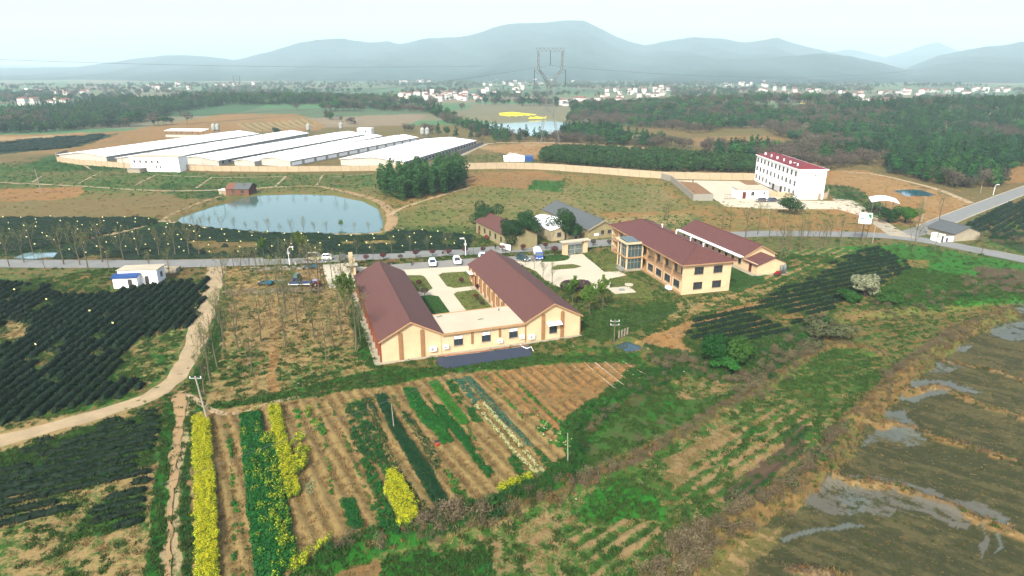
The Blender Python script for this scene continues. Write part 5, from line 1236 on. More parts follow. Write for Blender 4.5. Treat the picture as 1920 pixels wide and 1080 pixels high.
def tea_field(poly, pa, pb, spacing, group, lab, w=1.15, h=.85, gaps=.18, res=.3, bare=(), mats=None, names='tea_hedge', maxrows=90, jit=.05):
    P = GP(poly); a = G(*pa); b = G(*pb); dx, dy = b[0]-a[0], b[1]-a[1]; L = math.hypot(dx, dy); tx, ty = dx/L, dy/L; nx, ny = -ty, tx
    Pn = np.array(P); s_ = Pn[:, 0]*tx+Pn[:, 1]*ty; q_ = Pn[:, 0]*nx+Pn[:, 1]*ny; bar = [GP(bb) for bb in bare]
    rows_ = []
    for k, q in enumerate(np.arange(q_.min()+spacing*.4, q_.max(), spacing)[:maxrows]):
        s = np.arange(s_.min(), s_.max(), res); bend = .35*np.sin(s/23+1)
        x = s*tx+(q+bend)*nx; y = s*ty+(q+bend)*ny
        g = fbm(x/5.5, y/5.5, 3, 61); g2 = fbm(x/1.8, y/1.8, 2, 71)
        u, v = PROJ(x, y, 0)
        ok = inpoly(x, y, P) & ((g*.7+g2*.3) > gaps+.2) & (u > -60) & (u < 1980) & (v < 1110) & (y > 20)
        for bb in bar: ok &= ~(inpoly(x+1.2*(g2-.5), y, bb) & (g2 > .30))
        runs = []; st = None
        for i in range(len(s)+1):
            on = i < len(s) and ok[i]
            if on and st is None: st = i
            if not on and st is not None:
                if i-st > 4: runs.append(np.stack([x[st:i], y[st:i]], 1))
                st = None
        if not runs: continue
        me = clump_strip(names, runs, w*random.uniform(.92, 1.08), h, mats or m_tea, k+1, res)
        if me: rows_.append((me, q))
    for i, (me, q) in enumerate(rows_):
        o = link(names, me, label=lab.format(ORD(i)), cat='tea hedge', group=group); TEA_TOT[0] += len(me.polygons)
    return len(rows_)
n1_ = tea_field([(-90, 520), (90, 535), (190, 548), (215, 545), (310, 530), (392, 521), (385, 560), (352, 632), (322, 690), (240, 745), (0, 800), (-90, 815)], (180, 630), (305, 532), 1.72, 'tea hedges of the left field', 'dark green tea hedge, {} row of the large left field', .98, .80, .13, .30,
    bare=([(258, 640), (345, 612), (352, 640), (305, 715), (270, 725), (215, 700)], [(15, 600), (60, 612), (40, 640), (-20, 640)], [(80, 518), (215, 520), (212, 552), (110, 552)]))
n2_ = tea_field([(-90, 850), (30, 842), (150, 805), (240, 780), (300, 762), (305, 800), (288, 880), (272, 960), (268, 1000), (150, 1060), (-90, 1090)], (133, 830), (300, 797), 1.9, 'tea hedges of the lower left field', 'dark green tea hedge, {} row of the lower left field', .84, .60, .12, .28,
    bare=([(120, 930), (250, 905), (175, 950), (165, 985), (90, 1010), (60, 1080), (0, 1090)], [(-60, 1000), (100, 985), (270, 985), (270, 1080), (-60, 1090)], [(-80, 855), (60, 850), (80, 870), (-80, 890)], [(130, 860), (80, 830), (200, 800), (100, 840)]))
n3_ = tea_field([(1283, 625), (1290, 605), (1420, 570), (1480, 530), (1580, 480), (1640, 462), (1700, 488), (1708, 505), (1600, 560), (1500, 612), (1400, 645), (1330, 668)], (1280, 637), (1487, 593), 2.15, 'tea hedges of the right plot', 'dark tea hedge, {} row uphill from the thicket', .9, .60, .14, .3,
    bare=([(1290, 650), (1320, 640), (1340, 670), (1290, 672)], [(1450, 520), (1560, 475), (1590, 490), (1480, 540)]))
n4_ = tea_field([(1800, 432), (1880, 385), (1930, 372), (2050, 400), (2050, 450), (1920, 452), (1850, 448)], (1820, 440), (1905, 395), 2.3, 'tea hedges of the far right plot', 'dark tea hedge beyond the roadside hut, {} row of its plot', 1.4, .9, .12, .5)
n5_ = tea_field([(-90, 410), (280, 410), (300, 418), (180, 446), (60, 470), (-90, 480)], (-60, 440), (280, 415), 2.1, 'tea hedges behind the left road', 'tea hedge left of the pond path, {} row from the road side', 1.6, .95, .10, .6)
n6_ = tea_field([(180, 452), (330, 422), (480, 440), (720, 444), (735, 432), (895, 444), (880, 466), (700, 477), (550, 484), (100, 487), (100, 478)], (200, 470), (880, 455), 2.0, 'tea hedges between pond and road', 'tea hedge between the pond and the road, {} row from the road', 1.55, .95, .10, .55,
    bare=([(350, 452), (480, 455), (490, 466), (370, 474)], [(632, 454), (740, 451), (742, 460), (640, 463)]))
n7_ = tea_field([(-60, 275), (60, 262), (200, 252), (190, 262), (120, 280), (-60, 288)], (-60, 280), (190, 258), 5.5, 'far tea hedges', 'dark tea hedge on the far slope left of the sheds, {} row', 4.0, 1.2, .1, 1.5)
print('tea rows', n1_, n2_, n3_, n4_, n5_, n6_, n7_, 'quads', TEA_TOT[0])

# ------------------------------------------------------------------ far and middle woods
def sample_poly(P, spacing, z=0):
    Pn = np.array(P); a = Pn.min(0); b = Pn.max(0); n = int((b[0]-a[0])*(b[1]-a[1])/spacing**2)
    x = rng.uniform(a[0], b[0], n); y = rng.uniform(a[1], b[1], n); m = inpoly(x+spacing*1.5*(fbm(x/20, y/20, 3, 13)-.5), y, P)
    return x[m], y[m]
def inview(x, y, z=0, mg=80):
    u, v = PROJ(x, y, z); return (y > 10) & (u > -mg) & (u < 1920+mg) & (v < 1080+mg)
WOODS = [  # polygon at ground level, share of bare trees, spacing
 ([(-300, 262), (60, 250), (180, 243), (260, 232), (330, 218), (420, 209), (560, 210), (620, 203), (400, 200), (200, 201), (60, 214), (-300, 220)], .05, 4.8),
 ([(560, 205), (640, 208), (800, 222), (860, 240), (900, 256), (960, 264), (1060, 270), (1060, 266), (1000, 262), (930, 254), (875, 236), (800, 214), (700, 208), (620, 203)], .45, 5.2),
 ([(600, 226), (700, 240), (790, 249), (880, 261), (960, 266), (1000, 268), (900, 266), (820, 254), (700, 240), (600, 228)], .5, 5.0),
 ([(1040, 268), (1180, 275), (1300, 283), (1430, 300), (1440, 285), (1300, 278), (1180, 262), (1120, 244), (1060, 248)], .35, 4.4),
 ([(1060, 232), (1180, 240), (1300, 258), (1350, 254), (1300, 225), (1160, 220), (1080, 219)], .45, 5.4),
 ([(1290, 222), (1440, 222), (1640, 222), (1960, 226), (2100, 240), (2100, 280), (1860, 300), (1660, 300), (1560, 290), (1420, 250), (1320, 250)], .28, 5.4),
 ([(1400, 285), (1560, 290), (1660, 306), (1560, 322), (1440, 312), (1410, 300)], .9, 4.2),
 ([(1650, 305), (1740, 290), (1900, 282), (2000, 290), (1990, 305), (1895, 318), (1890, 336), (1870, 350), (1820, 358), (1760, 350), (1700, 332), (1660, 325)], .02, 3.6),
 ([(1330, 288), (1420, 292), (1410, 303), (1350, 300)], .05, 4.0),
]
FX = []; FY = []; FB = []
for P, bshare, wsp in WOODS:
    x, y = sample_poly(GP(P), wsp); k = inview(x, y) & (sdpoly(x, y, LAKE) < -3); x, y = x[k], y[k]
    nb = fbm(x/38, y/38, 3, 17); FX.append(x); FY.append(y); FB.append(nb+rng.normal(0, .04, len(x)) < np.quantile(nb, bshare) if len(nb) else nb > 9)
FX = np.concatenate(FX); FY = np.concatenate(FY); FB = np.concatenate(FB); FZ = relief(FX, FY); FD = np.hypot(FX, FY)
order = np.argsort(FD); pro = PINES+BARES+BLOS
idx = np.where(FB, rng.integers(len(PINES), len(PINES)+len(BARES), len(FX)), rng.integers(0, len(PINES), len(FX)))
idx = np.where(rng.uniform(size=len(FX)) < .006, len(PINES)+len(BARES), idx)
near_w = (FX > 60) & (FD < 330); idx = np.where(near_w & (idx < 7) & (rng.uniform(size=len(FX)) < .5), 3, idx)
scl = rng.uniform(.75, 1.25, len(FX))*(1.0)
pick = order[:600:2]
for i in pick:
    k = idx[i]; o = link(pro[k].name.split('.')[0], pro[k], None, (FX[i], FY[i], FZ[i]), rng.uniform(0, 6.28))
    o.scale = (scl[i],)*3
    tag(o, {0: 'dark green pine at the near edge of the woods', 1: 'bare grey-brown tree at the near edge of the woods', 2: 'white blossoming tree among the woods'}[0 if k < len(PINES) else 1 if k < len(PINES)+len(BARES) else 2], 'tree', {0: 'evergreens at the edge of the woods', 1: 'bare trees at the edge of the woods', 2: 'blossoming trees in the woods'}[0 if k < len(PINES) else 1 if k < len(PINES)+len(BARES) else 2])
rest = np.setdiff1d(np.arange(len(FX)), pick)
scatter('woodland', np.stack([FX, FY, FZ], 1)[rest], pro, idx=idx[rest], scl=scl[rest], tilt=.03, label='mixed dark pine and bare woodland spreading beyond the farm', cat='woodland')
print('woods', len(FX))
# scrubby green strip behind the long wall
x, y = sample_poly(GP([(1012, 306), (1015, 290), (1060, 283), (1200, 290), (1330, 300), (1414, 306), (1414, 325), (1240, 322), (1100, 314)]), 1.9)
SCR = [tree_mesh('slender_evergreen', 5.2, rblobs(r_, 5, 1.6, 4.4, .95, 1.0, .55), 200, .30, leafmat('young_evergreen', S(70, 112, 54), .3, .03, .2), m_bark, 3, .08, seed=70+i) for i in range(3)]
scatter('evergreen_thicket', np.stack([x, y, relief(x, y)], 1), SCR, scl=rng.uniform(.7, 1.25, len(x)), tilt=.05, label='dense green thicket of young trees behind the long cream wall', cat='thicket')
# bamboo grove
BAM = []
for i in range(3):
    bl = [(r_.normal()*.5, r_.normal()*.5, 2.0+k*1.35, 1.15*r_.uniform(.8, 1.2), 1.15*r_.uniform(.8, 1.2), 1.3) for k in range(7)]
    BAM.append(tree_mesh('bamboo', 12, bl, 420, .34, m_bamb, m_lgreen, 2, .07, seed=80+i, up=-.3))
x, y = sample_poly(GP([(712, 364), (724, 352), (790, 342), (850, 333), (878, 338), (874, 351), (800, 372), (752, 378), (722, 374)]), 2.7)
for i in range(min(len(x), 140)):
    o = link('bamboo_clump', BAM[i % 3], None, (x[i], y[i], 0), rng.uniform(0, 6.28)); o.scale = (1.1, 1.1, rng.uniform(.7, 1.1)); tag(o, 'tall green bamboo clump of the grove above the pond', 'bamboo', 'bamboo grove above the pond')
# distant tree belts and bushes on the plain
n = 26000; th = rng.uniform(-42, 42, n); D_ = np.exp(rng.uniform(math.log(620), math.log(2300), n)); x = D_*np.sin(np.radians(th)); y = D_*np.cos(np.radians(th))
q = fbm(x/160, y/45, 4, 301)+.04*sstep(900, 1900, D_); m = (q > .625) & (sdpoly(x, y, LAKE) < -8)
x, y = x[m], y[m]; u, v = PROJ(x, y, 0); ok = ~((v > 204) & (u > 880) & (u < 1070)); x, y = x[ok], y[ok]
VPX = [([(725, 184), (898, 177), (898, 194), (725, 194)]), ([(1045, 194), (1180, 188), (1280, 200), (1275, 212), (1045, 206)]), ([(1120, 172), (1256, 165), (1256, 186), (1120, 186)]), ([(905, 158), (1000, 158), (1000, 184), (900, 182)]), ([(1575, 198), (1785, 198), (1785, 212), (1575, 212)]), ([(1340, 154), (1445, 154), (1445, 168), (1340, 167)]), ([(1640, 166), (1900, 164), (1900, 188), (1640, 188)]), ([(1420, 168), (1640, 176), (1640, 194), (1420, 180)])]
for q_ in VPX:
    ok = ~inpoly(x, y, GP(q_)); x, y = x[ok], y[ok]
scatter('distant_trees', np.stack([x, y, relief(x, y)], 1), PINES[4:7]+BARES, scl=rng.uniform(.8, 1.6, len(x))*1.15, tilt=.03, label='tree belts scattered over the far plain', cat='tree belt')

# ------------------------------------------------------------------ single trees
def big_tree(i, h, rx, n, lm, dens=9, nm='camphor'):
    r = np.random.default_rng(500+i); bl = [(r.normal()*rx*.42, r.normal()*rx*.42, h*.6+r.normal()*h*.14, rx*.5, rx*.5, h*.2) for _ in range(dens)]+[(0, 0, h*.6, rx*.75, rx*.75, h*.3)]
    V, F = leaves(bl, n, .20, r, .4); cm = proto(V, F, lm, None, 'crown')
    tv, tf = trunkVF([([(0, 0, -.2), (0.05, 0, h*.3), (0, .1, h*.6)], [.26, .2, .1])]+[([(0, 0, h*.25), (b[0]*.5, b[1]*.5, h*.42), (b[0], b[1], b[2])], [.12, .09, .03]) for b in bl[:6]], 6)
    return proto(tv, tf, m_barkd, None, 'trunk'), cm
for i, (u, v, h, rx, lb, lm) in enumerate(((911, 431, 8.6, 3.6, 'large round dark evergreen left of the old house', m_camph), (962, 466, 8.2, 3.2, 'round evergreen in front of the old house roof', m_camph), (992, 450, 8.0, 3.9, 'broad evergreen between the old house and the white shed', m_camph), (986, 428, 6.0, 2.6, 'light green tree behind the old house', m_bamb), (1060, 449, 8.8, 4.0, 'large round dark tree before the grey roofed shed', m_camph), (1080, 450, 4.6, 1.6, 'small bright tree right of the large round tree', m_bamb), (1480, 402, 6.2, 4.6, 'wide spreading dark tree below the white block', m_camph), (1665, 417, 4.6, 3.2, 'dark bushy tree right of the white canopy', m_camph), (1697, 417, 5.2, 3.4, 'yellow-green willow-like tree beside the dark one at the lane', leafmat('willow_foliage', S(96, 150, 50), .2, .02, .2)), (519, 252, 5, 3.4, 'lone dark clump of trees on the ploughed hill', m_camph), (1298, 546, 5, 1, '', m_camph))):
    if not lb: continue
    put_tree('evergreen_tree', big_tree(i, h, rx, 5200 if h > 7 else 3200, lm), u, v, 1.0, lb)
# thicket bush clump right of the little pool and blossom tree
for i, (u, v, h, rx, lb, lm) in enumerate(((1342, 690, 4.2, 2.2, 'dense green thicket at the lower end of the tea plot, left clump', m_bush), (1375, 680, 4.4, 2.3, 'dense green thicket at the lower end of the tea plot, right clump', m_bush), (1360, 700, 2.6, 2.0, 'low green bush in front of the dense thicket', m_bush), (1622, 556, 4.9, 2.8, 'pale blossoming tree on the edge of the tea plot', m_blos), (1592, 566, 2.8, 2.2, 'dark green bush left of the pale blossoming tree', m_bush), (1540, 634, 3.0, 3.6, 'mound of half-bare scrub below the tea plot', leafmat('mixed_scrub', S(98, 104, 68), .2, .03, .1)), (1668, 568, 2.4, 2.6, 'dark low shrub right of the blossoming tree', m_bush))):
    put_tree('bushy_tree', big_tree(40+i, h, rx, 3600, lm), u, v, 1.0, lb)
# bare trees: orchard west of the left wing
ORCH = [(493, 579, 1.0), (523, 575, 1.05), (535, 590, .9), (500, 545, .8), (535, 525, .9), (598, 552, 1.15), (585, 551, 1.0), (537, 594, 1.0), (570, 575, .85), (536, 583, 1.1), (590, 635, 1.0), (622, 520, .8), (460, 565, 1.0), (445, 620, 1.0), (425, 560, 1.0), (430, 540, .9), (448, 660, .95), (490, 640, 1.1), (508, 606, .8), (535, 650, 1.0), (560, 615, .9), (580, 690, .85), (620, 600, .95), (640, 625, 1.1), (625, 655, .95), (668, 660, 1.2), (655, 605, 1.15), (612, 680, .8), (540, 700, .7), (474, 700, .8), (420, 650, 1.0), (408, 690, 1.0), (395, 718, 1.0), (402, 640, .95), (412, 610, 1.0), (385, 742, .9), (470, 520, .85), (482, 512, .8), (455, 515, .9), (438, 500, .7), (528, 508, .8), (548, 505, .8), (580, 515, 1.0), (660, 560, 1.05), (676, 640, .9), (643, 545, 1.1)]
for i, (u, v, s) in enumerate([q for k, q in enumerate(sorted(ORCH)) if k % 5 != 2]): put_tree('bare_tree', WT[i % 6], u, v, s*.86, 'leafless young tree in the orchard, {} counted from the left'.format(ORD(i)), group='bare orchard trees')
RT = [(18, 500), (45, 492), (85, 505), (120, 496), (150, 497), (165, 503), (192, 492), (232, 488), (262, 486), (300, 485), (330, 484), (375, 483), (62, 480), (205, 508), (283, 512), (318, 515), (355, 483)]
for i, (u, v) in enumerate(sorted(RT)): put_tree('bare_poplar', WT[(i*5) % 6], u, v, random.uniform(.75, 1.05) if v < 505 else .55, 'slim bare poplar along the left road, {} from the left'.format(ORD(i)), group='bare poplars along the left road')
RT2 = [(735, 476), (770, 474), (802, 472), (838, 468), (888, 478), (948, 474), (1032, 470), (1180, 455), (670, 482), (700, 488)]
for i, (u, v) in enumerate(sorted(RT2)): put_tree('bare_sapling', WT[(i*5+1) % 6], u, v, .48, 'thin bare sapling on the verge above the wings, {} from the left'.format(ORD(i)), group='bare saplings on the road verge')
RT3 = [(1465, 465), (1478, 480), (1500, 474), (1512, 460), (1530, 478), (1545, 465), (1462, 490), (1440, 452), (1575, 462), (1398, 445), (1420, 440), (1600, 455), (1623, 450), (1368, 432), (1352, 438), (1250, 436), (1500, 452), (1555, 455), (1760, 420), (1720, 432), (1710, 474), (1752, 471), (1840, 478)]
for i, (u, v) in enumerate(sorted(RT3)): put_tree('bare_roadside_tree', WT[(i*5+2) % 6], u, v, random.uniform(.6, .95), 'bare tree by the right road, {} from the left'.format(ORD(i)), group='bare trees along the right road')
PT = [(395, 430), (415, 432), (440, 435), (462, 437), (484, 438), (505, 439), (525, 439), (548, 440), (570, 440), (590, 440), (612, 440), (665, 438), (692, 437), (345, 416), (362, 421), (378, 426)]
for i, (u, v) in enumerate(PT): put_tree('pondside_sapling', WT[(i*5+3) % 6], u, v, random.uniform(.32, .5), 'thin bare sapling on the near bank of the pond, {} from the left'.format(ORD(sorted(PT).index((u, v)))), group='bare saplings on the near pond bank')
PT = [(460, 364), (486, 359), (502, 357), (518, 356), (548, 356), (572, 356), (600, 357), (628, 359), (646, 364), (440, 372), (420, 378), (400, 384), (380, 392)]
for i, (u, v) in enumerate(PT): put_tree('far_bank_sapling', WT[(i*5+3) % 6], u, v, random.uniform(.35, .5), 'thin bare sapling on the far bank of the pond, {} from the left'.format(ORD(sorted(PT).index((u, v)))), group='bare saplings on the far pond bank')
put_tree('leafing_tree', WTG[0], 563, 483, .75, 'tree with fresh green leaves left of the cream van'); put_tree('leafing_tree', WTG[1], 640, 430, .35, 'small leafing sapling at the near pond bank')
put_tree('leafing_tree', WTG[0], 495, 482, .6, 'tree with fresh leaves behind the left road'); put_tree('leafing_tree', WTG[1], 700, 590, .8, 'leafing tree at the corner of the left wing') if False else None
put_tree('leafing_tree', WTG[1], 648, 590, 1.05, 'willowy greening tree beside the left wing')
# trees on the east lawn
for i, (u, v, s, tm, lb) in enumerate(((1073, 578, .8, WTG[0], 'young tree with dense green top on the east lawn'), (1105, 592, .75, WTG[1], 'bronze leafed young tree in the middle of the east lawn'), (1130, 580, .75, WTG[0], 'young leafy tree nearest the round slab on the east lawn'), (1018, 525, .5, WT[0], 'bare sapling left on the driveway edge'), (1035, 535, .55, WT[1], 'bare sapling right on the driveway edge'), (1002, 505, .35, WT[2], 'small bare sapling behind the right wing'), (985, 498, .35, WT[3], 'small bare sapling behind the parked green car'), (1185, 590, .35, WT[4], 'small bare tree near the two storey building corner'), (1295, 548, .22, WT[2], 'tiny bare shrub at the front wall of the two storey building'))):
    put_tree('lawn_tree', tm, u, v, s, lb)
# round clipped shrubs on short stems
def ball_shrub(rx, rz_, hz_, lm, seed, n=700, sz=.085):
    r = np.random.default_rng(seed); V, F = leaves([(0, 0, hz_, rx, rx, rz_)], n, sz, r, .2); V2, F2, mi = merge([(V, F, 0)]+[])
    tv, tf = trunkVF([([(0, 0, -.1), (0, 0, hz_)], [.07, .05])], 5); return proto(tv, tf, m_barkd, None, 'stem'), proto(V2, F2, lm, None, 'crown')
BS = ball_shrub(.85, .55, 1.5, m_redl, 3); BSg = ball_shrub(.95, .6, 1.4, leafmat('dull_olive_foliage', S(92, 84, 66), .1, .01, .1), 4)
SH = [(687, 491, BS, 1), (719, 488, BS, 1.05), (751, 487, BSg, .8), (780, 483.5, BS, 1), (811, 481, BS, 1), (842, 480, BS, .95), (872, 476.5, BS, 1.05), (906, 474.5, BS, .9), (942, 472.5, BS, .95), (981, 471, BS, .95), (1023, 467, BS, .95), (1112, 461, BSg, .9), (1142, 459, BSg, .8), (1040, 478, BS, 1.25)]
for i, (u, v, b, s) in enumerate(SH): put_tree('clipped_shrub', b, u, v, s*.92, 'dark red round clipped shrub on the verge, {} from the left'.format(ORD(i)) if b is BS else 'dull olive round clipped shrub on the verge, {} in the row from the left'.format(ORD(i)), 'shrub', 'round clipped shrubs along the verge')
for (u, v, b, s, lb) in ((786, 539, BS, 1, 'dark red round shrub on the upper left lawn'), (796, 556, BSg, 1.15, 'olive round shrub at the top of the lower left lawn'), (865, 532, BS, .9, 'dark red round shrub on the upper right lawn'), (896.5, 545, BS, .9, 'dark red round shrub on the path corner before the right wing'), (893, 564, BS, .85, 'dark red round shrub inside the lower right lawn'), (903, 573, BSg, .8, 'small olive shrub at the edge of the lower right lawn')):
    put_tree('clipped_shrub', b, u, v, s*.8, lb, 'shrub')
bgp = ball_shrub(2.2, 1.1, 1.2, leafmat('plum_foliage', S(88, 60, 66), .2, .02, .1), 9, 2600, .12)
put_tree('plum_shrub', bgp, 1068, 545, 1.0, 'wide plum coloured shrub in the driveway circle, the left one', 'shrub'); put_tree('plum_shrub', bgp, 1092, 541, .9, 'wide plum coloured shrub in the driveway circle, the right one', 'shrub')

# ------------------------------------------------------------------ small plants
def tuft(n, h, w, size, lm, seed, blade=True):
    r = np.random.default_rng(seed); a = r.uniform(0, 6.28, n); rr = w*np.sqrt(r.uniform(0, 1, n))*.6
    c = np.stack([rr*np.cos(a), rr*np.sin(a), np.zeros(n)], 1); hh = h*r.uniform(.5, 1.1, n); le = r.normal(0, .35, (n, 2))*hh[:, None]
    t = c+np.stack([le[:, 0], le[:, 1], hh], 1); mid = (c+t)/2; mid[:, 2] += hh*.12
    b = r.uniform(0, 6.28, n); d = np.stack([np.cos(b), np.sin(b), np.zeros(n)], 1)*size
    V = np.stack([c-d*.6, c+d*.6, mid+d, t, mid-d], 1).reshape(-1, 3); F = np.arange(5*n).reshape(-1, 5)
    return proto(V, F, lm)
def clump(blobs, n, size, lm, seed, up=.8, extra=None):
    r = np.random.default_rng(seed); V, F = leaves(blobs, n, size, r, up); parts = [(V, F, 0)]; mats = [lm]
    if extra: V2, F2 = leaves(extra[0], extra[1], extra[2], r, 1.2); parts.append((V2, F2, 1)); mats.append(extra[3])
    V, F, mi = merge(parts); return proto(V, F, mats, mi)
GR = [tuft(16, .34, .5, .045, m_grass, 1), tuft(16, .26, .6, .05, m_grass, 2), tuft(18, .36, .6, .05, m_grassv, 3), tuft(14, .38, .5, .035, m_straw, 4), tuft(16, .30, .6, .035, m_straw, 5), tuft(16, .42, .5, .035, m_rust, 6), tuft(14, .55, .6, .03, m_dry, 7)]
WEED = [clump([(0, 0, .15, .4, .4, .2)], 26, .09, m_bush, 8), clump([(0, 0, .2, .5, .45, .25)], 30, .10, m_grass, 9)]
BR = [tree_mesh('dry_bush', 1.5, rblobs(r_, 5, .5, 1.2, .6, .5, .35), 230, .075, m_dry, m_bark, 6, .04, seed=200+i, up=0) for i in range(3)]
BR += [tree_mesh('green_bush', 1.4, rblobs(r_, 4, .4, .9, .65, .45, .3), 210, .10, m_bush, m_bark, 3, .04, seed=210+i) for i in range(2)]
BR += [tree_mesh('reed_clump', 1.3, rblobs(r_, 4, .4, .9, .5, .6, .35), 200, .07, m_rust, m_bark, 3, .03, seed=220+i, up=0) for i in range(2)]
def masks(x, y):
    z = relief(x, y); A, B = shade_ground(x, y, z.copy()); return z, A, B
comp_w = [(COMPOUND, 0)]
PAVED = [GP(p) for p in ([(640, 497), (738, 506), (883, 498), (900, 505), (1000, 572), (780, 630), (700, 520)], [(960, 480), (1092, 476), (1133, 510), (1175, 516), (1146, 522), (1143, 540), (1057, 541), (1020, 524), (985, 500)], [(603, 495), (655, 491), (672, 534), (690, 560), (618, 541)], [(1262, 338), (1414, 340), (1490, 376), (1640, 412), (1570, 392), (1337, 376)], gp, [(700, 497), (1068, 474), (1068, 488), (700, 510)])]
def footprint(t, w_, l_, m=.9):
    return [at(t, a, b)[:2] for a, b in ((-m, -m), (w_+m, -m), (w_+m, l_+m), (-m, l_+m))]
FOOT = [footprint(WA, 9.8, 36), footprint(WB, 10.1, 36.2), footprint(LK, 15, 8.4), footprint(TC, 11.4, 36.5), footprint(TD, 8.6, 33, 1.8), footprint(oh, 8, 22), footprint(ws, 9, 15), footprint(gs, 9.5, 30), footprint(hut, 8.4, 6.4), footprint(jh, 8.6, 9), [at(TC, *p)[:2] for p in ((-7, 17.8), (0, 17.8), (0, 24.2), (-7, 24.2))], footprint(TW, 10.2, 45)]
TRK = smooth_line(DT, 3.0)
def free(x, y):
    m = (dseg(x, y, ROAD) > 3.7) & (dseg(x, y, ROAD2) > 3.6) & (dseg(x, y, [(p.x, p.y) for p in TRK]) > 1.9+.8*vnoise(x, y, 6))
    for P in PAVED+FOOT: m &= ~inpoly(x, y, P)
    for P, dep, sm in WATERS: m &= sdpoly(x, y, P) < -.6
    return m
# tufts
GPTS = []; GI = []; GS = []
for (n, d0, d1, k) in ((130000, 44, 175, .95), (36000, 165, 420, 1.35)):
    th = rng.uniform(-44, 44, n); D_ = np.sqrt(rng.uniform(d0**2, d1**2, n)); x = D_*np.sin(np.radians(th)); y = D_*np.cos(np.radians(th))
    m = inview(x, y, 0, 20) & free(x, y); x, y = x[m], y[m]; z, A, B = masks(x, y)
    nz = .5+2.2*(fbm(x/1.3, y/1.3, 4, 401)-.5); useA = nz < A[:, 3]; c = np.where(useA[:, None], A[:, :3], B[:, :3]); wet = np.where(useA, B[:, 3], 0)
    g = c[:, 1]/(c[:, 0]+1e-6); viv = g > 9; green = (g > 1.25); ol = (g > .95) & ~green; dry = (g <= .95) & (c[:, 2]/(c[:, 0]) < .36)
    u = rng.uniform(size=len(x)); idx = np.full(len(x), -1)
    idx[green] = np.where(u[green] < .5, 0, 1); idx[viv & green] = 2; idx[green & (u > .93)] = 7+(u[green & (u > .93)] > .965)
    idx[ol & (u < .55)] = 1; idx[ol & (u > .75)] = 4
    idx[dry & (u < .28)] = 4
    brushy = np.zeros(len(x), bool)
    for kk, (P, wd, hh) in enumerate(BANKS[:8]):
        d = dseg(x, y, P); q = (d < wd*1.1) & (D_[m] < 200); idx[q] = np.where(u[q] < .18, 5, np.where(u[q] < .34, 3, np.where(u[q] < .55, 1, np.where(u[q] < .8, 6, -1))))
    idx[wet > .3] = -1
    pad = inpoly(x, y, LOW2) & ~brushy; pad &= np.min([dseg(x, y, BANKS[q][0])/BANKS[q][1] for q in (1, 3, 4, 5, 6, 7)], axis=0) > 1.2; idx[pad] = np.where(u[pad] < .22, 4, np.where(u[pad] < .34, 0, -1))
    idx[(wet > .3)] = -1
    k_ = idx >= 0
    # thin out where the cover is thin
    GPTS.append(np.stack([x, y, z-.03], 1)[k_]); GI.append(idx[k_]); GS.append((rng.uniform(.6, 1.3, len(x))*k*np.where(pad, .42, 1.0))[k_])
GPTS = np.concatenate(GPTS); GI = np.concatenate(GI); GS = np.concatenate(GS)
scatter('grass', GPTS, GR+WEED, idx=GI, scl=GS, label='rough green and straw coloured grass over the open ground', cat='grass')
print('tufts', len(GI))
# lawn tufts
LX = []; LI = []
for P, mt in LAWNP:
    x, y = sample_poly(P, .42); LX.append(np.stack([x, y, np.full(len(x), .12)], 1)); LI.append(np.where(rng.uniform(size=len(x)) < (.45 if mt is lawnm else .1), 4, np.where(rng.uniform(size=len(x)) < .5, 0, 1)))
LX = np.concatenate(LX); LI = np.concatenate(LI); fl = np.ones(len(LX), bool)
for P in FOOT: fl &= ~inpoly(LX[:, 0], LX[:, 1], P)
scatter('lawn_blades', LX[fl], GR, idx=LI[fl], scl=rng.uniform(.25, .5, fl.sum()), label='short patchy grass on the courtyard lawns', cat='grass')
# brush
BX = []; BI = []; BSc = []
def brush_line(P, wd, step, kinds, s0, s1):
    for p in smooth_line(P, step):
        for _ in range(1 if rng.uniform() < .8 else 2):
            x = p.x+rng.normal()*wd*.55; y = p.y+rng.normal()*wd*.55; BX.append((x, y)); BI.append(rng.choice(kinds)); BSc.append(rng.uniform(s0, s1)*.85)
brush_line(BANKS[0][0], 1.1, .9, [0, 1, 2, 0, 5], .5, 1.1); brush_line(BANKS[1][0], 1.5, 1.0, [0, 1, 5, 6, 5, 2], .35, .8); brush_line(BANKS[2][0], 1.0, 1.0, [5, 6, 0], .4, .7)
brush_line(GP([(1250, 1080), (1330, 1010), (1400, 950), (1480, 915)]), 1.3, .45, [0, 1, 2], .8, 1.3)
brush_line(GP([(1270, 1060), (1300, 1000), (1250, 1070)]), 1.6, .5, [0, 1], .9, 1.4)
brush_line(GP([(1480, 900), (1520, 870), (1560, 840), (1570, 800)]), 1.2, .5, [0, 1, 3], .7, 1.2)
brush_line(GP([(800, 985), (860, 975), (930, 955)]), 1.5, .4, [0, 1, 2, 3], .9, 1.5)
brush_line(GP([(1100, 800), (1130, 775), (1210, 730), (1250, 712)]), .8, .6, [0, 1, 5], .5, .9)
brush_line(GP([(1240, 690), (1290, 680), (1330, 700)]), 1.6, .4, [0, 1, 2], .6, 1.1)
brush_line(GP([(1380, 720), (1430, 690), (1480, 660), (1530, 650)]), 2.2, .4, [0, 1, 2, 3], .7, 1.3)
brush_line(GP([(1660, 700), (1720, 665), (1790, 625), (1800, 615)]), 1.3, .45, [0, 2, 1], .6, 1.0)
brush_line(GP([(1200, 705), (1250, 702), (1110, 775), (1085, 800), (1085, 850), (1040, 895), (950, 940)]), 1.1, .3, [3, 4], .45, .85)
brush_line(GP([(850, 965), (760, 990), (700, 1008), (640, 1030), (580, 1070)]), 1.0, .38, [3, 4, 4, 0], .45, .85)
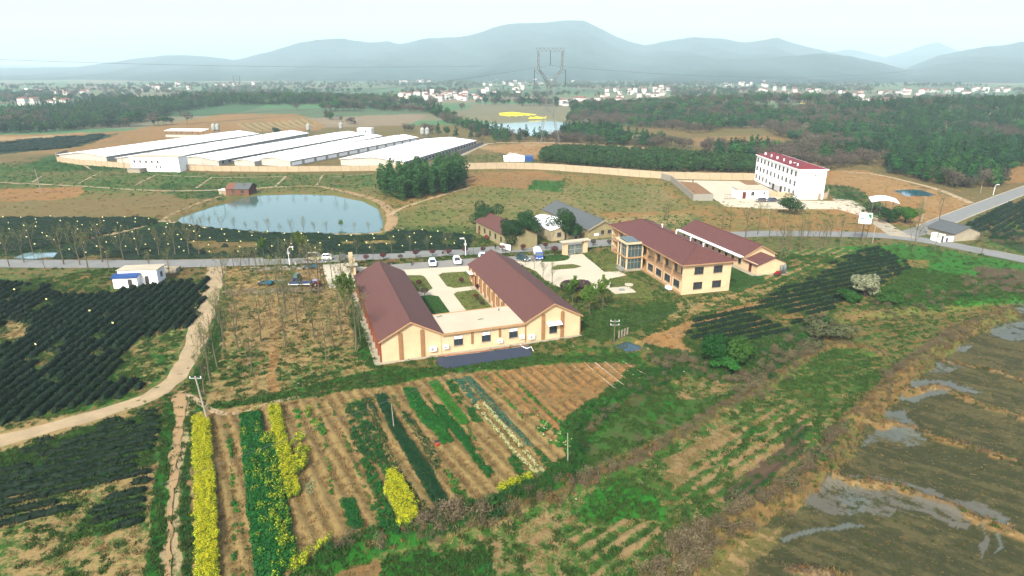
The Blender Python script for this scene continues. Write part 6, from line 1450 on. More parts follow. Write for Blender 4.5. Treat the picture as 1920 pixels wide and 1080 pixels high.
brush_line(GP([(1640, 580), (1700, 570), (1760, 560), (1850, 530), (1900, 520)]), 3.5, .6, [0, 2, 3, 1], .6, 1.2)
brush_line(GP([(1560, 600), (1500, 640), (1440, 680)]), 2.5, .6, [0, 3, 4, 1], .6, 1.2)
brush_line(GP([(660, 545), (690, 620), (705, 670)]), .8, 1.2, [4], .3, .5)
brush_line(GP([(380, 700), (395, 650), (412, 590), (425, 560)]), 1.3, .8, [3, 4], .4, .9)
brush_line(GP([(1480, 485), (1530, 480)]), 1.5, .8, [4], .5, .9)
brush_line(GP([(1850, 440), (1920, 460), (1800, 445), (1930, 440)]), 3, .8, [0, 3, 4, 1], .6, 1.3)
brush_line(GP([(700, 470), (900, 440), (930, 460), (1010, 450)]), 2, 1.5, [3, 4], .4, .8)
brush_line(GP([(1560, 350), (1620, 380), (1650, 405)]), 3, .8, [0, 3], .6, 1.1)
BX = np.array(BX); bz = relief(BX[:, 0], BX[:, 1]); fm_ = free(BX[:, 0], BX[:, 1])
scatter('bank_brush', np.stack([BX[:, 0], BX[:, 1], bz-.05], 1)[fm_], BR, idx=np.array(BI)[fm_], scl=np.array(BSc)[fm_], label='grey-brown dry brush and reeds growing on the field banks', cat='brush')

# ------------------------------------------------------------------ vegetable beds
RAPE = [clump([(0, 0, .85, .26, .26, .16)], 17, .055, m_rape, 300+i, 1.2, ([(0, 0, .62, .26, .26, .35)], 20, .07, m_rapeg)) for i in range(3)]
RAPEG = [clump([(0, 0, .55, .24, .24, .2)], 16, .07, m_rapeg, 310+i, 1.0, ([(0, 0, .75, .2, .2, .1)], 5, .045, m_rape)) for i in range(2)]
VEG = [clump([(0, 0, .16, .22, .22, .12)], 20, .085, m_veg, 320+i) for i in range(2)]; VEGD = [clump([(0, 0, .22, .24, .24, .18)], 24, .08, m_vegd, 330+i) for i in range(2)]
CAB = [clump([(0, 0, .12, .19, .19, .1)], 18, .10, m_cab, 340+i, .3) for i in range(2)]
WH = [tuft(14, .42, .34, .028, m_whe, 350+i) for i in range(2)]; PALE = [tuft(9, .24, .3, .03, m_grass, 360+i) for i in range(2)]
WF = [clump([(0, 0, .28, .12, .12, .08)], 12, .06, m_wfl, 370, 1, ([(0, 0, .15, .12, .12, .1)], 8, .06, m_veg))]
LET = [clump([(0, 0, .1, .14, .14, .07)], 9, .07, leafmat('pale_lettuce', S(196, 210, 150), .2, .02, .2), 380)]
BEDS = []
def bed(poly, sp_, protos, name, label, cat='crop bed', s=(.8, 1.2), rows=None, gap=.0, z=0, wt=None):
    P = GP(poly)
    if rows:
        a, b = G(*rows[0]), G(*rows[1]); dx, dy = b[0]-a[0], b[1]-a[1]; L = math.hypot(dx, dy); tx, ty = dx/L, dy/L
        Pn = np.array(P); s_ = Pn[:, 0]*tx+Pn[:, 1]*ty; q_ = -Pn[:, 0]*ty+Pn[:, 1]*tx
        S_, Q_ = np.meshgrid(np.arange(s_.min(), s_.max(), sp_), np.arange(q_.min(), q_.max(), rows[2])); S_ = S_.ravel()+rng.normal(0, .04, S_.size); Q_ = Q_.ravel()+rng.normal(0, .03, Q_.size)
        x, y = S_*tx-Q_*ty, S_*ty+Q_*tx; m = inpoly(x, y, P); x, y = x[m], y[m]
    else: x, y = sample_poly(P, sp_)
    g = fbm(x/1.6, y/1.6, 3, 501+len(BEDS)); k = g > gap; x, y = x[k], y[k]
    if not len(x): return
    ix_ = None if wt is None else rng.choice(len(protos), len(x), p=wt)
    o = scatter(name, np.stack([x, y, relief(x, y)-.02+z], 1), protos, idx=ix_, scl=rng.uniform(s[0], s[1], len(x)), label=label, cat=cat); BEDS.append(o)
bed([(366, 790), (380, 786), (393, 790), (401, 900), (407, 1000), (409, 1095), (371, 1095), (368, 950), (365, 850)], .19, RAPE, 'rapeseed_bed', 'broad strip of yellow flowering rapeseed from the white pole down', s=(.8, 1.25))
bed([(453, 781), (470, 777), (487, 773), (490, 800), (502, 900), (524, 1095), (483, 1095), (466, 940)], .20, VEGD+RAPEG[:1], 'green_bed', 'tall dark green vegetable strip next to the bare beds', s=(1.3, 1.9), wt=(.49, .49, .02))
bed([(491, 821), (512, 819), (520, 870), (530, 916), (545, 1000), (555, 1045), (530, 1080), (520, 1050), (505, 960)], .20, VEGD+RAPEG, 'green_bed', 'green vegetable strip flecked with yellow, right of the tall one', s=(1.2, 1.7), wt=(.44, .44, .06, .06))
bed([(505, 768), (516, 765), (527, 766), (533, 810), (540, 840), (550, 870), (557, 900), (564, 932), (540, 940), (526, 880), (516, 830)], .20, RAPE+RAPEG[:1], 'rapeseed_bed', 'narrow strip of yellow and green rapeseed in the middle left', s=(.8, 1.2), wt=(.17, .17, .16, .5))
bed([(546, 832), (563, 820), (574, 835), (582, 862), (568, 885), (556, 895), (550, 860)], .24, RAPEG+RAPE[:1], 'rapeseed_bed', 'ragged clump of yellow-green rapeseed beside the narrow strip', s=(.9, 1.3), gap=.35)
bed([(551, 768), (559, 767), (570, 805), (560, 810)], .30, VEG, 'green_bed', 'small light green strip at the top left of the garden', gap=.4, s=(1, 1.5)); bed([(573, 771), (582, 768), (592, 792), (620, 815), (605, 820), (582, 795)], .34, VEG+RAPEG[:1], 'green_bed', 'sparse leafy plants beside the small light strip', gap=.45, s=(1, 1.5))
bed([(566, 897), (588, 891), (593, 941), (576, 944)], .28, LET, 'lettuce_bed', 'patch of pale lettuce heads below the ragged rapeseed', gap=.3)
bed([(424, 795), (440, 790), (450, 900), (458, 1000), (474, 1095), (446, 1095), (432, 900)], .42, VEG+PALE, 'sparse_bed', 'thinly sprouting strip left of the dark green bed', gap=.5, s=(.7, 1.3))
bed([(639, 940), (662, 936), (682, 989), (657, 1002)], .18, VEGD, 'green_bed', 'small rectangle of dark green leaves low in the garden', s=(.9, 1.2), rows=((639, 940), (657, 1002), .3))
bed([(646, 759), (681, 749), (697, 797), (738, 888), (725, 900), (697, 862), (660, 846), (654, 803)], .30, VEGD+PALE+WH, 'weedy_bed', 'weedy dull green strip above the second yellow patch', gap=.36, s=(.8, 1.4))
bed([(673, 862), (690, 858), (712, 905), (728, 950), (748, 1001), (728, 1004), (714, 985), (695, 916)], .26, VEGD+PALE, 'weedy_bed', 'wild green strip left of the second yellow patch', gap=.3, s=(.9, 1.5))
bed([(727, 895), (744, 890), (756, 908), (770, 930), (786, 973), (768, 998), (750, 1001), (741, 962), (724, 930)], .19, RAPE+RAPEG[:1], 'rapeseed_bed', 'plump patch of yellow rapeseed low in the garden centre', s=(.8, 1.2))
bed([(684, 746), (700, 743), (720, 810), (744, 870), (780, 925), (816, 967), (791, 976), (770, 940), (734, 875), (703, 803)], .26, PALE+WH[:1], 'grassy_bed', 'pale grassy strip left of the garlic', gap=.25, rows=((690, 760), (800, 970), .34))
bed([(704, 741), (722, 738), (736, 770), (762, 815), (804, 873), (849, 957), (823, 968), (785, 897), (744, 825), (716, 771)], .19, WH, 'garlic_bed', 'long blue-green garlic strip running down the garden centre', s=(.85, 1.2), rows=((712, 750), (835, 960), .24))
bed([(744, 760), (763, 775), (785, 800), (808, 830), (832, 879), (816, 880), (797, 847), (779, 816), (757, 790)], .28, WH+PALE+LET, 'weedy_bed', 'patchy grey-green strip right of the garlic', gap=.35)
bed([(829, 886), (845, 881), (866, 915), (888, 945), (873, 958), (850, 925)], .25, PALE+VEG[:1], 'grassy_bed', 'light green grass strip ending at the brush bank', gap=.2, s=(.9, 1.3))
bed([(756, 728), (778, 730), (800, 765), (829, 790), (849, 828), (829, 835), (816, 809), (797, 797), (772, 765)], .21, VEG+VEGD, 'green_bed', 'bright leafy green strip in the upper garden', gap=.22, s=(.9, 1.4))
bed([(813, 760), (829, 762), (850, 790), (873, 814), (892, 850), (923, 887), (914, 898), (879, 847), (842, 803), (816, 771)], .22, VEGD, 'green_bed', 'deep green strip curving right of the bright one', gap=.2, s=(.9, 1.3))
bed([(804, 716), (822, 714), (850, 750), (881, 792), (866, 799), (838, 768)], .30, VEG, 'lettuce_bed', 'bright lettuce rows near the green verge', rows=((812, 716), (873, 796), .36), s=(1.0, 1.3))
bed([(836, 716), (850, 714), (874, 760), (860, 758)], .30, VEGD, 'green_bed', 'scattered dark leaves right of the lettuce rows, upper piece', gap=.38, s=(.9, 1.3)); bed([(871, 764), (883, 762), (904, 792), (890, 796)], .30, VEGD, 'green_bed', 'scattered dark leaves right of the lettuce rows, lower piece', gap=.3, s=(.9, 1.3))
bed([(852, 712), (867, 709), (895, 752), (887, 758)], .28, CAB, 'cabbage_bed', 'short blue-green cabbage strip at the top of the garden', s=(1, 1.4))
bed([(868, 707), (884, 705), (930, 760), (965, 800), (999, 836), (990, 843), (947, 795), (900, 748)], .40, CAB, 'cabbage_bed', 'long blue-green cabbage rows in the upper right garden', rows=((876, 706), (994, 840), .42), s=(1, 1.35))
for i, q in enumerate(([(889, 762), (893, 760), (957, 832), (952, 836)], [(904, 758), (909, 756), (1023, 889), (1018, 893)], [(950, 838), (955, 836), (1012, 893), (1007, 896)])):
    bed(q, .17, WF, 'flower_row', ['upper left', 'long middle', 'lower left'][i]+' row of white and yellow flowering stalks beside the cabbages', gap=.3, s=(.8, 1.5))
bed([(993, 780), (1003, 776), (1040, 805), (1083, 842), (1070, 854), (1040, 840), (1007, 807)], .32, WF+VEG+VEGD[:1], 'flower_bed', 'ragged bed of yellow-white flowering greens at the garden edge', gap=.42, s=(.9, 1.5))
bed([(1000, 840), (1013, 849), (1038, 876), (1027, 881)], .26, VEGD, 'green_bed', 'small dark green patch below the cabbages', gap=.25); bed([(953, 862), (964, 856), (992, 893), (977, 901)], .26, VEGD, 'green_bed', 'dark green patch left of the flowering stalks', gap=.25)
bed([(932, 925), (950, 912), (973, 902), (995, 898), (1000, 906), (975, 920), (940, 938)], .26, RAPE[:2]+VEGD[:1]+RAPEG[:1], 'rapeseed_bed', 'small yellow-flecked patch at the lower right garden corner', gap=.3)
bed([(535, 1075), (560, 1046), (590, 1030), (617, 1012), (622, 1020), (590, 1045), (556, 1080)], .30, RAPEG+RAPE[:1], 'rapeseed_bed', 'thin yellow-green border at the bottom left garden edge', gap=.3)
for i, (a, b) in enumerate((((905, 702), (985, 790)), ((930, 700), (1035, 800)), ((980, 728), (1062, 805)))):
    bed([(a[0]-2, a[1]), (a[0]+2, a[1]), (b[0]+2, b[1]), (b[0]-2, b[1])], .26, VEG+PALE, 'seedling_row', '{} thin row of green seedlings on the right garden beds'.format(ORD(i)), gap=.35)
for i, (a, b) in enumerate((((598, 757), (622, 930)), ((618, 755), (712, 990)), ((640, 752), (700, 900)), ((432, 800), (440, 1080)), ((735, 740), (768, 800)), ((665, 750), (690, 830)), ((857, 770), (905, 850)), ((790, 720), (830, 790)), ((955, 705), (1010, 760)), ((700, 840), (760, 960)))):
    bed([(a[0]-2, a[1]), (a[0]+2, a[1]), (b[0]+3, b[1]), (b[0]-3, b[1])], .28, VEG+PALE+VEGD, 'weed_line', '{} thin line of weeds along a garden furrow'.format(ORD(i)), gap=.40, s=(.5, 1.1))
# furrow films on the right beds
filmm = M('plastic_film', S(225, 205, 175), .6, .1, 1)
for i, (a, b) in enumerate((((1071, 682), (1088, 697)), ((1095, 680), (1155, 731)), ((1115, 680), (1170, 723)), ((1134, 679), (1185, 720)), ((1150, 679), (1202, 713)), ((1168, 679), (1212, 704)))):
    ribbon('furrow_film', [G(*a), G(*b)], .16, filmm, .10, True, .1, step=.8)
bk = thing('bucket', 'orange-red bucket with a dark one beside it on the garden path', 'bucket', (*G(820, 836), Z1(*G(820, 836)))); l = MB(); l.lathe([(.2, 0), (.28, .35), (.24, .36)], 12); l.build('body', M('orange_bucket', S(215, 80, 50), .5), bk)
l = MB(); l.lathe([(.2, 0), (.28, .35), (.24, .36)], 12); l.build('bucket', blk, label='black bucket behind the orange-red one on the garden path', cat='bucket').location = (*G(818, 831), Z1(*G(818, 831)))
# sapling dots on the lawn and misc litter
x, y = sample_poly(GP([(1340, 585), (1440, 555), (1440, 568), (1350, 598)]), 1.6); scatter('young_tea_plants', np.stack([x, y, relief(x, y)], 1), BR[3:5], scl=rng.uniform(.25, .5, len(x)), label='sparse young tea bushes on bare orange soil', cat='bush')
LIT = [(1060, 640), (1178, 600), (1240, 548), (1290, 565), (1215, 655), (1282, 700), (1345, 716), (1230, 625), (1120, 690), (900, 690), (1075, 650), (1480, 560), (1450, 540), (1530, 520), (1700, 462), (1765, 462), (1830, 478), (1080, 937), (560, 720), (620, 765), (250, 610)]
for i, (u, v) in enumerate(LIT):
    x, y, z = GH(u, v); a_ = random.uniform(0, 6); l = MB(); pts = [(.19*random.uniform(.5, 1)*math.cos(t), .14*random.uniform(.5, 1)*math.sin(t)) for t in np.linspace(0, 5.4, 7)]; l.prism(pts, .0, .12)
    l.build('litter_scrap', m_concw, label='pale scrap of litter lying in the grass, {} from the left'.format(ORD(sorted(LIT).index((u, v)))), cat='litter', group='scattered litter').location = (x, y, z+.05)

# ------------------------------------------------------------------ slab, poles, lamps, signs
sl = thing('well_slab', 'white square concrete slab with round grey cover on the east lawn', 'slab', (*G(1166, 545.5), 0), R(14)); MB().box(-2.4, 2.4, -2.0, 2.0, -.1, .25).build('slab', m_conc, sl); l = MB(); l.lathe([(.75, .25), (.7, .33)], 16); l.build('cover', m_concg, sl)
l = MB(); l.lathe([(1.0, 0), (.95, .3)], 18); l.build('round_slab', m_conc, label='white round concrete slab behind the square one on the east lawn', cat='slab').location = (*G(1179, 535.5), 0)
def pole(u, v, top, r, mat, lb, arms=1, lean=(0, 0), name='utility_pole'):
    x, y, z = GH(u, v); h = zof(x, y, top)-z; t = thing(name, lb, 'pole', (x, y, z)); MB().tube([(0, 0, -.3), (lean[0], lean[1], h)], [r, r*.65], 8).build('shaft', mat, t)
    for k in range(arms):
        a = MB(); zz = h-.3-k*.7; a.box(lean[0]-.8, lean[0]+.8, lean[1]-.05, lean[1]+.05, zz, zz+.1); a.build('crossarm', m_grey, t)
        for xx in (-.7, 0, .7): l = MB(); l.tube([(lean[0]+xx, lean[1], zz+.1), (lean[0]+xx, lean[1], zz+.32)], .05, 5); l.build('insulator', m_white, t)
    return t, h
pA, hA_ = pole(391, 793, 706, .15, m_wood, 'leaning pale concrete pole at the head of the yellow rapeseed strip', 1, (-.7, 0))
pB, hB_ = pole(1151, 642, 600, .13, m_bark, 'weathered wooden pole beside the small dark pool', 2)
pC, hC_ = pole(1727, 416, 369, .18, m_wood, 'pale concrete pole near the blue-green reservoir', 0)
pD, _ = pole(78, 362, 317, .16, m_wood, 'leaning pale pole in the fields at the far left', 0, (-.5, 0)); pE, _ = pole(233, 318, 288, .15, m_wood, 'thin pole in front of the farm office wall', 0)
pole(1065, 868, 812, .07, m_wood, 'short grey stake at the lower right garden corner', 0, (-.15, 0), 'stake'); pole(739, 803, 758, .07, m_wood, 'short grey stake standing in the garlic strip', 0, (-.15, 0), 'stake')
pole(1636, 455, 412, .12, m_wood, 'thin pale pole by the roadside billboard', 0); pole(603, 538, 487, .13, m_bark, 'dark utility pole by the forecourt, the left one', 1); pole(609, 540, 490, .13, m_bark, 'dark utility pole by the forecourt, the right one', 1)
pole(1439, 424, 392, .10, m_wood, 'thin pale pole on the red slope below the yard', 0); pole(1838, 362, 348, .12, m_wood, 'thin pale pole where the side road leaves the woods', 0)
def lamp(u, v, top, lb, d=1):
    x, y, z = GH(u, v); h = zof(x, y, top); t = thing('street_lamp', lb, 'street lamp', (x, y, z), group='street lamps'); MB().tube([(0, 0, 0), (0, 0, h-.5), (d*.3, 0, h-.1), (d*.9, 0, h)], [.08, .06, .05, .05], 6).build('post', m_white, t)
    MB().box(d*.9-.45, d*.9+.45, -.16, .16, h-.06, h+.10).build('lamp_head', m_white, t); MB().box(-.35, .35, -.02, .04, h-1.8, h-1.2).build('solar_box', m_grey, t)
lamp(543, 497, 463, 'white street lamp on the left road near the green-leaved tree'); lamp(873, 480, 447, 'white street lamp on the verge above the right wing', -1); lamp(1311, 452, 419, 'white street lamp behind the two storey building roof', -1); lamp(1862, 366, 346, 'small street lamp on the side road by the woods')
# billboard
bb_ = GH(1615, 452); bt = thing('billboard', 'white roadside billboard with green and blue marks on a single dark post', 'billboard', bb_, R(-14)); zt = zof(bb_[0], bb_[1], 399); zb_ = zof(bb_[0], bb_[1], 419)
MB().box(-1.6, 1.6, -.1, .1, zb_, zt).build('board', m_white, bt); MB().tube([(0, .2, -.3), (0, .2, zt-.2)], .14, 8).build('post', m_dark, bt)
mg = M('sign_green', S(70, 170, 130), .6); mbl = M('sign_blue', S(50, 110, 190), .6); mre = M('sign_red', S(200, 80, 60), .6); zh = zt-zb_
MB().box(.6, 1.45, -.12, -.101, zt-zh*.35, zt-zh*.08).box(1.0, 1.5, -.125, -.121, zt-zh*.5, zt-zh*.3).build('green_mark', mg, bt); MB().box(-1.2, -.2, -.12, -.101, zt-zh*.6, zt-zh*.48).build('blue_lettering', mbl, bt); MB().box(.0, .3, -.12, -.101, zt-zh*.55, zt-zh*.35).box(-.9, .2, -.12, -.101, zt-zh*.85, zt-zh*.78).build('red_mark', mre, bt)
# plank fence by the little pool
pf = thing('plank_screen', 'small broken screen of pale boards at the edge of the dark pool', 'screen', (*G(1159, 636), Z1(*G(1159, 636))), R(40))
for i in range(4): MB().box(i*.75, i*.75+.35, -.03, .03, .1, 1.5).build('board', m_concw, pf)
MB().box(-.1, 2.9, .031, .08, 1.2, 1.32).box(-.1, 2.9, .031, .08, .3, .42).build('rail', m_bark, pf)
# lattice pylons
def pylon(u, v, top, lb, rr=.16):
    x, y, z = GH(u, v); Hh = zof(x, y, top)-z; s = Hh/60.0; t = thing('power_pylon', lb, 'pylon', (x, y, z), R(4), 'power pylons'); t.scale = (s, s, s)
    def lattice(mb, lv, r):
        for a, b in zip(lv[:-1], lv[1:]):
            for i in range(4):
                j = (i+1) % 4; mb.tube([a[i], b[i]], r, 4, cap=False); mb.tube([a[i], b[j]], r*.6, 3, cap=False); mb.tube([a[j], b[i]], r*.6, 3, cap=False); mb.tube([b[i], b[j]], r*.6, 3, cap=False)
    def sq(h, z_, cx=0): return [(cx-h, -h, z_), (cx+h, -h, z_), (cx+h, h, z_), (cx-h, h, z_)]
    for sx in (-1, 1):
        for sy in (-1, 1):
            mb = MB(); A_ = [(sx*6.5, sy*6.5, 0), (sx*5.0, sy*5.0, 8), (sx*3.4, sy*3.4, 17)]
            mb.tube(A_, [rr*1.3]*3, 4); 
            for q0_, q1_ in ((0, 1), (1, 2)):
                a, b = A_[q0_], A_[q1_]; mb.tube([a, (b[0]*.72, b[1], b[2])], rr*.6, 3); mb.tube([(b[0]*.72, b[1], b[2]), b], rr*.6, 3)
            mb.build('leg', m_steel, t)
    mb = MB(); lattice(mb, [sq(3.4, 17), sq(2.7, 24), sq(2.0, 31), sq(1.5, 37)], rr); mb.build('body', m_steel, t)
    mb = MB()
    for s_ in (-1, 1): lattice(mb, [sq(.9, 37, s_*.9), sq(.8, 43, s_*4.2), sq(.7, 47, s_*7.6), sq(.55, 54, s_*7.8), sq(.5, 58, s_*8.0)], rr*.8)
    mb.build('window_frame_arms', m_steel, t)
    mb = MB()
    for k in range(14):
        a, b = -9.5+k*19/14, -9.5+(k+1)*19/14; zt_ = 60-.0*k
        for yy in (-.5, .5): mb.tube([(a, yy, 58), (b, yy, 58)], rr*.6, 3); mb.tube([(a, yy, 60), (b, yy, 60)], rr*.6, 3); mb.tube([(a, yy, 58 if k % 2 else 60), (b, yy, 60 if k % 2 else 58)], rr*.5, 3)
    mb.build('crossbeam', m_steel, t)
    for xx, z0, z1 in ((-10.2, 46.5, 37.5), (0, 58, 49.5), (10.2, 46.5, 37.5)):
        MB().tube([(xx, 0, z0), (xx, 0, z1)], rr*1.3, 6).build('insulator_string', m_dark, t)
        if xx: MB().tube([(xx*.76, 0, 47), (xx, 0, 46.5)], rr*.8, 4).tube([(xx*.76, 0, 44), (xx, 0, 46.5)], rr*.6, 4).build('outrigger', m_steel, t)
    return t, s, (x, y, z)
pyl, ps, pp = pylon(1029, 268, 90, 'tall grey lattice pylon with window-shaped head beyond the long wall')
pylon(449, 190, 142, 'small hazy lattice pylon on the plain left of the mountain', .22); pylon(1205, 210, 160, 'faint distant lattice pylon right of the large one', .2)
# conductors
m_wire = M('conductor', (.05, .05, .055), .5)
def wire(pts, r, lb, n=26, name='power_line'):
    P = []
    for i in range(n+1):
        t = i/n; a, b, c = (Vector(p) for p in pts); P.append(tuple(a*(1-t)*(1-2*t)+b*4*t*(1-t)+c*t*(2*t-1)))
    MB().tube(P, r, 4).build(name, m_wire, label=lb, cat='power line', group='overhead power lines')
for k, (dx, za, lb) in enumerate(((-10.2, 37.5, 'lowest left'), (0, 49.5, 'middle'), (10.2, 37.5, 'right'))):
    a = (pp[0]+dx*ps, pp[1], za*ps); f_ = ((-.58, 0, .62)[k]); b = None
    m0 = (-210, 262-4*k, 21+(6 if k == 1 else 0)+2*k); c0 = (-430, 92-8*k, 44+(8 if k == 1 else 0))
    for q_ in (-.22, .22): wire([(a[0], a[1]+q_, a[2]), (m0[0], m0[1]+q_, m0[2]), (c0[0], c0[1]+q_, c0[2])], .055, lb+' conductor of the line from the large pylon to the left, '+('near' if q_ < 0 else 'far')+' strand', 40)
    wire([a, (pp[0]+230+dx, 620, 30+(8 if k == 1 else 0)), (pp[0]+480+dx, 830, 45)], .06, lb+' conductor running from the large pylon to the right')
g_a = G(180, 958, 5.5); g_b = G(870, 698, 5.5); wire([(*G(300, 909, 6.5), 6.5), (*G(560, 815, 5.6), 5.6), (*G(885, 690, 6.5), 6.5)], .025, 'thin dark wire strung above the vegetable garden'); 
wire([(*G(-60, 137, 60), 60) if False else (-900, 1150, 62), (-450, 1250, 50), (-60, 1500, 52)], .25, 'faint high power line over the far plain at the left'); wire([(*G(1151, 612, 5), 5.2), (*G(1250, 590, 4.2), 4.2), (*G(1370, 530, 5), 5.0)], .02, 'thin wire from the wooden pole to the two storey building')
# sticky traps
TP = []; trng = random.Random(4)
for poly, n in (([(0, 412), (280, 412), (290, 418), (170, 448), (60, 470), (0, 475)], 32), ([(180, 455), (330, 424), (480, 442), (720, 446), (735, 434), (890, 446), (870, 466), (700, 474), (550, 480), (110, 484)], 78), ([(0, 545), (380, 530), (330, 640), (100, 700), (0, 760)], 5)):
    P = GP(poly); got = 0
    while got < n:
        u = trng.uniform(min(p[0] for p in poly), max(p[0] for p in poly)); v = trng.uniform(min(p[1] for p in poly), max(p[1] for p in poly)); x, y = G(u, v)
        if inpoly(np.array([x]), np.array([y]), P)[0] and all(math.hypot(x-a, y-b) > 4.2 for a, b in TP): TP.append((x, y)); got += 1
sm = MB(); sm.box(-.02, .02, -.02, .02, 0, 1.5); sm = sm.mesh('stake', m_dark); bm_ = MB().box(-.14, .14, -.012, .012, 1.25, 1.52).mesh('board', M('pale_yellow_card', S(250, 246, 170, 1.3), .6, .02, 1, rnd=.1))
for x, y in TP:
    t = thing('insect_trap', 'small pale yellow sticky insect card on a stake among the tea', 'insect trap', (x, y, Z1(x, y)), trng.uniform(-.5, .5), 'yellow insect traps among the tea hedges'); link('stake', sm, t); link('board', bm_, t)

# ------------------------------------------------------------------ vehicles
def wheel_set(t, xs, yw, r):
    for x in xs:
        for s in (-1, 1):
            l = MB(); l.tube([(x, s*yw-.11, r), (x, s*yw+.11, r)], r, 14); o = l.build('wheel', blk, t); l = MB(); l.tube([(x, s*yw-.13, r), (x, s*yw+.13, r)], r*.55, 10); l.build('rim', m_grey, o)
def car(label, paint, p, ang, L=4.5, W=1.78, H=1.46, boxy=False):
    t = thing('parked_car', label, 'car', (*p, .06), ang)
    hw = W/2; zs = .28; belt = .92 if not boxy else 1.05
    st = [(-L/2, .62, .78, .80), (-L/2+.12, .5, .86, .93), (-L/2+.7, .30, .90, .98), (-.9, .26, belt, 1), (.6, .26, belt, 1), (1.15, .26, belt-.02, .99), (L/2-.35, .30, .78, .95), (L/2, .42, .62, .80)]
    secs = []
    for x, z0, z1, k in st:
        h = hw*k; secs.append([(x, -h*.96, z0), (x, -h, (z0+z1)/2), (x, -h*.93, z1), (x, 0, z1+.03), (x, h*.93, z1), (x, h, (z0+z1)/2), (x, h*.96, z0)])
    mb = MB(); mb.loft(secs); mb.build('body', paint, t, smooth=False)
    cs = []
    for x, z, k in ((-L/2+.45 if not boxy else -L/2+.15, belt-.06, .86), (-L/2+1.05 if not boxy else -L/2+.4, H-.05, .72), (-.2, H, .72), (.35, H-.04, .72), (1.3, belt-.08, .86)):
        h = hw*k; cs.append([(x, -h-.06, belt-.07), (x, -h, max(z, belt-.06)), (x, h, max(z, belt-.06)), (x, h+.06, belt-.07)])
    mb = MB(); mb.loft(cs); gl = mb.build('window_glass', m_glass, t)
    mb = MB(); x0 = -L/2+1.1 if not boxy else -L/2+.42; mb.loft([[(x, -hw*.70, H+.005), (x, -hw*.66, H+.04), (x, hw*.66, H+.04), (x, hw*.70, H+.005)] for x in (x0, .33)])
    for s in (-1, 1):
        for xa, za, xb, zb in ((1.28, belt, .35, H), (x0-.5, belt, x0, H)): mb.tube([(xa, s*hw*.88, za), (xb, s*hw*.70, zb)], .045, 4)
        mb.tube([(-.35, s*hw*.9, belt), (-.35, s*hw*.72, H)], .04, 4)
    mb.build('roof', paint, t)
    for s in (-1, 1):
        MB().box(L/2-.28, L/2-.06, s*hw*.72-.16, s*hw*.72+.16, .60, .75).build('headlight', m_white, t); MB().box(-L/2-.02, -L/2+.12, s*hw*.7-.14, s*hw*.7+.14, .68, .82).build('tail_light', m_doorr, t)
        MB().box(.95, 1.1, s*(hw+.08)-.08, s*(hw+.08)+.08, .95, 1.08).build('mirror', paint, t)
    MB().box(L/2-.02, L/2+.03, -.26, .26, .42, .54).build('number_plate', m_white, t)
    wheel_set(t, (-L/2+.82, L/2-.85), hw-.08, .32); return t
def carpaint(n, c): return M(n, c, .28, .03, .5, spec=.6)
cw = carpaint('white_car_paint', (.72, .74, .76)); cw2 = carpaint('pale_blue_white_paint', (.62, .70, .76)); cgn = carpaint('dark_teal_paint', S(50, 95, 100)); crm = carpaint('cream_paint', S(228, 222, 180)); ctb = carpaint('blue_truck_paint', S(25, 95, 215))
vd = -90
car('silver-white saloon parked nose to the courtyard between the wings', cw2, G(811, 497), R(-80)); car('white hatchback parked beside the silver saloon, nearer the right wing', cw, G(857, 493.5), R(-78), H=1.55)
car('dark teal saloon parked left of the blue truck', cgn, G(980, 487.5), R(-58)); car('pale car half hidden behind the right wing ridge', cw2, G(905, 486), R(-80))
vn = car('cream minivan stopped on the left road facing right', crm, G(592, 488), R(3), L=4.3, W=1.7, H=1.95, boxy=True); vn.name = 'minivan'; vn['category'] = 'van'
car('small white car behind the cream minivan', cw, G(614, 487.5), R(5), L=2.6, W=1.3, H=1.5, boxy=True)
car('dark car parked in front of the white office, the left one', carpaint('dark_brown_paint', (.06, .05, .05)), G(1427, 378.5), R(190)); car('black car parked in front of the white office, the right one', carpaint('black_paint', (.03, .035, .05)), G(1446, 378.5), R(185))
tr_ = thing('small_truck', 'blue cab light truck with white cargo cover parked by the gate', 'truck', (*G(1009, 484), .06), R(-84))
MB().loft([[(x, -.9, z0), (x, -.9, z1), (x, .9, z1), (x, .9, z0)] for x, z0, z1 in ((1.1, .4, 2.0), (1.9, .4, 2.0), (2.45, .4, 1.2), (2.5, .4, .9))]).build('cab', ctb, tr_)
MB().q([(1.93, -.8, 1.95), (1.93, .8, 1.95), (2.44, .8, 1.25), (2.44, -.8, 1.25)]).q([(1.2, -.905, 1.2), (2.2, -.905, 1.2), (1.85, -.905, 1.85), (1.2, -.905, 1.85)]).q([(1.2, .905, 1.2), (2.2, .905, 1.2), (1.85, .905, 1.85), (1.2, .905, 1.85)]).build('windscreen', m_glassb, tr_)
MB().box(-2.6, 1.0, -.95, .95, .75, 1.2).build('cargo_bed', m_grey, tr_); mb = MB(); mb.loft([[(x, -.9, 1.2), (x, -.85, 2.0), (x, -.4, 2.35), (x, .4, 2.35), (x, .85, 2.0), (x, .9, 1.2)] for x in (-2.55, .95)]); mb.build('cargo_cover', m_white, tr_)
for s in (-.65, .65): MB().box(2.46, 2.54, s-.15, s+.15, .6, .78).build('headlight', m_white, tr_)
MB().box(2.5, 2.55, -.25, .25, .45, .58).build('number_plate', m_white, tr_); wheel_set(tr_, (-1.6, 1.8), .82, .36)
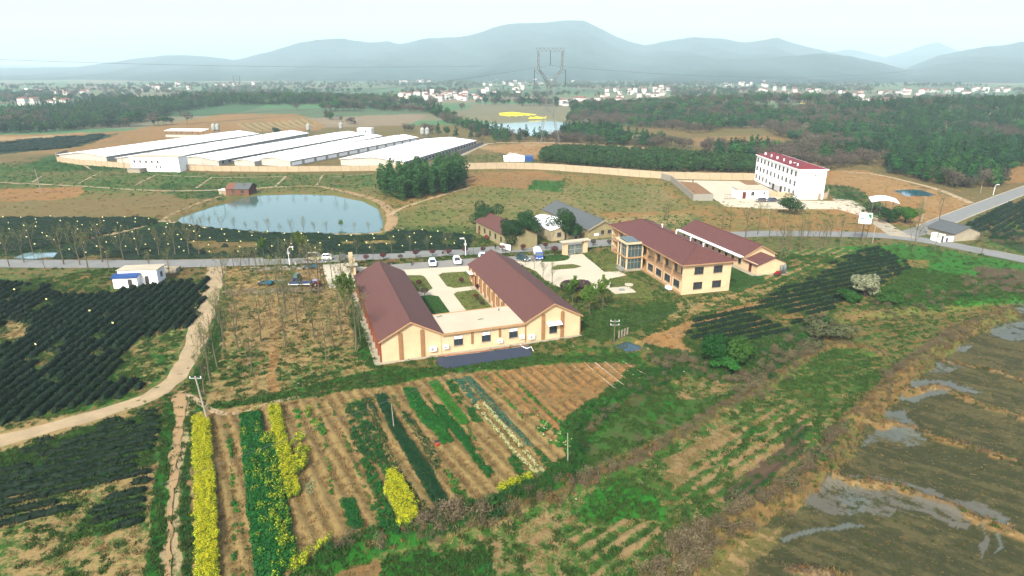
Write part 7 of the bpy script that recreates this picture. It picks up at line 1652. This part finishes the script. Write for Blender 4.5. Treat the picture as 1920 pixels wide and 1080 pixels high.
# cargo tricycles and motorcycles
def tricycle(label, u, v, ang, col, canopy=None, load=None):
    t = thing('cargo_tricycle', label, 'tricycle', (*G(u, v), .05), R(ang)); m = M('paint_'+col[0], S(*col[1]), .5)
    MB().box(-1.5, .2, -.62, .62, .62, .68).box(-1.5, .2, -.62, -.58, .681, 1.0).box(-1.5, .2, .58, .62, .681, 1.0).box(-1.5, -1.46, -.579, .579, .681, 1.0).box(.16, .2, -.579, .579, .681, 1.0).build('cargo_bed', m, t)
    MB().tube([(-1.4, 0, .5), (.3, 0, .5), (.9, 0, .45)], .06, 6).tube([(.9, 0, .45), (1.15, 0, 1.05)], .05, 6).build('frame', m_dark, t); MB().box(.25, .8, -.2, .2, .72, .85).build('seat', blk, t)
    mb = MB(); mb.loft([[(x, -h, z0), (x, -h*.6, z1), (x, h*.6, z1), (x, h, z0)] for x, h, z0, z1 in ((.75, .15, .6, .9), (1.0, .2, .55, .95), (1.2, .1, .6, .85))]); mb.build('fuel_tank', m, t)
    MB().tube([(1.12, -.38, 1.15), (1.15, 0, 1.08), (1.12, .38, 1.15)], .025, 5).build('handlebar', m_dark, t); MB().tube([(1.22, 0, .95), (1.32, 0, .95)], .09, 8).build('headlight', m_white, t)
    for x, y in ((1.3, 0), (-1.0, -.66), (-1.0, .66)): l = MB(); l.tube([(x, y-.06, .3), (x, y+.06, .3)], .3, 12); l.build('wheel', blk, t)
    if canopy:
        mc = M('canopy_'+canopy[0], S(*canopy[1]), .6); mb = MB(); mb.box(-.1, 1.35, -.6, .6, 1.85, 1.92); mb.build('canopy', mc, t)
        for x in (0, 1.25):
            for y in (-.52, .52): MB().tube([(x, y, .8), (x, y, 1.85)], .025, 4).build('canopy_post', m_dark, t)
    if load: MB().box(-1.4, .1, -.5, .5, .69, .69+load[2]).build('cargo', M('load_'+load[0], S(*load[1]), .8, .2, 2), t)
    return t
tricycle('turquoise cargo tricycle standing alone at the left of the orchard vehicles', 498, 536, 185, ('turquoise', (40, 130, 160)))
tricycle('green cargo tricycle behind the bare tree, second from the left', 523, 534, 175, ('green', (60, 130, 110)), load=('pale', (200, 200, 180), .4))
tricycle('dark blue cargo tricycle with grey-green load in the middle of the vehicles', 560, 526, 80, ('navy', (30, 60, 120)), load=('greygreen', (110, 140, 125), 1.1))
tricycle('dark tricycle parked nose forward, left of the red one', 584, 538, -85, ('darkgreen', (35, 60, 60)), canopy=None)
tricycle('red tricycle with lavender canopy at the right end of the vehicles', 595, 539, -88, ('red', (150, 40, 45)), canopy=('lavender', (190, 190, 220)))
tricycle('turquoise tricycle with pale pink canopy near the road', 581, 505, 200, ('turquoise', (40, 130, 160)), canopy=('pink', (225, 205, 210)))
tricycle('grey tricycle with boxy load on the road above the left wing', 648, 491, 5, ('grey', (120, 122, 130)), load=('greybox', (110, 112, 125), 1.2))
lb_ = thing('long_trailer', 'long white-edged flat trailer bed among the tricycles', 'trailer', (*G(542, 538), .05), R(4)); MB().box(0, 5.2, -.6, .6, .62, .74).build('bed', m_white, lb_)
MB().box(.2, 5.0, -.55, .55, .741, 1.1).build('load', M('blue_load', S(45, 75, 140), .7, .3, 2), lb_)
for x in (.8, 4.2):
    for y in (-.5, .5): l = MB(); l.tube([(x, y-.07, .3), (x, y+.07, .3)], .3, 12); l.build('wheel', blk, lb_)
def motorcycle(label, u, v, ang, c):
    t = thing('motorcycle', label, 'motorcycle', (*G(u, v), .05), R(ang)); m = M('moto_'+c[0], S(*c[1]), .4)
    for x in (-.65, .65): l = MB(); l.tube([(x, -.06, .3), (x, .06, .3)], .3, 14); l.build('wheel', blk, t)
    MB().tube([(-.65, 0, .3), (-.3, 0, .6), (.3, 0, .65), (.5, 0, .95), (.65, 0, .3)], [.04, .07, .09, .05, .04], 6).build('frame', m_dark, t); MB().box(-.65, .05, -.13, .13, .72, .84).build('seat', blk, t)
    mb = MB(); mb.loft([[(x, -h, .6), (x, -h*.7, z), (x, h*.7, z), (x, h, .6)] for x, h, z in ((.0, .1, .8), (.2, .18, .95), (.45, .12, .88))]); mb.build('fuel_tank', m, t); MB().tube([(.42, -.35, 1.05), (.5, 0, 1.0), (.42, .35, 1.05)], .025, 5).build('handlebar', m_dark, t)
    return t
motorcycle('red motorcycle parked at the verge behind the left wing, right side', 733, 497, 40, ('red', (200, 40, 45))); motorcycle('dark motorcycle standing on the parking strip between the wings', 772, 497, -85, ('black', (25, 25, 30)))
motorcycle('red motorcycle on the road above the parked cars', 835, 476, 10, ('red', (200, 40, 45))); motorcycle('dark motorcycle on the road right of the cars', 977, 467, 100, ('black', (25, 25, 30))); motorcycle('dark motorcycle lying by the tea at the road edge', 781, 473, 5, ('black', (25, 25, 30)))

# ------------------------------------------------------------------ people (tiny in view)
def person(label, u, v, shirt, trousers, ang, bend=0.0):
    x, y, z = GH(u, v); me = bpy.data.meshes.new('person'); H0 = 1.66
    lean = bend
    hip = Vector((0, 0, .88)); ch = hip+Vector((0, -math.sin(lean)*.48, math.cos(lean)*.48)); nk = ch+Vector((0, -math.sin(lean)*.14, math.cos(lean)*.12)); hd = nk+Vector((0, -.03-.1*lean, .17))
    vs = [hip, hip+Vector((0, -.02*lean, .2)), ch, nk, hd, hd+Vector((0, 0, .1))]; ed = [(0, 1), (1, 2), (2, 3), (3, 4), (4, 5)]; rd = [.15, .14, .16, .06, .095, .06]
    for s in (-1, 1):
        i = len(vs); vs += [hip+Vector((s*.10, 0, -.06)), Vector((s*.13, -.02, .46)), Vector((s*.14, .02*s, .08)), Vector((s*.14, -.12, .04))]; ed += [(0, i), (i, i+1), (i+1, i+2), (i+2, i+3)]; rd += [.10, .07, .045, .04]
        i = len(vs); sh = ch+Vector((s*.17, 0, .02)); el = sh+Vector((s*.06, -.05-.15*bend, -.28)); wr = el+Vector((s*.0, -.14, -.2)); vs += [sh, el, wr, wr+Vector((0, -.05, -.08))]; ed += [(2, i), (i, i+1), (i+1, i+2), (i+2, i+3)]; rd += [.06, .045, .032, .035]
    me.from_pydata([tuple(p) for p in vs], ed, []); o = link('person', me, None, (x, y, z), R(ang), label, 'person')
    md = o.modifiers.new('skin', 'SKIN'); sv = me.skin_vertices[0].data
    for i, r in enumerate(rd): sv[i].radius = (r, r)
    sv[0].use_root = True; o.modifiers.new('sub', 'SUBSURF').levels = 1; o.modifiers['sub'].render_levels = 1
    m = bpy.data.materials.new('clothes'); m.use_nodes = True; t = m.node_tree; b = t.nodes['Principled BSDF']; b.inputs['Roughness'].default_value = .9
    tc = N(t, 'ShaderNodeTexCoord'); sx = N(t, 'ShaderNodeSeparateXYZ'); cr = N(t, 'ShaderNodeValToRGB'); mr = N(t, 'ShaderNodeMapRange'); mr.inputs[2].default_value = H0+.1
    t.links.new(tc.outputs['Object'], sx.inputs[0]); t.links.new(sx.outputs[2], mr.inputs[0]); t.links.new(mr.outputs[0], cr.inputs[0]); t.links.new(cr.outputs[0], b.inputs['Base Color'])
    cr.color_ramp.interpolation = 'CONSTANT'; e = cr.color_ramp.elements; e[0].position = 0; e[0].color = (.03, .03, .03, 1); e[1].position = .06; e[1].color = (*S(*trousers), 1)
    q = e.new(.52 if bend < .5 else .45); q.color = (*S(*shirt), 1); top = (hd.z-.05)/(H0+.1); q = e.new(min(.97, top)); q.color = (.28, .17, .11, 1); q = e.new(min(.99, top+.07)); q.color = (.02, .015, .012, 1); me.materials.append(m); return o
person('person in orange clothes standing on the verge below the minivan', 594, 500, (230, 120, 50), (190, 110, 60), 20); person('person in red top among the tea behind the minivan', 562, 478, (190, 40, 45), (50, 50, 60), 120, .7)
person('person in blue bending in the tea near the path at the left', 187, 442, (50, 80, 180), (40, 50, 90), 30, .8); person('person in pink picking tea left of the road trees', 178, 453, (200, 110, 130), (60, 50, 60), -40, .8)
person('person in orange working in the tea above the left road', 189, 470, (230, 130, 40), (60, 60, 70), 60, .8); person('person in navy bending in the middle of the tea', 290, 446, (40, 50, 110), (40, 40, 60), 10, .8)
person('person in black on the bare patch in the tea, left of two', 370, 476, (30, 30, 40), (30, 30, 40), 100, .7); person('person in dark clothes on the bare patch in the tea, right of two', 382, 475, (50, 30, 40), (30, 30, 40), 200, .7); person('person in white standing beside the orchard vehicles', 555, 503, (220, 220, 220), (60, 70, 90), 0)
person('person in red at the left corner of the old house', 917, 440, (200, 60, 55), (60, 40, 50), -30); person('person in dark clothes standing in the yard by the soil bed', 1299, 343, (30, 30, 35), (30, 30, 35), 0); person('person in white beside the old house wall', 921, 444, (220, 215, 215), (90, 40, 50), 60); person('person in black beside the road above the right wing', 929, 468, (25, 25, 30), (30, 30, 30), 10)
for u, v, lb in ((915, 448, 'red tricycle standing at the corner of the old house'),): tricycle(lb, u, v, 70, ('red', (150, 40, 45)))

# ------------------------------------------------------------------ far villages
m_hw = M('village_wall', (.44, .43, .40), .8, .08, .1, rnd=.25); m_hr = M('village_red_roof', S(175, 120, 105), .8, .1, .3, rnd=.15); m_hg = M('village_grey_roof', S(130, 135, 135), .8, .1, .3, rnd=.15)
def vhouse(w_, l_, h, roof):
    mb = MB(); mb.box(0, w_, 0, l_, -1, h)
    if roof == 'flat': mb.box(-.3, w_+.3, -.3, l_+.3, h+.002, h+.5, 1)
    else: mb.loft([[(-.5, y, h-.1), (w_/2, y, h+2.0), (w_+.5, y, h-.1), (w_/2, y, h-.099)] for y in (-.5, l_+.5)], 1)
    n = int(w_/2.6); fl = int(h/3)
    for f_ in range(fl):
        for i in range(n): x = w_*(i+.5)/n; mb.box(x-.5, x+.5, -.06, -.001, 1+f_*3, 2.4+f_*3, 2)
    return mb.mesh('village_house', [m_hw, m_hr if roof != 'grey' else m_hg, m_glass])
VH = [vhouse(9, 8, 6.2, 'red'), vhouse(8, 10, 8.5, 'red'), vhouse(11, 7, 3.6, 'grey'), vhouse(8, 8, 6.5, 'flat'), vhouse(13, 8, 4.0, 'red'), vhouse(7, 8, 9.5, 'flat')]
CL = [([(725, 184), (780, 178), (840, 177), (898, 180), (898, 190), (800, 192), (730, 190)], 46, 'the nearer village left of the pylon'), ([(745, 150), (820, 148), (820, 162), (750, 163)], 16, 'the hazy village at the foot of the mountain'), ([(905, 160), (950, 158), (1000, 162), (950, 182), (900, 178)], 15, 'the scattered houses left of the pylon'), ([(1045, 194), (1130, 190), (1180, 192), (1230, 196), (1278, 202), (1270, 208), (1160, 206), (1050, 202)], 34, 'the village right of the pylon'), ([(1120, 172), (1180, 170), (1250, 166), (1256, 182), (1180, 184), (1120, 182)], 26, 'the village behind the pylon'), ([(860, 150), (1000, 148), (1090, 152), (1090, 160), (860, 158)], 22, 'the farthest row of houses at the mountain foot'),
 ([(1340, 156), (1440, 156), (1445, 164), (1345, 163)], 16, 'the hamlet below the right ridge'), ([(1420, 168), (1540, 172), (1620, 178), (1640, 190), (1500, 186), (1420, 176)], 22, 'the hamlet in the right fields'), ([(1645, 176), (1740, 172), (1740, 184), (1650, 184)], 12, 'the hamlet right of the fields'), ([(1740, 170), (1900, 166), (1900, 174), (1750, 178)], 16, 'the far right hamlet'), ([(1580, 200), (1780, 200), (1780, 206), (1580, 206)], 13, 'the houses along the top of the right woods'), ([(40, 172), (160, 172), (160, 184), (40, 186)], 10, 'the hazy houses at the far left'), ([(190, 160), (500, 158), (500, 170), (190, 172)], 24, 'the hazy houses on the left plain'), ([(0, 192), (130, 195), (130, 201), (0, 200)], 8, 'the farm houses left of the dark woods')]
SHORT = dict(zip([c[2] for c in CL], ['village left of pylon', 'mountain foot village', 'scattered houses left of pylon', 'village right of pylon', 'village behind pylon', 'farthest mountain foot row', 'hamlet below right ridge', 'hamlet in right fields', 'hamlet beyond right fields', 'far right hamlet', 'houses above right woods', 'hazy far left houses', 'hazy left plain houses', 'farm by left woods']))
for poly, n, where in CL:
    P = GP(poly); hs_ = []; tries = 0; Pn = np.array(P)
    while len(hs_) < n and tries < 4000:
        tries += 1; x = rng.uniform(Pn[:, 0].min(), Pn[:, 0].max()); y = rng.uniform(Pn[:, 1].min(), Pn[:, 1].max())
        if inpoly(np.array([x]), np.array([y]), P)[0] and all(math.hypot(x-a, y-b) > 15 for a, b in hs_): hs_.append((x, y))
    hs_.sort(key=lambda p: p[0]/p[1])
    for i, (x, y) in enumerate(hs_):
        k = int(rng.choice(6, p=[.3, .2, .12, .16, .12, .1])); s = rng.uniform(.75, 1.15)
        o = link('village_house', VH[k], None, (x, y, Z1(x, y)), rng.normal(0, .35)); o.scale = (s,)*3
        tag(o, ['white two-storey house, red roof', 'tall pale house, red roof', 'low house, grey roof', 'white flat-roofed house', 'long low house, red roof', 'tall narrow white house'][k]+', {} from left, {}'.format(ORD(i), SHORT[where]), 'house', 'houses of '+where)
x, y = [], []
for poly, n, where in CL:
    P = GP(poly); a, b = sample_poly(grow(P, 1.15), 40); x.append(a); y.append(b)
x = np.concatenate(x); y = np.concatenate(y); scatter('village_trees', np.stack([x, y, relief(x, y)], 1), PINES[4:7]+BARES, scl=rng.uniform(.7, 1.2, len(x)), label='dark trees standing among the far village houses', cat='trees')
